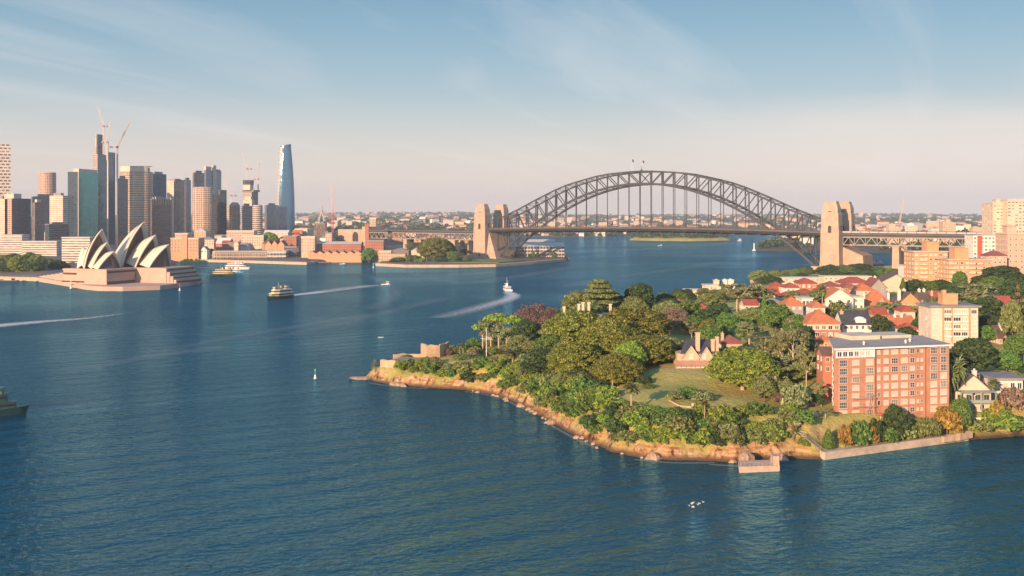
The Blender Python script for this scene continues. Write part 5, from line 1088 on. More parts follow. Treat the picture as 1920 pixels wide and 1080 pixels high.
# tip of the headland: battery walls, boathouse roof, flagpole, jetty, sea walls, paths
SW = mat('old_stone_wall', (.50, .33, .20), .9, .25, .25, c2=(.60, .42, .27), bump=.2)
def wallrun(label, pts, wdt, z0, z1, cat='wall', name='stone_wall', m=None):
    rnd = random.Random(int(pts[0][0]*3)); fine = []
    for a, b_ in zip(pts, pts[1:]):
        n = max(1, int(math.hypot(b_[0]-a[0], b_[1]-a[1])/1.6)); fine += [(a[0]+(b_[0]-a[0])*i/n, a[1]+(b_[1]-a[1])*i/n) for i in range(n)]
    fine.append(pts[-1]); mb = MB(); ring = []; rough = 0 if m else .35
    for i, p in enumerate(fine):
        a, b_ = fine[max(i-1, 0)], fine[min(i+1, len(fine)-1)]; d = Vector((b_[0]-a[0], b_[1]-a[1])).normalized(); t_ = z1+rnd.uniform(-rough, rough); k = rnd.uniform(-rough, rough)*.6
        ring.append([(p[0]+d.y*k, p[1]-d.x*k, z0), (p[0]+d.y*k*.5, p[1]-d.x*k*.5, t_), (p[0]-d.y*wdt, p[1]+d.x*wdt, t_), (p[0]-d.y*wdt, p[1]+d.x*wdt, z0)])
    mb.loft(ring, 0, True, True); return tag(mb.build(name, m or SW), label, cat)
wallrun('rough pink stone wall at the tip of the headland', [Q(713, 441), Q(745, 437), Q(785, 440)], 1.2, 0, 8.8)
wallrun('tall curved orange stone wall of the old gun battery', [Q(789, 452), Q(800, 444), Q(825, 446), Q(842, 455)], 1.0, 4, 14.8)
wallrun('low stone parapet stepping down towards the tip', [Q(738, 455), Q(765, 458), Q(790, 456)], .8, 2, 9.4)
r = thing('boathouse', 'low flat grey deck roof with a dark edge behind the pink stone wall', 'building', (*Q(765, 448), 0))
m = MB(); m.prism([(-7, -4), (9, -5.5), (13, 1), (-2, 3)], 3, 8.2, 0, 0); m.build('wall', SW, r); m = MB(); m.prism([(-7.3, -4.3), (9.3, -5.9), (13.4, 1.2), (-2, 3.4)], 8.2, 8.7, 1, 0); m.build('roof', [roofmat('grey'), wallmat('dark')], r)
r = thing('flagpole', 'tall white flagpole with a crossarm on the headland lawn', 'flagpole', (wx(912, 424), 424, 9.4)); m = MB(); zt = wz(615, 424)-9.4
m.tube([(0, 0, 0), (0, 0, zt)], [.17, .09], 8); m.build('pole', WHITE, r); m = MB(); m.tube([(-2.3, 0, zt*.71), (2.4, 0, zt*.69)], .09, 6); m.build('crossarm', WHITE, r)
for s in (-1, 1): m = MB(); m.bar((s*2.3, 0, zt*.70), (0, 0, zt*.97), .04); m.build('stay', WHITE, r)
tag(gwall('pale path along the seaward edge of the lawn', [on(x, y) for x, y in ((1150, 779), (1170, 783), (1240, 788), (1300, 790))], 1.6, .12, None, 'headland_path', mat('path_gravel', (.42, .31, .25))), kind='structure')
J = [P(1386, 880, 1), P(1462, 877, 1), P(1462, 866, 1), P(1384, 868, 1)]
r = thing('jetty', 'small stone landing with a rail and square pillar at the cliff foot', 'jetty', (J[0][0]+6, J[0][1], 0)); ox, oy = r.location.x, r.location.y
m = MB(); m.prism([(p[0]-ox, p[1]-oy) for p in J], -2, 1.7, 0, 0); m.build('platform', QUAY, r)
m = MB(); m.box(J[1][0]-ox-1.8, J[1][0]-ox-.1, J[1][1]-oy+.3, J[1][1]-oy+3, 1.7, 4.2); m.build('pillar', QUAY, r)
m = MB()
for k in range(9): x = J[0][0]-ox+.6+k*1.2; m.bar((x, .5, 1.7), (x, .5, 2.7), .07)
m.bar((J[0][0]-ox+.4, .5, 2.7), (J[1][0]-ox-2, .5, 2.7), .07); m.build('railing', mat('rail_grey', (.4, .34, .3)), r)
boulder((*P(1398, 870), 1.2), (2.6, 2.0, 2.4), 'big pale square boulder standing on the stone landing', 'shore rocks', 77)
wallrun('long pale concrete sea wall below the big red brick block', [P(1547, 862.5), P(1660, 847), P(1740, 836), P(1816, 826)], 2.2, -1, 2.3, 'sea wall', 'sea_wall', mat('concrete_sea_wall', (.46, .36, .28), .85, .3, .3))
wallrun('pink stepped retaining wall right of the weeping tree', [P(1770, 824, 2.0), P(1800, 820, 2.0), P(1824, 815, 2.0)], 1.0, 1, 3.1)
gwall('low dry-stone wall of a garden terrace above the cliff', [on(1362, 802), on(1418, 799)], .8, .9)
gwall('lattice-topped pale garden wall left of the red brick block', [on(1496, 784), on(1536, 781)], .6, 1.4, m=wallmat('cream'))
gwall('stone edging around the island bed in the lawn', [on(1254, 752), on(1275, 763), on(1304, 766)], .5, .45)
r = thing('garden_shed', 'little shingled lookout hut on the cliff garden', 'shed', (*on(1492, 806), gz(*on(1492, 806))+1), R(10)); m = MB(); m.box(-.9, .9, -.9, .9, -2, .7); m.build('wall', wallmat('brown'), r); m = MB(); m.prism(rect(0, 0, 2.5, 2.5), .7, 2.5, 0, 0, top=rect(.2, 0, 1.3, 1.1)); m.build('roof', mat('pink_shingles', (.36, .25, .22), .9, .2, 2), r)
r = thing('stair', 'steep timber stair down the cliff beside the red rock face', 'stairs', (*P(1520, 835, 4), 0)); m = MB()
for k in range(14): m.box(-3.2+k*.5, -2.6+k*.5, -.5, .5, 7.6-k*.42, 7.75-k*.42)
for y in (-.55, .55): m.bar((-3.2, y, 8.6), (3.8, y, 2.8), .1); m.bar((-3.2, y, 7.5), (3.8, y, 1.7), .16)
m.build('treads', mat('grey_timber', (.30, .25, .21)), r)
m = MB(); m.box(-.6, .6, -.3, .3, -1, 1.6); tag(m.build('utility_box', mat('galvanised', (.45, .46, .46), .4, .1, .5), loc=(*on(1300, 766), gz(*on(1300, 766)))), 'pale metal cabinet at the end of the island bed', 'cabinet')
m = MB(); m.box(-1, 1, -.5, .5, -1, 1.2); tag(m.build('notice_board', wallmat('cream'), loc=(*on(1126, 757), gz(*on(1126, 757))+.2)), 'cream box on the grass at the left end of the lawn', 'box')
r = thing('parasol', 'red garden umbrella beside the bushes at the foot of the red brick block', 'umbrella', (*on(1651, 794), gz(*on(1651, 794))+.3)); m = MB(); m.lathe([(1.5, 2.2), (.8, 2.65), (.05, 2.85)], 10); m.build('canopy', mat('red_canvas', (.50, .13, .09)), r); m = MB(); m.tube([(0, 0, 0), (0, 0, 2.2)], .05, 6); m.build('pole', WHITE, r)
# ---------------------------------------------------------------- trees: one of each kind is grown, the rest are copies
BARK = mat('bark', (.16, .11, .08), .9, .25, .6); PALEBARK = mat('pale_bark', (.46, .36, .29), .85, .2, .6)
LF = dict(
 fig=leaf('fig_leaves', (0.070, 0.109, 0.020), (0.184, 0.224, 0.037), (0.389, 0.366, 0.068)),
 olive=leaf('olive_leaves', (0.084, 0.125, 0.036), (0.201, 0.240, 0.075), (0.354, 0.375, 0.134)),
 green=leaf('green_leaves', (0.045, 0.114, 0.025), (0.116, 0.219, 0.046), (0.239, 0.345, 0.081)),
 bright=leaf('bright_leaves', (0.093, 0.177, 0.025), (0.207, 0.303, 0.046), (0.401, 0.459, 0.090)),
 dark=leaf('dark_leaves', (0.025, 0.058, 0.023), (0.056, 0.109, 0.036), (0.131, 0.177, 0.058)),
 grey=leaf('gum_leaves', (0.108, 0.142, 0.062), (0.230, 0.261, 0.111), (0.386, 0.396, 0.188)),
 mauve=leaf('bare_twigs', (0.116, 0.081, 0.062), (0.264, 0.178, 0.132), (0.419, 0.287, 0.209)),
 gold=leaf('golden_leaves', (0.202, 0.147, 0.028), (0.388, 0.264, 0.054), (0.558, 0.357, 0.093)),
 palm=leaf('palm_fronds', (0.093, 0.129, 0.046), (0.201, 0.240, 0.090), (0.354, 0.375, 0.161)),
)
def leaves_mesh(name, lobes, n, size, m, seed, droop=0.0, up=-.35, shell=.55, aspect=.6):
    """N leaf sprays scattered through the outer part of every lobe (cx, cy, cz, rx, ry, rz)"""
    g = np.random.default_rng(seed); lo = np.array(lobes, float)
    area = (lo[:, 3]*lo[:, 4]+lo[:, 3]*lo[:, 5]+lo[:, 4]*lo[:, 5]); cnt = np.maximum(8, (n*area/area.sum())).astype(int)
    C, Dn = [], []
    for l, c in zip(lo, cnt):
        d = g.normal(size=(int(c*1.7), 3)); d /= np.linalg.norm(d, axis=1)[:, None]; d = d[d[:, 2] > up][:c]
        rr = (shell+(1-shell)*np.sqrt(g.random(len(d))))[:, None]*(1+.10*g.normal(size=(len(d), 1)))
        p = l[:3]+d*rr*l[3:6]
        keep = np.ones(len(p), bool)
        for k in lo:
            if k is l or np.allclose(k, l): continue
            keep &= (((p-k[:3])/(k[3:6]*.72))**2).sum(1) > 1
        C.append(p[keep]); Dn.append(d[keep])
    C = np.concatenate(C); Dn = np.concatenate(Dn); k = len(C)
    nrm = Dn*.9+g.normal(size=(k, 3))*.6; nrm[:, 2] += .15; nrm /= np.linalg.norm(nrm, axis=1)[:, None]
    a = np.cross(nrm, g.normal(size=(k, 3))); a /= np.linalg.norm(a, axis=1)[:, None]
    if droop: a = a*(1-droop)+np.array([0, 0, -1.0])*droop; a /= np.linalg.norm(a, axis=1)[:, None]
    b = np.cross(nrm, a); s = size*(.55+.9*g.random((k, 1)))
    a = a*s; b = b*s*aspect
    V = np.stack([C-a, C-a*.1-b, C+a, C-a*.1+b], 1).reshape(-1, 3)
    me = bpy.data.meshes.new(name); me.vertices.add(len(V)); me.vertices.foreach_set('co', V.ravel())
    me.loops.add(4*k); me.loops.foreach_set('vertex_index', np.arange(4*k)); me.polygons.add(k); me.polygons.foreach_set('loop_start', np.arange(0, 4*k, 4)); me.polygons.foreach_set('loop_total', np.full(k, 4))
    me.materials.append(m); me.update(); me.validate(); return me
def limbs(base, ends, r0, mtl, fork=.45, lean=0):
    mb = MB(); f = Vector((lean, 0, base*fork)); mb.tube([(0, 0, -1.5), (lean*.3, .1, base*fork*.5), f], [r0*1.25, r0*.95, r0*.8], 8)
    for e in ends:
        e = Vector(e); mid = f.lerp(e, .5)+Vector((0, 0, -.06*(e-f).length)); mb.tube([f-Vector((0, 0, .3)), mid, e], [r0*.6, r0*.4, r0*.12], 6)
    return mb, mtl
def lobes_dome(rng, n, rx, rz, cz, r, flat=1.0, spread=1.0, low=-.62):
    out = [(0, 0, cz, rx*.66, rx*.66, rz*.66)]
    for i in range(n):
        a = 2*math.pi*i*.381966; u = (i+.5)/n; el = math.asin(1-(1-low)*u); q = r*(.75+.5*rng.random()); k = .80 if el > 0 else .86
        out.append((rx*k*math.cos(el)*math.cos(a)*spread, rx*k*math.cos(el)*math.sin(a)*spread, max(q*.7, cz+rz*k*math.sin(el)), q, q, q*.85*flat))
    return out
PROTO = {}
def proto(kind, w, h, lobes, n, size, lf, trunk, fork=.4, r0=.4, seed=1, **k):
    me = leaves_mesh('crown', lobes, n, size, LF[lf], seed, **k)
    ends = [(l[0]*.9, l[1]*.9, l[2]) for l in lobes[1:8]]
    mb, mt = limbs(h, ends, r0, trunk, fork); o = mb.build('trunk', mt, smooth=True); tm = o.data; bpy.data.objects.remove(o)
    PROTO[kind] = (w, h, me, tm)
rg = random.Random(11)
for v in (0, 1, 2): proto('fig%d' % v, 20, 16, lobes_dome(rg, 40+v*6, 10, 7.4, 8.2, 2.7, low=-.9), 30000, .40, 'fig', BARK, .35, .8, 20+v)
for v in (0, 1): proto('broad%d' % v, 14, 12, lobes_dome(rg, 24+v*6, 7, 5.6, 6.3, 2.2), 10000, .42, 'green', BARK, .35, .4, 30+v)
proto('bright', 18, 15, lobes_dome(rg, 42, 9, 6.9, 7.6, 2.3), 24000, .41, 'bright', PALEBARK, .3, .55, 34)
proto('brightbush', 10, 9, lobes_dome(rg, 15, 5, 4, 4.6, 1.8), 4500, .40, 'bright', BARK, .3, .3, 35)
for v in (0, 1): proto('dark%d' % v, 11, 14, lobes_dome(rg, 24+v*4, 5.4, 6.6, 7.2, 2.0), 10000, .44, 'dark', BARK, .3, .4, 40+v)
for v in (0, 1): proto('olive%d' % v, 13, 12, lobes_dome(rg, 20+v*5, 6.5, 5.2, 6.6, 2.1, .85), 8500, .42, 'olive', BARK, .4, .35, 44+v)
def gum_lobes(rng, n, w, h):
    return [(rng.uniform(-.38, .38)*w, rng.uniform(-.38, .38)*w, h*rng.uniform(.5, .93), q, q, q*.6) for q in [rng.uniform(1.1, 2.0) for _ in range(n)]]
for v in (0, 1, 2): proto('gum%d' % v, 12, 17, gum_lobes(rg, 17+v*3, 12, 17), 4400, .44, 'grey', PALEBARK, .42, .36, 50+v, shell=.25, up=-.8)
for v in (0, 1): proto('mauve%d' % v, 13, 10, lobes_dome(rg, 16, 6.4, 4.2, 5.6, 2.0), 4200, .40, 'mauve', PALEBARK, .35, .35, 60+v, shell=.3, aspect=.22)
proto('cypress', 4, 11, [(0, 0, z, 1.9*(1-.75*(z/10.5)**2), 1.9*(1-.75*(z/10.5)**2), 1.6) for z in np.arange(1.4, 10.4, 1.1)], 3200, .36, 'green', BARK, .8, .2, 66, droop=.4)
proto('norfolk', 10, 20, [(math.cos(a)*r*.62, math.sin(a)*r*.62, z, r*.42, r*.42, .38) for z, r in ((4, 4.8), (6, 4.6), (8, 4.2), (10, 3.7), (12, 3.1), (14, 2.5), (16, 1.9), (18, 1.2)) for a in np.arange(z, z+6.2, 1.05)]+[(0, 0, 19, .5, .5, 1.2)], 5200, .36, 'dark', BARK, .95, .3, 67)
proto('layer', 17, 18, [(math.cos(a)*r, math.sin(a)*r*.8, z, q, q, .95) for z, r, q in ((6, 5.2, 3.2), (8.5, 5.6, 2.8), (11, 5.0, 2.7), (13, 3.6, 2.4), (15, 2.4, 2.2), (16.8, .8, 2.2)) for a in np.arange(z, z+6.2, 1.25)], 16000, .38, 'olive', BARK, .3, .7, 68)
proto('umbrella', 9, 12, [(math.cos(a)*r, math.sin(a)*r, z, 1.9, 1.9, .8) for a, r, z in ((0, 2.8, 10), (1.1, 2.9, 10.6), (2.2, 2.5, 9.8), (3.3, 3.0, 10.4), (4.3, 2.7, 9.9), (5.3, 2.9, 10.5), (0, 0, 11.2))], 2600, .40, 'bright', PALEBARK, .72, .28, 69, shell=.3)
proto('willow', 10, 8.5, lobes_dome(rg, 17, 4.8, 3.6, 4.4, 1.7), 6500, .62, 'olive', BARK, .4, .35, 70, droop=.8, up=-.9, aspect=.22)
def shrub(kind, lf, w, h, n, size, seed, lob=8, **k): proto(kind, w, h, lobes_dome(rg, lob+3, w*.5, h*.5, h*.45, w*.22), n, size, lf, BARK, .3, .12, seed, **k)
for i, (kd, lf) in enumerate((('shgreen', 'green'), ('shbright', 'bright'), ('shdark', 'dark'), ('sholive', 'olive'), ('shgrey', 'grey'), ('shgold', 'gold'), ('shmauve', 'mauve'))): shrub(kd, lf, 5, 3.6, 1500, .30, 80+i)
def fronds(name, n, ln, droop, seed, m, skirt=0, narrow=.30):
    rnd = random.Random(seed); mb = MB()
    for i in range(n+skirt):
        dead = i >= n; a = i*2.39996+rnd.uniform(-.2, .2); el = rnd.uniform(-1.45, -.9) if dead else R(85-105*((i+.5)/n))+rnd.uniform(-.1, .1); l = ln*rnd.uniform(.8, 1.1)*(.6 if dead else 1)
        pts = []; p = Vector((0, 0, 0)); st = 6
        for k in range(st+1):
            pts.append(p.copy()); e2 = el-droop*(k/st)**1.4; p = p+Vector((math.cos(a)*math.cos(e2), math.sin(a)*math.cos(e2), math.sin(e2)))*l/st
        side = Vector((-math.sin(a), math.cos(a), 0))
        for k in range(st):
            for j in (0, .5):
                q = pts[k].lerp(pts[k+1], j); wd = narrow*ln*(1-.75*((k+j)/st)**2)*(.35 if k == 0 else 1)*.45; d = (pts[k+1]-pts[k]).normalized()
                for s in (-1, 1):
                    tip = q+side*s*wd+d*wd*.7-Vector((0, 0, wd*.35)); mb.face([q, q+d*l*.13, tip+d*.34, tip])
    o = mb.build(name, m); me = o.data; bpy.data.objects.remove(o); return me
def palm(kind, w, h, n, ln, droop, seed, skirt=0, narrow=.30, r0=.32):
    me = fronds('fronds', n, ln, droop, seed, LF['palm'], skirt, narrow); me.transform(Matrix.Translation((0, 0, h-ln*.55)))
    mb = MB(); mb.tube([(0, 0, -1), (.1, 0, h*.4), (0, 0, h-ln*.55)], [r0*1.3, r0, r0*.9], 8); mb.lathe([(r0, h-ln*.55-1.0), (r0*2.0, h-ln*.55-.4), (r0*1.2, h-ln*.55+.2)], 8); o = mb.build('trunk', mat('palm_bark', (.36, .26, .19), .9, .25, .8)); tm = o.data; bpy.data.objects.remove(o); PROTO[kind] = (w, h, me, tm)
palm('datepalm', 8, 10, 46, 4.4, 1.5, 90, 8); palm('fanpalm', 4.4, 9, 34, 2.5, 1.6, 91, 22, .55, .24); palm('tallpalm', 4.6, 14, 24, 2.5, 1.3, 92, 6, .5, .2); palm('lowpalm', 6, 3.5, 34, 3.2, 1.0, 93, 0, .22, .3)
def grow(kind, x, y, z, w, h, label, group, name='tree', cat='tree', rz=None):
    w0, h0, me, tm = PROTO[kind]; s = w/w0; t = h/h0
    r = thing(name, label, cat, (x, y, z), rz if rz is not None else random.uniform(0, 6.28), group); r.scale = (s, s, t)
    isp = 'palm' in kind
    link('fronds' if isp else ('foliage' if name == 'shrub' else 'crown'), me, r); link('trunk' if name != 'shrub' else 'stem', tm, r)
    return r
OCC = []
def tree(kind, px, pt, ht, wpx, label, D=None, group=None, name='tree', cat=None, rz=None):
    """PX, PT: column and row of the crown's top in the photo; HT its height; WPX crown width in photo pixels"""
    D = D or solve(px, pt, ht)
    for _ in range(60):
        if ground(wx(px, D), D)[1][0] > 2.5 or D > 500: break
        D += .7
    x = wx(px, D); z = gz(x, D); h = wz(pt, D)-z; h = min(max(h, ht*.6), ht*1.9); OCC.append((x, D, wpx*D/F/2))
    return grow(kind, x, D, z, wpx*D/F, h, label, group, name, cat or ('palm' if 'palm' in kind else 'tree'), rz)
# the fig grove and its neighbours
tree('fig0', 1082, 584, 17, 120, 'huge olive fig tree, left crown of the fig grove in front of the mansion', 418)
tree('fig1', 1190, 578, 18, 132, 'huge golden-olive fig tree, right rear crown of the grove beside the cottage', 418)
tree('fig2', 1140, 600, 17, 112, 'broad fig tree in the middle of the grove', 396)
tree('fig1', 1212, 628, 13, 104, 'dark rounded fig tree immediately left of the twin-gabled cottage', 384, rz=2)
tree('fig0', 1076, 640, 12, 96, 'fig tree at the front left of the grove above the palms', 374, rz=4)
tree('fig2', 1160, 664, 10, 88, 'fig tree at the front of the grove nearest the lone palm on the lawn', 360, rz=1)
tree('bright', 1180, 640, 12, 60, 'yellow-green tree growing through the front of the fig grove', 372)
tree('layer', 1124, 523, 19, 96, 'tall spreading tree with flat layered branches behind the mansion chimneys', 500)
tree('olive0', 1085, 548, 14, 62, 'rounded golden tree against the water left of the layered tree', 500)
tree('dark0', 1152, 550, 12, 44, 'dark tree at the right shoulder of the layered tree', 520)
tree('mauve0', 1006, 569, 11, 84, 'wide brownish purple tree with bare forked limbs beside the mansion', 455)
tree('umbrella', 935, 588, 12, 58, 'flat-topped yellow-green pine with pale bare trunks against the water', 452)
tree('umbrella', 962, 592, 11, 52, 'second flat-topped pine just right of the first one', 446, rz=2)
tree('umbrella', 905, 606, 9, 40, 'smallest and leftmost of the three flat-topped pines', 452, rz=4)
tree('gum1', 920, 600, 10, 50, 'ragged gum standing among the flat-topped pines', 450)
tree('gum2', 950, 603, 9, 46, 'olive gum below the crowns of the flat-topped pines', 444)
tree('dark1', 985, 600, 9, 44, 'dark tree between the flat-topped pines and the purple tree', 440)
tree('olive1', 975, 628, 8, 46, 'olive tree below the flat-topped pines', 425)
tree('olive0', 1000, 640, 8, 44, 'olive tree in front of the mansion corner', 418)
tree('dark1', 1200, 531, 15, 54, 'tall dark green tree standing alone against the water right of the layered tree', 520)
tree('dark0', 1240, 566, 8, 36, 'dark low tree below the lone dark green one', 500)
tree('mauve1', 1262, 577, 11, 58, 'rounded brownish mauve tree with bare twigs behind the fig grove', 452)
tree('broad0', 1293, 564, 12, 44, 'green tree in front of the orange waterfront roof', 480)
tree('broad1', 1300, 592, 11, 40, 'darker green tree below the orange waterfront roof', 450)
tree('gum0', 1297, 602, 10, 32, 'slim olive gum tree behind the cottage chimney', 430)
tree('fig2', 1328, 600, 9, 36, 'small golden round tree behind the cottage', 428)
tree('broad1', 1364, 588, 9, 40, 'bright green round tree behind the red-roofed outbuilding', 450)
tree('dark0', 1342, 572, 11, 54, 'dark tree in front of the little bright red roof', 470)
tree('gum1', 1382, 530, 17, 62, 'gum tree with a tall pale trunk, left of the two on the hill', 530)
tree('gum2', 1424, 530, 16, 60, 'gum tree with white forked limbs, right of the two on the hill', 540)
tree('dark1', 1443, 517, 9, 42, 'dark tree on the shore left of the pale flat-roofed block', 900)
tree('olive1', 1424, 507, 9, 36, 'brown-olive tree at the water left of the yellow-topped one', 940)
tree('bright', 1454, 507, 8, 34, 'yellow-green tree at the water left of the pylon', 960)
tree('cypress', 1433, 553, 7, 16, 'narrow bright green conifer beside the striped tent roof', 480)
tree('bright', 1392, 652, 14, 128, 'big spreading bright green tree on the lawn right of the cottage', 346)
tree('bright', 1428, 690, 10, 66, 'smaller bright green tree leaning right from the big spreading one', 340, rz=2)
tree('olive0', 1366, 652, 6, 32, 'pale olive tree in front of the red-roofed outbuilding', 385)
tree('gum0', 1405, 604, 13, 64, 'loose grey-green gum in the middle of the headland trees', 410)
tree('gum1', 1436, 630, 12, 58, 'grey-green gum behind the big spreading tree', 392, rz=1)
tree('gum2', 1487, 596, 17, 64, 'tallest pale-trunked gum left of the big brick block', 362)
tree('gum0', 1466, 620, 14, 50, 'gum with a thin crown immediately left of the tallest one', 372, rz=3)
tree('gum1', 1512, 650, 12, 40, 'feathery gum hard against the left of the brick block', 345, rz=2)
tree('dark1', 1510, 610, 9, 34, 'dark tree below the orange-roofed two-storey house', 395)
tree('broad0', 1455, 570, 12, 56, 'green tree below the bright orange pyramid roof', 450)
tree('olive1', 1410, 578, 10, 52, 'olive tree in front of the white-limbed gum', 470)
tree('broad1', 1490, 592, 8, 40, 'round green tree left of the orange-roofed two-storey house', 440)
tree('gum2', 1665, 562, 13, 48, 'grey gum with pale trunk in front of the broad orange roof', 500)
tree('gum0', 1690, 578, 10, 40, 'grey gum in front of the gabled house with white chimneys', 490)
tree('dark0', 1650, 590, 9, 34, 'dark tree right of the slate roof', 440)
tree('dark1', 1700, 612, 7, 40, 'dark round tree under the small orange gable', 405)
tree('dark0', 1728, 590, 9, 34, 'dark tree between the small orange gable and the cream flats', 440)
tree('bright', 1733, 576, 8, 22, 'yellow-green shrub-like tree beside the cream flats', 470)
tree('cypress', 1693, 524, 11, 16, 'green columnar cypress left of the dark hedge trees', 590)
for i, (px, pt, wv) in enumerate(((1712, 524, 40), (1738, 528, 42), (1763, 524, 40), (1776, 536, 26))): tree(('dark0', 'broad1', 'dark1', 'broad0')[i], px, pt, 9, wv, 'dark leafy tree at the foot of the yellow brick blocks, %s of four' % ('first', 'second', 'third', 'last')[i], 600, 'trees at the foot of the yellow brick blocks')
tree('gum1', 1830, 531, 12, 76, 'wide brownish tree with white bare limbs right of the brick penthouse box', 500)
for i, (px, pt, wv, kd, D, lb) in enumerate(((1880, 498, 66, 'dark1', 640, 'dark tree under the pale block with small square windows'), (1905, 520, 50, 'dark0', 560, 'dark tree behind the layered Norfolk pine'), (1862, 520, 50, 'broad1', 590, 'dark green tree right of the yellow brick pair'), (1850, 556, 56, 'dark0', 470, 'dark tree right of the cream flats'), (1862, 590, 60, 'dark1', 445, 'dark tree right of the cream flats, lower than its neighbour'), (1850, 620, 44, 'broad0', 430, 'green tree at the right corner of the cream flats'))): tree(kd, px, pt, 12, wv, lb, D)
tree('norfolk', 1908, 518, 20, 50, 'tall layered Norfolk pine at the right edge', 420)
tree('olive1', 1898, 560, 10, 36, 'small olive tree below the Norfolk pine', 415)
tree('dark1', 1826, 634, 9, 74, 'broad dark tree at the right of the brick block roof', 372)
tree('dark0', 1800, 648, 8, 46, 'dark tree beside the corner of the cream flats', 378)
for px, pt, wv, kd, lb in ((1555, 497, 46, 'dark0', 'leftmost dark tree in front of the right pylon'), (1585, 498, 50, 'broad1', 'tree in the middle of the row in front of the right pylon'), (1612, 494, 50, 'dark1', 'tall dark tree right of the right pylon'), (1637, 500, 54, 'broad0', 'yellow-green tree beside the pylon approach pier'), (1510, 500, 32, 'dark1', 'small dark tree at the foot of the arch left of the right pylon'), (1570, 508, 60, 'dark1', 'low wide tree in front of the right pylon base')): tree(kd, px, pt, 12, wv, lb, 1120)
# palms
for px, pt, ht, wv, kd, lb, D in ((1184, 720, 8.3, 36, 'fanpalm', 'lone shaggy palm casting a long shadow on the open lawn', 317), (886, 680, 5.5, 36, 'datepalm', 'date palm at the left end of the cliff-top garden', 428), (962, 655, 10, 48, 'datepalm', 'tall date palm at the right end of the flagpole lawn', 412), (985, 690, 9, 40, 'datepalm', 'date palm on the cliff edge below the tall one', 392),
        (862, 650, 9, 16, 'tallpalm', 'thin tall palm, left of the pair behind the gun battery', 445), (868, 648, 9, 16, 'tallpalm', 'thin tall palm, right of the pair behind the gun battery', 446), (1038, 706, 7, 30, 'fanpalm', 'pale shaggy palm above the cliff, left of the palm cluster', 372), (1085, 700, 9, 34, 'fanpalm', 'shaggy palm in the cluster below the fig grove', 366), (1072, 708, 8, 30, 'fanpalm', 'brown-skirted palm at the left of the cluster below the figs', 364), (1132, 680, 11, 30, 'fanpalm', 'tall shaggy palm in front of the fig grove', 358), (1148, 694, 10, 26, 'fanpalm', 'shaggy palm with a hanging skirt near the dark gap in the grove', 355),
        (1321, 752, 8, 20, 'tallpalm', 'slender palm with a bare grey trunk on the cliff top', 306), (702, 678, 4.5, 16, 'lowpalm', 'small spiky palm at the very tip of the headland', 441), (1542, 536, 13, 20, 'fanpalm', 'tall date palm with ivy on its trunk between the red roofs', 500),
        (1795, 674, 13, 42, 'datepalm', 'tall palm with arching fronds right of the brick block', 338), (1783, 690, 10, 34, 'datepalm', 'shorter arching palm right of the brick block', 334), (1798, 658, 10, 26, 'fanpalm', 'golden fan palm under the broad dark tree', 372), (1906, 638, 8, 20, 'fanpalm', 'fan palm in front of the pink villa', 405), (1862, 712, 6, 24, 'fanpalm', 'palm between the beach villa and the grey pavilion', 343), (1885, 744, 3, 26, 'lowpalm', 'spiky low palm right of the beach villa', 333), (1886, 600, 9, 24, 'fanpalm', 'palm in the dark trees above the pink villa', 425)):
    tree(kd, px, pt, ht, wv, lb, D, None, 'palm_tree', 'palm')
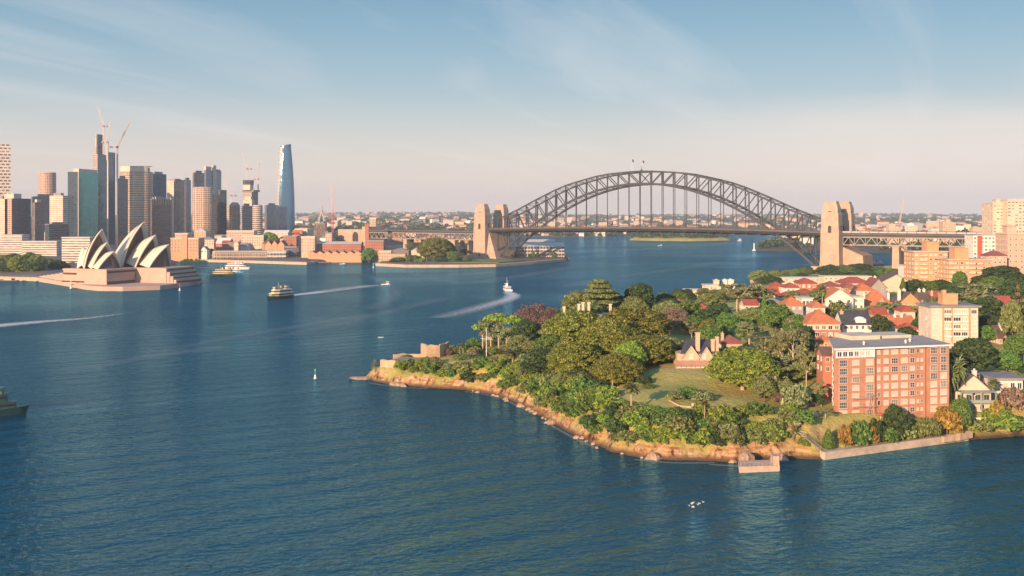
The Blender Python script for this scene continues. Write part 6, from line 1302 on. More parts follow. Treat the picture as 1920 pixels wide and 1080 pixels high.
# shrubs by hand: the garden below the brick block and the island bed
for px, pt, ht, wv, kd, lb, D in ((1680, 760, 6, 46, 'dark0', 'dark rounded tree in front of the middle of the brick block', 306), (1642, 770, 4, 30, 'shdark', 'dark shrub at the left of the rounded tree before the brick block', 305), (1800, 748, 6, 38, 'broad1', 'dense dark green rounded tree at the right corner of the brick block', 318), (1732, 783, 7, 62, 'willow', 'weeping tree hanging over the concrete sea wall', 309), (1776, 768, 5.5, 48, 'shgold', 'golden shrub above the right end of the sea wall', 316), (1612, 790, 4, 40, 'shgreen', 'green shrub below the left half of the brick block', 303), (1630, 798, 4, 30, 'shgold', 'small golden shrub on the garden slope', 302), (1585, 800, 4, 22, 'shgold', 'upright yellow shrub by the end of the sea wall', 300.5), (1600, 810, 3.5, 24, 'shdark', 'dark clipped shrub behind the sea wall', 300.5), (1553, 806, 5, 24, 'cypress', 'dark green upright conifer at the end of the sea wall', 301), (1660, 800, 4.5, 40, 'shgreen', 'mid green shrub behind the sea wall left of the weeping tree', 306), (1694, 795, 5, 40, 'sholive', 'olive shrub between the weeping tree and the brick block', 308), (1870, 768, 3.5, 60, 'shbright', 'bright green hedge-like shrub at the right edge of the shore', 331), (1905, 782, 3, 60, 'shgreen', 'green ground-hugging shrub on the rocks at the right edge', 331), (1868, 746, 4, 26, 'shgold', 'orange-gold shrub beside the beach villa', 332), (1895, 730, 4, 44, 'shmauve', 'mauve bush in front of the grey pavilion', 338), (1840, 788, 2.5, 40, 'sholive', 'low olive shrub below the pool', 325),
        (1268, 734, 4, 30, 'sholive', 'olive shrub in the island bed on the lawn', 330), (1292, 726, 5, 36, 'shgreen', 'taller green shrub in the island bed on the lawn', 334), (1318, 736, 5, 40, 'shgrey', 'grey shrub at the right of the island bed', 330), (1208, 705, 3, 26, 'shdark', 'dark shrub on the left edge of the lawn', 355), (1215, 720, 2.5, 24, 'shgreen', 'green shrub on the left edge of the lawn', 347), (905, 663, 3, 30, 'shdark', 'dark clipped hedge left of the flagpole', 442), (940, 668, 3, 22, 'shdark', 'dark clipped hedge right of the flagpole', 440), (1548, 770, 6, 32, 'gum2', 'slim gum in front of the left corner of the brick block', 312), (1540, 716, 9, 30, 'gum0', 'feathery gum left of the brick block wall', 326), (1465, 742, 7, 44, 'mauve0', 'mauve leafless tree above the cliff left of the brick block', 325), (1452, 800, 5, 26, 'willow', 'pale drooping shrub above the stone landing', 301), (1530, 738, 6, 26, 'dark1', 'dark upright tree on the garden terrace left of the brick block', 326)):
    tree(kd, px, pt, ht, wv, lb, D, None, 'shrub' if kd[:2] == 'sh' else 'tree', 'shrub' if kd[:2] == 'sh' else 'tree')
# the belt of shrubs along the cliff top
rnd = random.Random(5)
NM = {'shgreen': 'green', 'shbright': 'yellow-green', 'shdark': 'dark green', 'sholive': 'olive', 'shgrey': 'grey-green', 'shgold': 'golden', 'shmauve': 'brownish mauve', 'lowpalm': 'spiky', 'willow': 'drooping', 'brightbush': 'tall yellow-green'}
def along(i0, f): a, b = HEAD[i0], HEAD[i0+1]; return a[0]+(b[0]-a[0])*f, a[1]+(b[1]-a[1])*f
def seg_name(px): return 'below the gun battery' if px < 850 else 'below the flagpole lawn' if px < 985 else 'below the palm cluster' if px < 1140 else 'below the open lawn' if px < 1320 else 'above the stone landing' if px < 1480 else 'at the end of the sea wall'
k = 2.0
while k < 17.6:
    i0 = int(k); x, y = along(i0, k-i0); a, b = HEAD[i0], HEAD[i0+1]; d = Vector((b[0]-a[0], b[1]-a[1])); l = d.length; d.normalize(); nx, ny = -d.y, d.x
    for off in ((3.8, 7.6, 12) if k > 4.5 else (3.8, 7.6)):
        if rnd.random() < (.2 if along(i0, .5)[0] < wx(1120, 330) else .03): continue
        o = off+rnd.uniform(-1.6, 1.6); X, Y = x+nx*o+rnd.uniform(-1, 1), y+ny*o; px = CX+X*F/Y
        if off > 12 and (1190 < px < 1300): continue
        kd = rnd.choices(['shgreen', 'shbright', 'shdark', 'sholive', 'shgrey', 'shgold', 'shmauve', 'lowpalm', 'brightbush'], [7, 7, 3, 5, 1.5, 0, .2, 1.2, 1.6])[0]
        w_ = rnd.uniform(4.2, 8.0)*(.85 if off < 6 else 1); z = gz(X, Y)
        if z < 2.5: continue
        hh = w_*rnd.uniform(.55, .85) if kd != 'lowpalm' else rnd.uniform(2, 3.2)
        hh = min(hh, 2.8 if off > 8 and 1150 < px < 1310 else 5)
        grow(kd, X, Y, z-.5, w_, hh, '%s shrub on the cliff top %s' % (NM[kd], seg_name(px)), 'shrubs on the cliff '+seg_name(px), 'shrub', 'shrub')
    k += 3.6/l
# more canopy wherever the hill is wooded
def fill(n, box, kinds, hr, wr, label, group, seed, lo=285, hi=1290, gap=.62):
    rnd = random.Random(seed); c = 0
    for _ in range(n*6):
        px, D = rnd.uniform(box[0], box[1]), rnd.uniform(box[2], box[3]); x = wx(px, D); w_ = rnd.uniform(*wr)
        if any((x-a)**2+(D-b)**2 < ((w_/2+r)*gap)**2 for a, b, r in OCC) or any(bx[0] < x < bx[1] and bx[2] < D < bx[3] for bx in HB): continue
        h, d = ground(x, D)
        if d[0] < 5: continue
        kd = rnd.choice(kinds); OCC.append((x, D, w_/2)); grow(kd, x, D, float(h[0])-.2, w_, rnd.uniform(*hr), label, group, 'shrub' if kd[:2] == 'sh' else 'tree', 'shrub' if kd[:2] == 'sh' else 'tree'); c += 1
        if c >= n: break
HB = []
bpy.context.view_layer.update()
for o in bpy.data.objects:
    if o.parent is None and o.get('category') in ('house', 'apartment block', 'building') and o.type == 'EMPTY' and o.location.y < 1200 and o.location.x > -60:
        xs, ys = [], []
        for ch in o.children:
            if ch.type == 'MESH' and ch.name.split('.')[0] in ('wall', 'roof'):
                for c in ch.bound_box: p = ch.matrix_world @ Vector(c); xs.append(p.x); ys.append(p.y)
        if xs: HB.append((min(xs)-2, max(xs)+2, min(ys)-4, max(ys)+1))
HB.append((wx(1160, 330), wx(1330, 340), 308, 372)); HB.append((wx(880, 424), wx(960, 424), 404, 440))
fill(20, (1010, 1260, 380, 560), ['fig1', 'olive0', 'broad0', 'olive1', 'dark1'], (9, 13), (10, 15), 'garden tree filling the gaps around the mansion', 'garden trees around the mansion', 1)
fill(8, (1290, 1540, 380, 560), ['broad0', 'broad1', 'olive0', 'dark0', 'gum1', 'olive1', 'mauve1'], (8, 12), (9, 14), 'leafy garden tree in the middle of the headland', 'garden trees in the middle of the headland', 2)
fill(26, (1430, 1560, 318, 400), ['gum0', 'broad0', 'olive1', 'shgreen', 'shgrey'], (6, 9), (6, 9), 'garden tree on the slope left of the brick block', 'trees on the slope left of the brick block', 3)
fill(10, (1480, 1760, 420, 700), ['dark0', 'broad1', 'olive1', 'broad0', 'shgreen'], (4, 6.5), (4, 8), 'small garden tree between the red-roofed houses', 'garden trees between the red-roofed houses', 4)
fill(18, (1790, 1960, 372, 640), ['dark0', 'dark1', 'broad1', 'olive0'], (8, 12), (8, 13), 'dark tree in the dense trees along the right edge', 'dense trees along the right edge', 5)
fill(26, (1440, 1700, 940, 1180), ['dark0', 'broad1', 'olive0', 'dark1'], (6, 10), (9, 15), 'tree on the shore around the right pylon base', 'trees around the right pylon base', 6)
fill(12, (1690, 1900, 700, 1150), ['dark0', 'broad1', 'olive0', 'dark1'], (6, 10), (9, 15), 'tree behind the yellow brick blocks', 'trees behind the yellow brick blocks', 7)
fill(24, (1240, 1420, 600, 760), ['broad0', 'olive0', 'dark1'], (5, 8), (7, 11), 'tree on the slope above the far waterfront', 'trees above the far waterfront', 8)
fill(18, (1790, 1930, 326, 372), ['shgreen', 'sholive', 'broad0', 'shdark'], (2.5, 5), (4, 7), 'garden shrub around the beach villa', 'garden shrubs around the beach villa', 9)
fill(22, (985, 1130, 345, 392), ['shgreen', 'sholive', 'olive1', 'shdark', 'shbright'], (3, 6), (4, 7), 'undergrowth shrub among the palm cluster', 'shrubs among the palm cluster', 10, gap=.4)
fill(20, (880, 1010, 415, 470), ['shgreen', 'sholive', 'shmauve', 'shbright'], (2.5, 5), (4, 7), 'garden shrub around the flat-topped pines', 'shrubs around the flat-topped pines', 12, gap=.45)
fill(16, (720, 880, 428, 470), ['shgreen', 'sholive', 'shmauve', 'shgrey'], (1.5, 3), (3, 6), 'low scrub on the tip of the headland', 'scrub on the headland tip', 13, gap=.4)
fill(26, (1300, 1770, 400, 640), ['shgreen', 'shdark', 'sholive', 'shbright'], (3.5, 6.5), (5, 9), 'large leafy bush in the gardens between the hill houses', 'bushes between the hill houses', 14, gap=.5)
fill(12, (1560, 1780, 322, 420), ['shgreen', 'shdark', 'sholive'], (3, 5), (5, 8), 'bush in the garden around the brick block', 'bushes around the brick block', 15, gap=.5)
def plain(kind, px, pt, D, ht, wpx, label, group=None, zf=None):
    x = wx(px, D); z = zf if zf is not None else cz(x, D); h = max(wz(pt, D)-z, 4) if pt else ht
    return grow(kind, x, D, z-.3, wpx*D/F, h, label, group)
plain('fig1', 815, 445, 1480, 0, 62, 'biggest fig tree in the park, in front of the left bridge approach'); plain('dark1', 838, 452, 1500, 0, 30, 'dark tree at the right shoulder of the biggest park fig'); plain('broad1', 850, 471, 1450, 0, 24, 'small round tree on the park grass left of the left pylon')
plain('broad0', 692, 465, 1525, 0, 28, 'round dark green tree at the edge of the park by the brick warehouse'); plain('broad1', 748, 482, 1455, 0, 26, 'bushy tree in front of the waterside hotel'); plain('broad0', 775, 478, 1455, 0, 30, 'bushy tree on the park grass left of the palms'); plain('bright', 505, 435, 1720, 0, 32, 'rounded green tree among the old town roofs')
for px in (762, 767, 778, 790, 800): plain('tallpalm', px, 478, 1440, 0, 6, 'slim park palm along the sea wall', 'slim palms in the waterside park').name = 'palm_tree'
rnd = random.Random(9)
for i in range(24):
    px = rnd.uniform(-10, 122); D = rnd.uniform(1150, 1290); x = wx(px, D)
    grow(rnd.choice(['dark0', 'dark1', 'fig1', 'olive0', 'broad1', 'fig0']), x, D, 5, rnd.uniform(15, 24), rnd.uniform(13, 22) if px < 85 else rnd.uniform(9, 14), 'dense dark tree in the gardens at the left edge', 'garden trees at the left edge')
for i in range(18):
    px = rnd.uniform(330, 990); D = rnd.uniform(1600, 1900); x = wx(px, D)
    if 420 < px < 470 and D < 1700: continue
    grow(rnd.choice(['dark0', 'broad1', 'olive0']), x, D, cz(x, D)-.3, rnd.uniform(10, 17), rnd.uniform(8, 14), 'street tree among the roofs of the old town', 'trees among the old town roofs')
for i in range(7):
    px = 340+i*7+rnd.uniform(-3, 3); D = 1545; plain('broad0', px, 0, D, rnd.uniform(6, 10), rnd.uniform(6, 11), 'plane tree along the orange quay building', 'plane trees on the quay')
for i in range(8):
    px = rnd.uniform(944, 1050); D = 1600; plain(rnd.choice(['dark0', 'broad1']), px, 0, D, rnd.uniform(7, 11), rnd.uniform(7, 12), 'dark tree in front of the finger wharf', 'trees in front of the finger wharf', 3)
rnd = random.Random(31)
for i in range(16):
    px = rnd.uniform(735, 880); D = rnd.uniform(1432, 1475); x = wx(px, D); kd = rnd.choice(['shgreen', 'shbright', 'sholive', 'shdark'])
    if segdist(np.array([x]), np.array([D]), CITY)[0] > 12: grow(kd, x, D, 4.8, rnd.uniform(8, 14), rnd.uniform(4, 8), 'garden bush on the grass of the waterside park', 'bushes in the waterside park', 'shrub', 'shrub')
# two cars parked on the headland
def car(x, y, z, rz, c, label):
    r = thing('parked_car', label, 'car', (x, y, z), rz); mb = MB(); m = mat('car_'+label.split()[0], c, .3, .05, 1)
    mb.loft([[(x0, -.9, .35), (x0, .9, .35), (x0, .9, z0), (x0, -.9, z0)] for x0, z0 in ((-2.2, .75), (-2.1, .95), (-.9, 1.0), (2.0, .95), (2.2, .7))], 0, True, True); mb.loft([[(x0, -w_, z0) for w_, z0 in ((.85, .95), (-.85, .95), (-.7, z1), (.7, z1))] for x0, z1 in ((-1.5, .96), (-.8, 1.5), (.9, 1.5), (1.6, .96))], 0, True, True); mb.build('body', m, r)
    g = MB(); g.box(-.75, .85, -.83, .83, 1.02, 1.36); g.build('windows', GLASSD, r)
    for a in (-1.35, 1.35):
        for b in (-.85, .85): g = MB(); g.tube([(a, b-.1, .33), (a, b+.1, .33)], .33, 10); g.build('wheel', mat('tyre_black', (.03, .03, .03)), r)
for px, py, z, c, lb in ((1862, 668, 17, (.7, .68, .65), 'white car parked beside the dark trees near the pink villa'), (1662, 615, 21, (.65, .62, .6), 'pale car parked under the trees right of the slate-roofed house')): D = dist(py, z); x = wx(px, D); car(x, D, gz(x, D)+.05, .5, c, lb)
# ---------------------------------------------------------------- boats, buoys and wakes
HULLG = mat('dark_green_hull', (.02, .055, .04), .4, .15, .3); CREAM = mat('ferry_cream', (.66, .54, .30), .5, .08, .3); YEL = mat('ferry_ochre', (.55, .38, .13), .5, .1, .3); HULLW = mat('white_hull', (.72, .68, .64), .4, .06, .3); FWIN = mat('cabin_windows', (.03, .035, .04), .1, .2, .5, ior=1.8)
def hull_mesh(Lh, B_, h, sheer, double):
    mb = MB(); rings = []
    for i in range(13):
        f = i/12; x = -Lh/2+Lh*f
        t = abs(2*f-1) if double else max(0, 2*f-1); wd = B_/2*(1-t**2.6)+.06; z = h+sheer*(abs(2*f-1)**2 if double else max(0, f-.3)**2*2)
        rings.append([(x, -wd*.72, -.8), (x, wd*.72, -.8), (x+.04*Lh*(f > .9), wd, z), (x+.04*Lh*(f > .9), -wd, z)])
    mb.loft(rings, 0, True, True); return mb
def outline(L_, B_, taper): return [(-L_/2, -B_/2*taper), (-L_/2+L_*.12, -B_/2), (L_/2-L_*.2, -B_/2), (L_/2, -B_/2*.35), (L_/2, B_/2*.35), (L_/2-L_*.2, B_/2), (-L_/2+L_*.12, B_/2), (-L_/2, B_/2*taper)]
def ferry(label, px, py, Lh, B_, head, double=True, hull=HULLG, cabin=CREAM, decks=2, group=None, name='ferry', cat='ferry', mast=4, D=None):
    D = D or dist(py); r = thing(name, label, cat, (wx(px, D), D, 0), R(head), group); fb = Lh*.055+.4
    hull_mesh(Lh, B_, fb, Lh*.03, double).build('hull', hull, r)
    z = fb; l_ = Lh*.80; b_ = B_*.86
    for d in range(decks):
        m = MB(); P_ = outline(l_, b_, .7); m.prism(P_, z, z+2.5, 0, 0); c = m.build('deckhouse', cabin, r)
        m = MB(); m.prism([(x*1.004, y*1.02) for x, y in P_], z+1.0, z+1.95, 0, 0, cap=False); m.build('window_band', FWIN, c)
        m = MB(); m.prism([(x*1.03, y*1.06) for x, y in P_], z+2.5, z+2.72, 0, 0, bottom=True); m.build('deck_edge', HULLW if cabin is CREAM else cabin, c)
        z += 2.72; l_ *= .78; b_ *= .9
    for s in ((-1, 1) if double else (1,)) if Lh > 6 else ():
        m = MB(); x = s*Lh*.22; m.prism([(x-1.5, -1.4), (x+1.5, -1.4), (x+1.5, 1.4), (x-1.5, 1.4)], z, z+2.2, 0, 0); m.prism([(x-1.9, -1.8), (x+1.9, -1.8), (x+1.9, 1.8), (x-1.9, 1.8)], z+2.2, z+2.4, 0, 0); c = m.build('wheelhouse', cabin, r); m = MB(); m.prism([(x-1.53, -1.43), (x+1.53, -1.43), (x+1.53, 1.43), (x-1.53, 1.43)], z+1.1, z+1.8, 0, 0, cap=False); m.build('window_band', FWIN, c)
    if decks:
      m = MB(); m.lathe([(1.0, z), (.9, z+2.6), (1.05, z+2.7), (1.05, z+3)], 10, 0, (0, 0), 1.3, 1); m.build('funnel', YEL if cabin is CREAM else hull, r)
    if Lh > 6:
     m = MB(); m.tube([(Lh*.1, 0, z), (Lh*.1, 0, z+mast+2)], .1, 5); m.tube([(-Lh*.15, 0, z), (-Lh*.15, 0, z+mast)], .08, 5); m.build('mast', HULLW, r)
    return r
ferry('green and cream double-ended ferry coming towards the camera, alone in mid harbour', 527, 559, 34, 11, 242)
ferry('green and yellow catamaran ferry nearest the opera house point', 420, 517, 34, 10, -18, False, HULLG, YEL)
ferry('white catamaran with a blue waterline moored behind the green ferry', 437, 512, 26, 8, -12, False, mat('blue_hull', (.10, .28, .42), .4), HULLW, 1, name='motor_boat', cat='boat')
ferry('large white motor yacht farthest of the boats off the quay', 442, 505, 36, 8, -8, False, HULLW, HULLW, 2, name='motor_yacht', cat='yacht')
ferry('white cruise boat seen from behind, trailing a curved wake, right of centre', 951, 545, 20, 7.5, 100, False, HULLW, HULLW, 1, name='cruise_boat', cat='boat', mast=6)
ferry('small white speedboat at the head of a straight foam line', 723, 534, 9, 3, 5, False, HULLW, HULLW, 0, name='speedboat', cat='boat', mast=1)
b = ferry('dark green ferry with a pale deck cut off by the left edge', -44, 780, 32, 9, 16, True, mat('dark_teal_hull', (.012, .04, .045), .4), mat('ferry_green', (.05, .11, .085), .5), 2)
ferry('tiny white launch near the park sea wall', 642, 495.5, 9, 3, 20, False, HULLW, HULLW, 0, name='launch', cat='boat', mast=1)
ferry('small open dinghy drifting in the middle of the water', 714, 633.5, 3.4, 1.5, 0, False, mat('grey_hull', (.42, .38, .36), .5), HULLW, 0, name='dinghy', cat='boat', mast=.2)
ferry('small white boat far beyond the bridge', 1387, 452, 12, 4, 10, False, HULLW, HULLW, 1, name='launch', cat='boat')
ferry('white boat heading for the far inlet below the arch', 1238, 461, 12, 4, 30, False, HULLW, HULLW, 0, name='launch', cat='boat', mast=1)
ferry('red and white barge by the shore beyond the right pylon', 1644, 497, 22, 7, 5, False, mat('red_hull', (.45, .07, .05), .5), HULLW, 1, name='barge', cat='boat')
def buoy(label, px, py, h, c, cat='buoy', D=None):
    D = D or dist(py); r = thing('channel_marker', label, cat, (wx(px, D), D, 0), 0); m = MB(); k = h/6
    m.lathe([(.9*k, -.5), (.9*k, .6*k), (.6*k, 1.0*k), (.55*k, 2.2*k), (.2*k, 2.5*k)], 12); m.build('float', HULLW, r); m = MB(); m.tube([(0, 0, 2.4*k), (0, 0, 5.2*k)], .17*k, 6); m.lathe([(.45*k, 4.6*k), (.45*k, 5.6*k), (.1, 6*k)], 8); m.build('lantern', mat('marker_%d' % int(c[0]*90+c[1]*9), c, .5, .05, 1), r)
buoy('slim white channel marker with a green top in open water', 591, 710, 4.4, (.12, .42, .32)); buoy('pink channel marker off the right end of the opera house point', 337, 545, 6.5, (.6, .12, .14)); buoy('white channel marker in front of the opera house sea wall', 133, 541, 8, (.7, .6, .55)); buoy('small white channel marker off the end of the park', 700, 502, 6, (.7, .6, .55))
r = thing('harbour_beacon', 'white beacon column on the low rock point beyond the right half of the arch', 'beacon', (*P(1414, 470), 0)); m = MB(); m.lathe([(4, -1), (4, 2), (1.5, 2.4), (1.1, 12), (1.5, 12.2), (1.5, 14), (.2, 15.5)], 12); m.build('tower', HULLW, r)
for px, py, lb in ((22, 526, 'low floating jetty with moored craft at the left edge'), (6, 524, 'second low pontoon at the far left edge')):
    p = P(px, py); r = thing('pontoon', lb, 'pontoon', (p[0], p[1]-4, 0)); m = MB(); m.box(-9, 9, -2.5, 2.5, -.5, .8); m.build('deck', mat('wharf_timber', (.2, .14, .1)), r); m = MB(); m.box(-6, 2, -1.2, 1.2, .8, 2.6); m.prism(rect(-2, 0, 9, 3), 2.6, 2.9, 0, 0); m.build('shelter', PALECON, r)
for px0, px1, py, lb in ((565, 618, 494.5, 'timber wharf on piles at the foot of the stone bond store'), (648, 690, 491.5, 'longer timber wharf by the round park tree')):
    p = P((px0+px1)/2, py); w_ = (px1-px0)*p[1]/F; r = thing('wharf', lb, 'wharf', (p[0], p[1]+4, 0)); m = MB(); m.box(-w_/2, w_/2, -4, 4, 1.4, 2.2); m.build('deck', mat('wharf_timber', (.2, .14, .1)), r); m = MB()
    for k in range(12): x = -w_/2+.5+(w_-1)*k/11; m.tube([(x, -3.8, -1), (x, -3.8, 3.4)], .3, 5)
    m.build('piles', mat('wharf_timber', (.2, .14, .1)), r)
def foam_material(name, amount, scale=.35):
    m, t, b, N, L = nodes(name); tc = N('ShaderNodeTexCoord'); n = N('ShaderNodeTexNoise'); n.inputs['Scale'].default_value = scale; n.inputs['Detail'].default_value = 6; n.inputs['Roughness'].default_value = .7; L(tc.outputs['Object'], n.inputs[0])
    uv = N('ShaderNodeUVMap'); uv.uv_map = 'UVMap'; s = N('ShaderNodeSeparateXYZ'); L(uv.outputs[0], s.inputs[0])      # v: 0 at the edges, 1 in the middle, times fade
    mm = N('ShaderNodeMath'); mm.operation = 'MULTIPLY'; L(n.outputs[0], mm.inputs[0]); L(s.outputs[1], mm.inputs[1])
    r = N('ShaderNodeMapRange'); L(mm.outputs[0], r.inputs[0]); r.inputs[1].default_value = .08; r.inputs[2].default_value = .42; r.inputs[4].default_value = amount
    b.inputs['Base Color'].default_value = (.62, .62, .60, 1); b.inputs['Roughness'].default_value = .8; L(r.outputs[0], b.inputs['Alpha']); return m
FOAM = foam_material('wake_foam', .85); SURF = foam_material('cliff_surf', .28, 1.6); FOAM2 = foam_material('old_wake', .09, .10)
def wake(label, pts, w0, w1, m=FOAM, f0=1.0, f1=.2):
    """foam lying on the water along photo points (col, row), widening astern"""
    q = [Vector((*P(*p), 0)) for p in pts]; fine = []
    for i in range(len(q)-1):
        for k in range(6):
            t = k/6; p0, p1, p2, p3 = q[max(i-1, 0)], q[i], q[i+1], q[min(i+2, len(q)-1)]
            fine.append(.5*((2*p1)+(p2-p0)*t+(2*p0-5*p1+4*p2-p3)*t*t+(3*p1-p0-3*p2+p3)*t**3))
    fine.append(q[-1]); mb = MB(); n = len(fine); S = []
    for i, p in enumerate(fine):
        d = (fine[min(i+1, n-1)]-fine[max(i-1, 0)]).normalized(); s = Vector((-d.y, d.x, 0)); f = i/(n-1); S.append((p, s*(w0+(w1-w0)*f)/2, f0+(f1-f0)*f))
    for (p, s, v), (p2, s2, v2) in zip(S, S[1:]):
        for a, b2 in ((-1, 0), (0, 1)):
            e = (0 if a else v, v if a else 0); e2 = (0 if a else v2, v2 if a else 0)
            mb.face([p+s*a, p2+s2*a, p2+s2*b2, p+s*b2], 0, [(0, e[0]), (0, e2[0]), (0, e2[1]), (0, e[1])])
    o = mb.build('wake', m, loc=(0, 0, .08)); return tag(o, label, None, None, 'stuff')
wake('white foam astern of the mid-harbour ferry', [(545, 554), (590, 549), (650, 541), (700, 535)], 15, 44, FOAM, 1.5, .55)
wake('foam line of the speedboat', [(718, 534.5), (690, 535.5), (660, 537.5), (600, 546)], 6, 22, FOAM, 1.4, .5)
wake('curved wake behind the cruise boat', [(952, 548), (962, 553), (955, 560), (930, 568), (880, 582), (820, 596)], 14, 40, FOAM, 1.3, .35)
wake('old wake crossing the left of the harbour', [(-20, 612), (80, 603), (160, 597), (230, 588)], 34, 16, FOAM, 1.1, .35)
wake('foam beside the moored catamaran', [(445, 514.5), (470, 513.5), (490, 513)], 10, 16, FOAM, 1.1, .3)
wake('foam astern of the green catamaran', [(402, 515), (380, 514), (355, 513)], 8, 14, FOAM, 1.0, .3)
wake('foam astern of the white yacht', [(420, 503.5), (385, 502), (350, 500.5)], 8, 14, FOAM, 1.0, .3)
for i, p in enumerate(([(300, 660), (420, 636), (560, 612), (700, 590)], [(120, 700), (260, 672), (420, 650)], [(480, 640), (640, 606), (830, 560)], [(560, 520), (640, 512), (700, 520), (740, 545), (700, 580)], [(1000, 480), (1130, 474), (1260, 462)], [(1180, 470), (1290, 463), (1390, 455)], [(1050, 540), (1160, 520), (1300, 500), (1420, 480)], [(1440, 520), (1460, 500), (1470, 488)], [(760, 510), (860, 530), (960, 520), (1080, 500)])):
    wake('faint old wake streak on the harbour', p, 16+14*(i > 3), 30+14*(i > 3), FOAM2, .7, .9)
for i, p in enumerate(([(690, 718), (740, 725), (800, 729)], [(870, 734), (930, 744), (985, 768)], [(1020, 790), (1070, 818), (1120, 842)], [(1190, 862), (1260, 868), (1340, 868)], [(1330, 871), (1360, 873), (1386, 874)])): wake('thin foam where the swell meets the cliff foot', p, 2.4, 3.0, SURF, .9, .9)
rnd = random.Random(3)
for i in range(7):
    p = P(1308+rnd.uniform(-16, 16), 943+rnd.uniform(-9, 9)); m = MB(); m.loft([[(x, wd*s, z) for s, z in ((-1, 0), (0, .16), (1, 0))] for x, wd in ((-.38, .04), (-.1, .16), (.2, .15), (.4, .03))], 0, True, True)
    m.face([(-.1, 0, .12), (.15, 0, .12), (0, .75, .34)]); m.face([(-.1, 0, .12), (.15, 0, .12), (0, -.75, .34)]); tag(m.build('seagull', HULLW, loc=(p[0], p[1], .12), rz=rnd.uniform(0, 6)), 'white seagull in the flock on the near water', 'bird', 'flock of gulls on the near water')
# ---------------------------------------------------------------- far suburbs
def small_house(w_, d_, h_, rh, wall, roof):
    mb = MB(); mb.prism(rect(0, 0, w_, d_), -3, h_, 0, 0, cap=False); a = w_/2+.3; e = d_/2+.3; i = d_/2*.9
    E = [(-a, -e, h_), (a, -e, h_), (a, e, h_), (-a, e, h_)]; G = [(-a+i, 0, h_+rh), (a-i, 0, h_+rh)]
    ro = MB(); ro.face([E[0], E[1], G[1], G[0]]); ro.face([E[1], E[2], G[1]]); ro.face([E[2], E[3], G[0], G[1]]); ro.face([E[3], E[0], G[0]])
    o = mb.build('wall', wallmat(wall)); o2 = ro.build('roof', roofmat(roof)); r = (o.data, o2.data); bpy.data.objects.remove(o); bpy.data.objects.remove(o2); return r
HM_ = [(small_house(14, 10, 6, 3, 'cream', 'orange'), 'cream house with an orange roof'), (small_house(16, 11, 7, 3, 'white', 'grey'), 'white house with a grey roof'), (small_house(13, 10, 6, 3, 'pink', 'red'), 'pink house with a red roof'), (small_house(22, 12, 12, 1, 'cream', 'pale'), 'cream flat-roofed block'), (small_house(18, 12, 9, 3, 'orangebrick', 'darkred'), 'brick house with a maroon roof'), (small_house(15, 11, 6, 3, 'white', 'white'), 'white house with a pale roof')]
rnd = random.Random(21)
def far_house(x, y, z, where, s=1.0):
    (wmh, rmh), lb = rnd.choice(HM_); r = thing('distant_house', '%s %s' % (lb, where), 'house', (x, y, z), rnd.uniform(-.6, .6), 'houses '+where); r.scale = (s, s, s*rnd.uniform(.9, 1.3)); link('wall', wmh, r); link('roof', rmh, r)
n = 0
while n < 115:
    px = rnd.uniform(975, 1175); D = rnd.uniform(3350, 4300); x = wx(px, D); z = float(farland(np.array([[x]]), np.array([[D]]))[0, 0])
    if z < .3: continue
    far_house(x, D, z, 'on the far shore under the arch', rnd.uniform(1.0, 1.7)); n += 1
n = 0
while n < 70:
    px = rnd.uniform(1425, 1900); D = rnd.uniform(2050, 3200); x = wx(px, D); z = float(mcm_h(np.array([[x]]), np.array([[D]]))[0, 0])
    if z < 1: continue
    far_house(x, D, z, 'on the point beyond the right pylon', rnd.uniform(.9, 1.5)); n += 1
n = 0
while n < 115:
    px = rnd.uniform(330, 900); D = rnd.uniform(1610 if px < 660 else 1830, 2250); x = wx(px, D); z = cz(x, D)
    far_house(x, D, z, 'among the old town roofs', rnd.uniform(1.0, 1.5)); n += 1
def scatter_boxes(name, n, fn, label, wall_roof):
    """a far-off mass of houses nobody could count"""
    mb = MB(); ms = []
    for _ in range(n):
        r_ = fn()
        if r_ is None: continue
        x, y, z, s = r_; a = rnd.uniform(-.7, .7); w_, d_, h_ = rnd.uniform(12, 26)*s, rnd.uniform(10, 16)*s, rnd.choice((6, 6, 7, 8, 10, 16))*s; c, s_ = math.cos(a), math.sin(a)
        P4 = [(x+u*c-v*s_, y+u*s_+v*c) for u, v in rect(0, 0, w_, d_)]; k = rnd.randrange(4); q = rnd.randrange(4)
        mb.prism(P4, z-4, z+h_, k, 4+q, cap=False); ce = [((P4[0][0]+P4[3][0])/2, (P4[0][1]+P4[3][1])/2, z+h_+3*s), ((P4[1][0]+P4[2][0])/2, (P4[1][1]+P4[2][1])/2, z+h_+3*s)]; E = [(p[0], p[1], z+h_) for p in P4]
        mb.face([E[0], E[1], ce[1], ce[0]], 4+q); mb.face([E[2], E[3], ce[0], ce[1]], 4+q); mb.face([E[1], E[2], ce[1]], k); mb.face([E[3], E[0], ce[0]], k)
    return tag(mb.build(name, wall_roof), label, None, None, 'stuff')
WR = [wallmat('cream'), wallmat('white'), wallmat('pink'), wallmat('sand'), roofmat('orange'), roofmat('grey'), roofmat('darkred'), roofmat('pale')]
def fl():
    D = 3300*(10500/3300)**rnd.random(); px = rnd.uniform(440, 1960); x = wx(px, D); z = float(farland(np.array([[x]]), np.array([[D]]))[0, 0]); return None if z < .5 else (x, D, z, rnd.uniform(1.0, 1.9))
scatter_boxes('distant_suburb', 1900, fl, 'haze-faded suburban houses out to the horizon', WR)
def ml():
    D = rnd.uniform(2300, 4200); px = rnd.uniform(1425, 2000); x = wx(px, D); z = float(mcm_h(np.array([[x]]), np.array([[D]]))[0, 0]); return None if z < 2 else (x, D, z, rnd.uniform(1.0, 1.5))
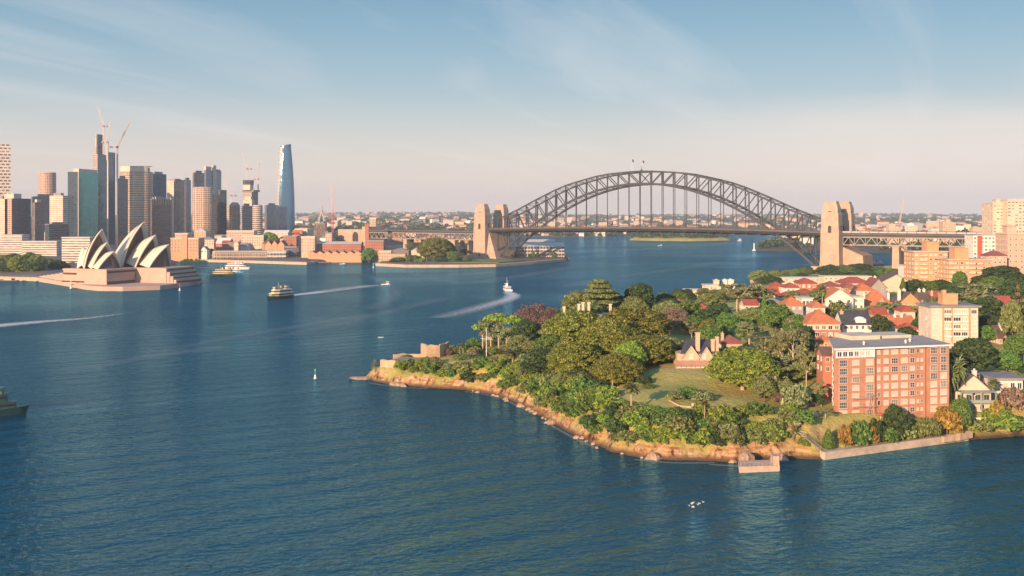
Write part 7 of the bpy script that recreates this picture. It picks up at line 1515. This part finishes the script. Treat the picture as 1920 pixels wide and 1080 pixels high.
scatter_boxes('suburb_roofs', 420, ml, 'houses half buried in trees on the wooded point', WR)
def tuft_mass(name, n, fn, m, label, seed):
    """far woods: many small crowns, each a tuft of leaf sprays, in one mesh"""
    g = np.random.default_rng(seed); C = []; S = []
    for _ in range(n):
        r_ = fn()
        if r_ is None: continue
        x, y, z, s = r_; k = 26; d = g.normal(size=(k, 3)); d /= np.linalg.norm(d, axis=1)[:, None]; d[:, 2] = np.abs(d[:, 2]); C.append(np.array([x, y, z])+d*np.array([s, s, s*.85])*(.75+.35*g.random((k, 1)))); S.append(np.full(k, s*.42))
    C = np.concatenate(C); S = np.concatenate(S)[:, None]; k = len(C); a = g.normal(size=(k, 3)); a /= np.linalg.norm(a, axis=1)[:, None]; b = np.cross(a, g.normal(size=(k, 3))); b /= np.linalg.norm(b, axis=1)[:, None]; a = a*S; b = b*S*.7
    V = np.stack([C-a, C-b, C+a, C+b], 1).reshape(-1, 3); me = bpy.data.meshes.new(name); me.vertices.add(len(V)); me.vertices.foreach_set('co', V.ravel()); me.loops.add(4*k); me.loops.foreach_set('vertex_index', np.arange(4*k)); me.polygons.add(k); me.polygons.foreach_set('loop_start', np.arange(0, 4*k, 4)); me.polygons.foreach_set('loop_total', np.full(k, 4)); me.materials.append(m); me.update(); me.validate()
    return tag(link(name, me), label, None, None, 'stuff')
def fw():
    D = 3300*(11000/3300)**rnd.random(); px = rnd.uniform(430, 1960); x = wx(px, D); z = float(farland(np.array([[x]]), np.array([[D]]))[0, 0]); return None if z < .5 else (x, D, z, rnd.uniform(8, 20)*(D/4000)**.4)
tuft_mass('distant_woods', 8000, fw, LF['dark'], 'hazy tree cover of the distant suburbs', 1)
def fg():
    x = rnd.uniform(wx(1178, 2850), wx(1372, 2850)); y = rnd.uniform(2700, 3300); d = float(segdist(np.array([x]), np.array([y]), GOAT)[0]); return None if d < 9 else (x, y, 9+min(d/30, 1)*6, rnd.uniform(6, 11))
tuft_mass('island_woods', 700, fg, LF['dark'], 'dark woods covering the island beyond the bridge', 2)
def fm():
    D = rnd.uniform(1790, 4200); px = rnd.uniform(1418, 2000); x = wx(px, D); z = float(mcm_h(np.array([[x]]), np.array([[D]]))[0, 0]); return None if z < 2.5 else (x, D, z+3, rnd.uniform(6, 12))
tuft_mass('point_woods', 1900, fm, LF['dark'], 'woods on the point beyond the right pylon', 3)
def fc():
    D = rnd.uniform(1750, 5000); px = rnd.uniform(480, 930); x = wx(px, D); z = cz(x, D); return None if z < 3 else (x, D, z+3, rnd.uniform(6, 11))
tuft_mass('ridge_woods', 650, fc, LF['dark'], 'trees on the ridge behind the old town', 4)
def fe():
    D = rnd.uniform(345, 1280); px = rnd.uniform(1935, 2600); x = wx(px, D); h, d = ground(x, D); return None if d[0] < 8 else (x, D, float(h[0])+2, rnd.uniform(4, 8))
tuft_mass('hillside_woods', 900, fe, LF['dark'], 'woods running on along the hillside past the right edge', 5)
# a few tall buildings on the horizon
for px0, px1, pt, D, lb in ((1612, 1618, 398, 9000, 'faint tower on the far right horizon'), (1628, 1632, 400, 9500, 'second faint tower on the far right horizon'), (734, 742, 405, 6500, 'pale block on the horizon left of the left pylon'), (748, 768, 411, 5000, 'wide pale factory on the horizon left of the left pylon'), (1172, 1180, 405, 6000, 'pale block on the horizon under the crown of the arch'), (1060, 1072, 408, 5200, 'pale block on the horizon under the left haunch of the arch')):
    x = wx((px0+px1)/2, D); z = float(farland(np.array([[x]]), np.array([[D]]))[0, 0]); building('distant_block', lb, 'building', px0, px1, pt-.4, pt, D, 40, 'cream', 'pale', 'flat', zb=z, sub=False)
# ---------------------------------------------------------------- haze
hz = MB(); hz.prism([(-8200, -500), (8200, -500), (8200, 12900), (-8200, 12900)], -6, 330, 0, 0, bottom=True); o = hz.build('haze', bpy.data.materials.new('haze_air')); tag(o, 'pale morning haze over the harbour', None, None, 'stuff')
m = o.data.materials[0]; m.use_nodes = True; t = m.node_tree; t.nodes.remove(t.nodes['Principled BSDF']); v = t.nodes.new('ShaderNodeVolumePrincipled'); v.inputs['Color'].default_value = (.74, .86, 1.0, 1); v.inputs['Density'].default_value = HAZE; v.inputs['Anisotropy'].default_value = 0.0
t.links.new(v.outputs[0], t.nodes['Material Output'].inputs['Volume'])
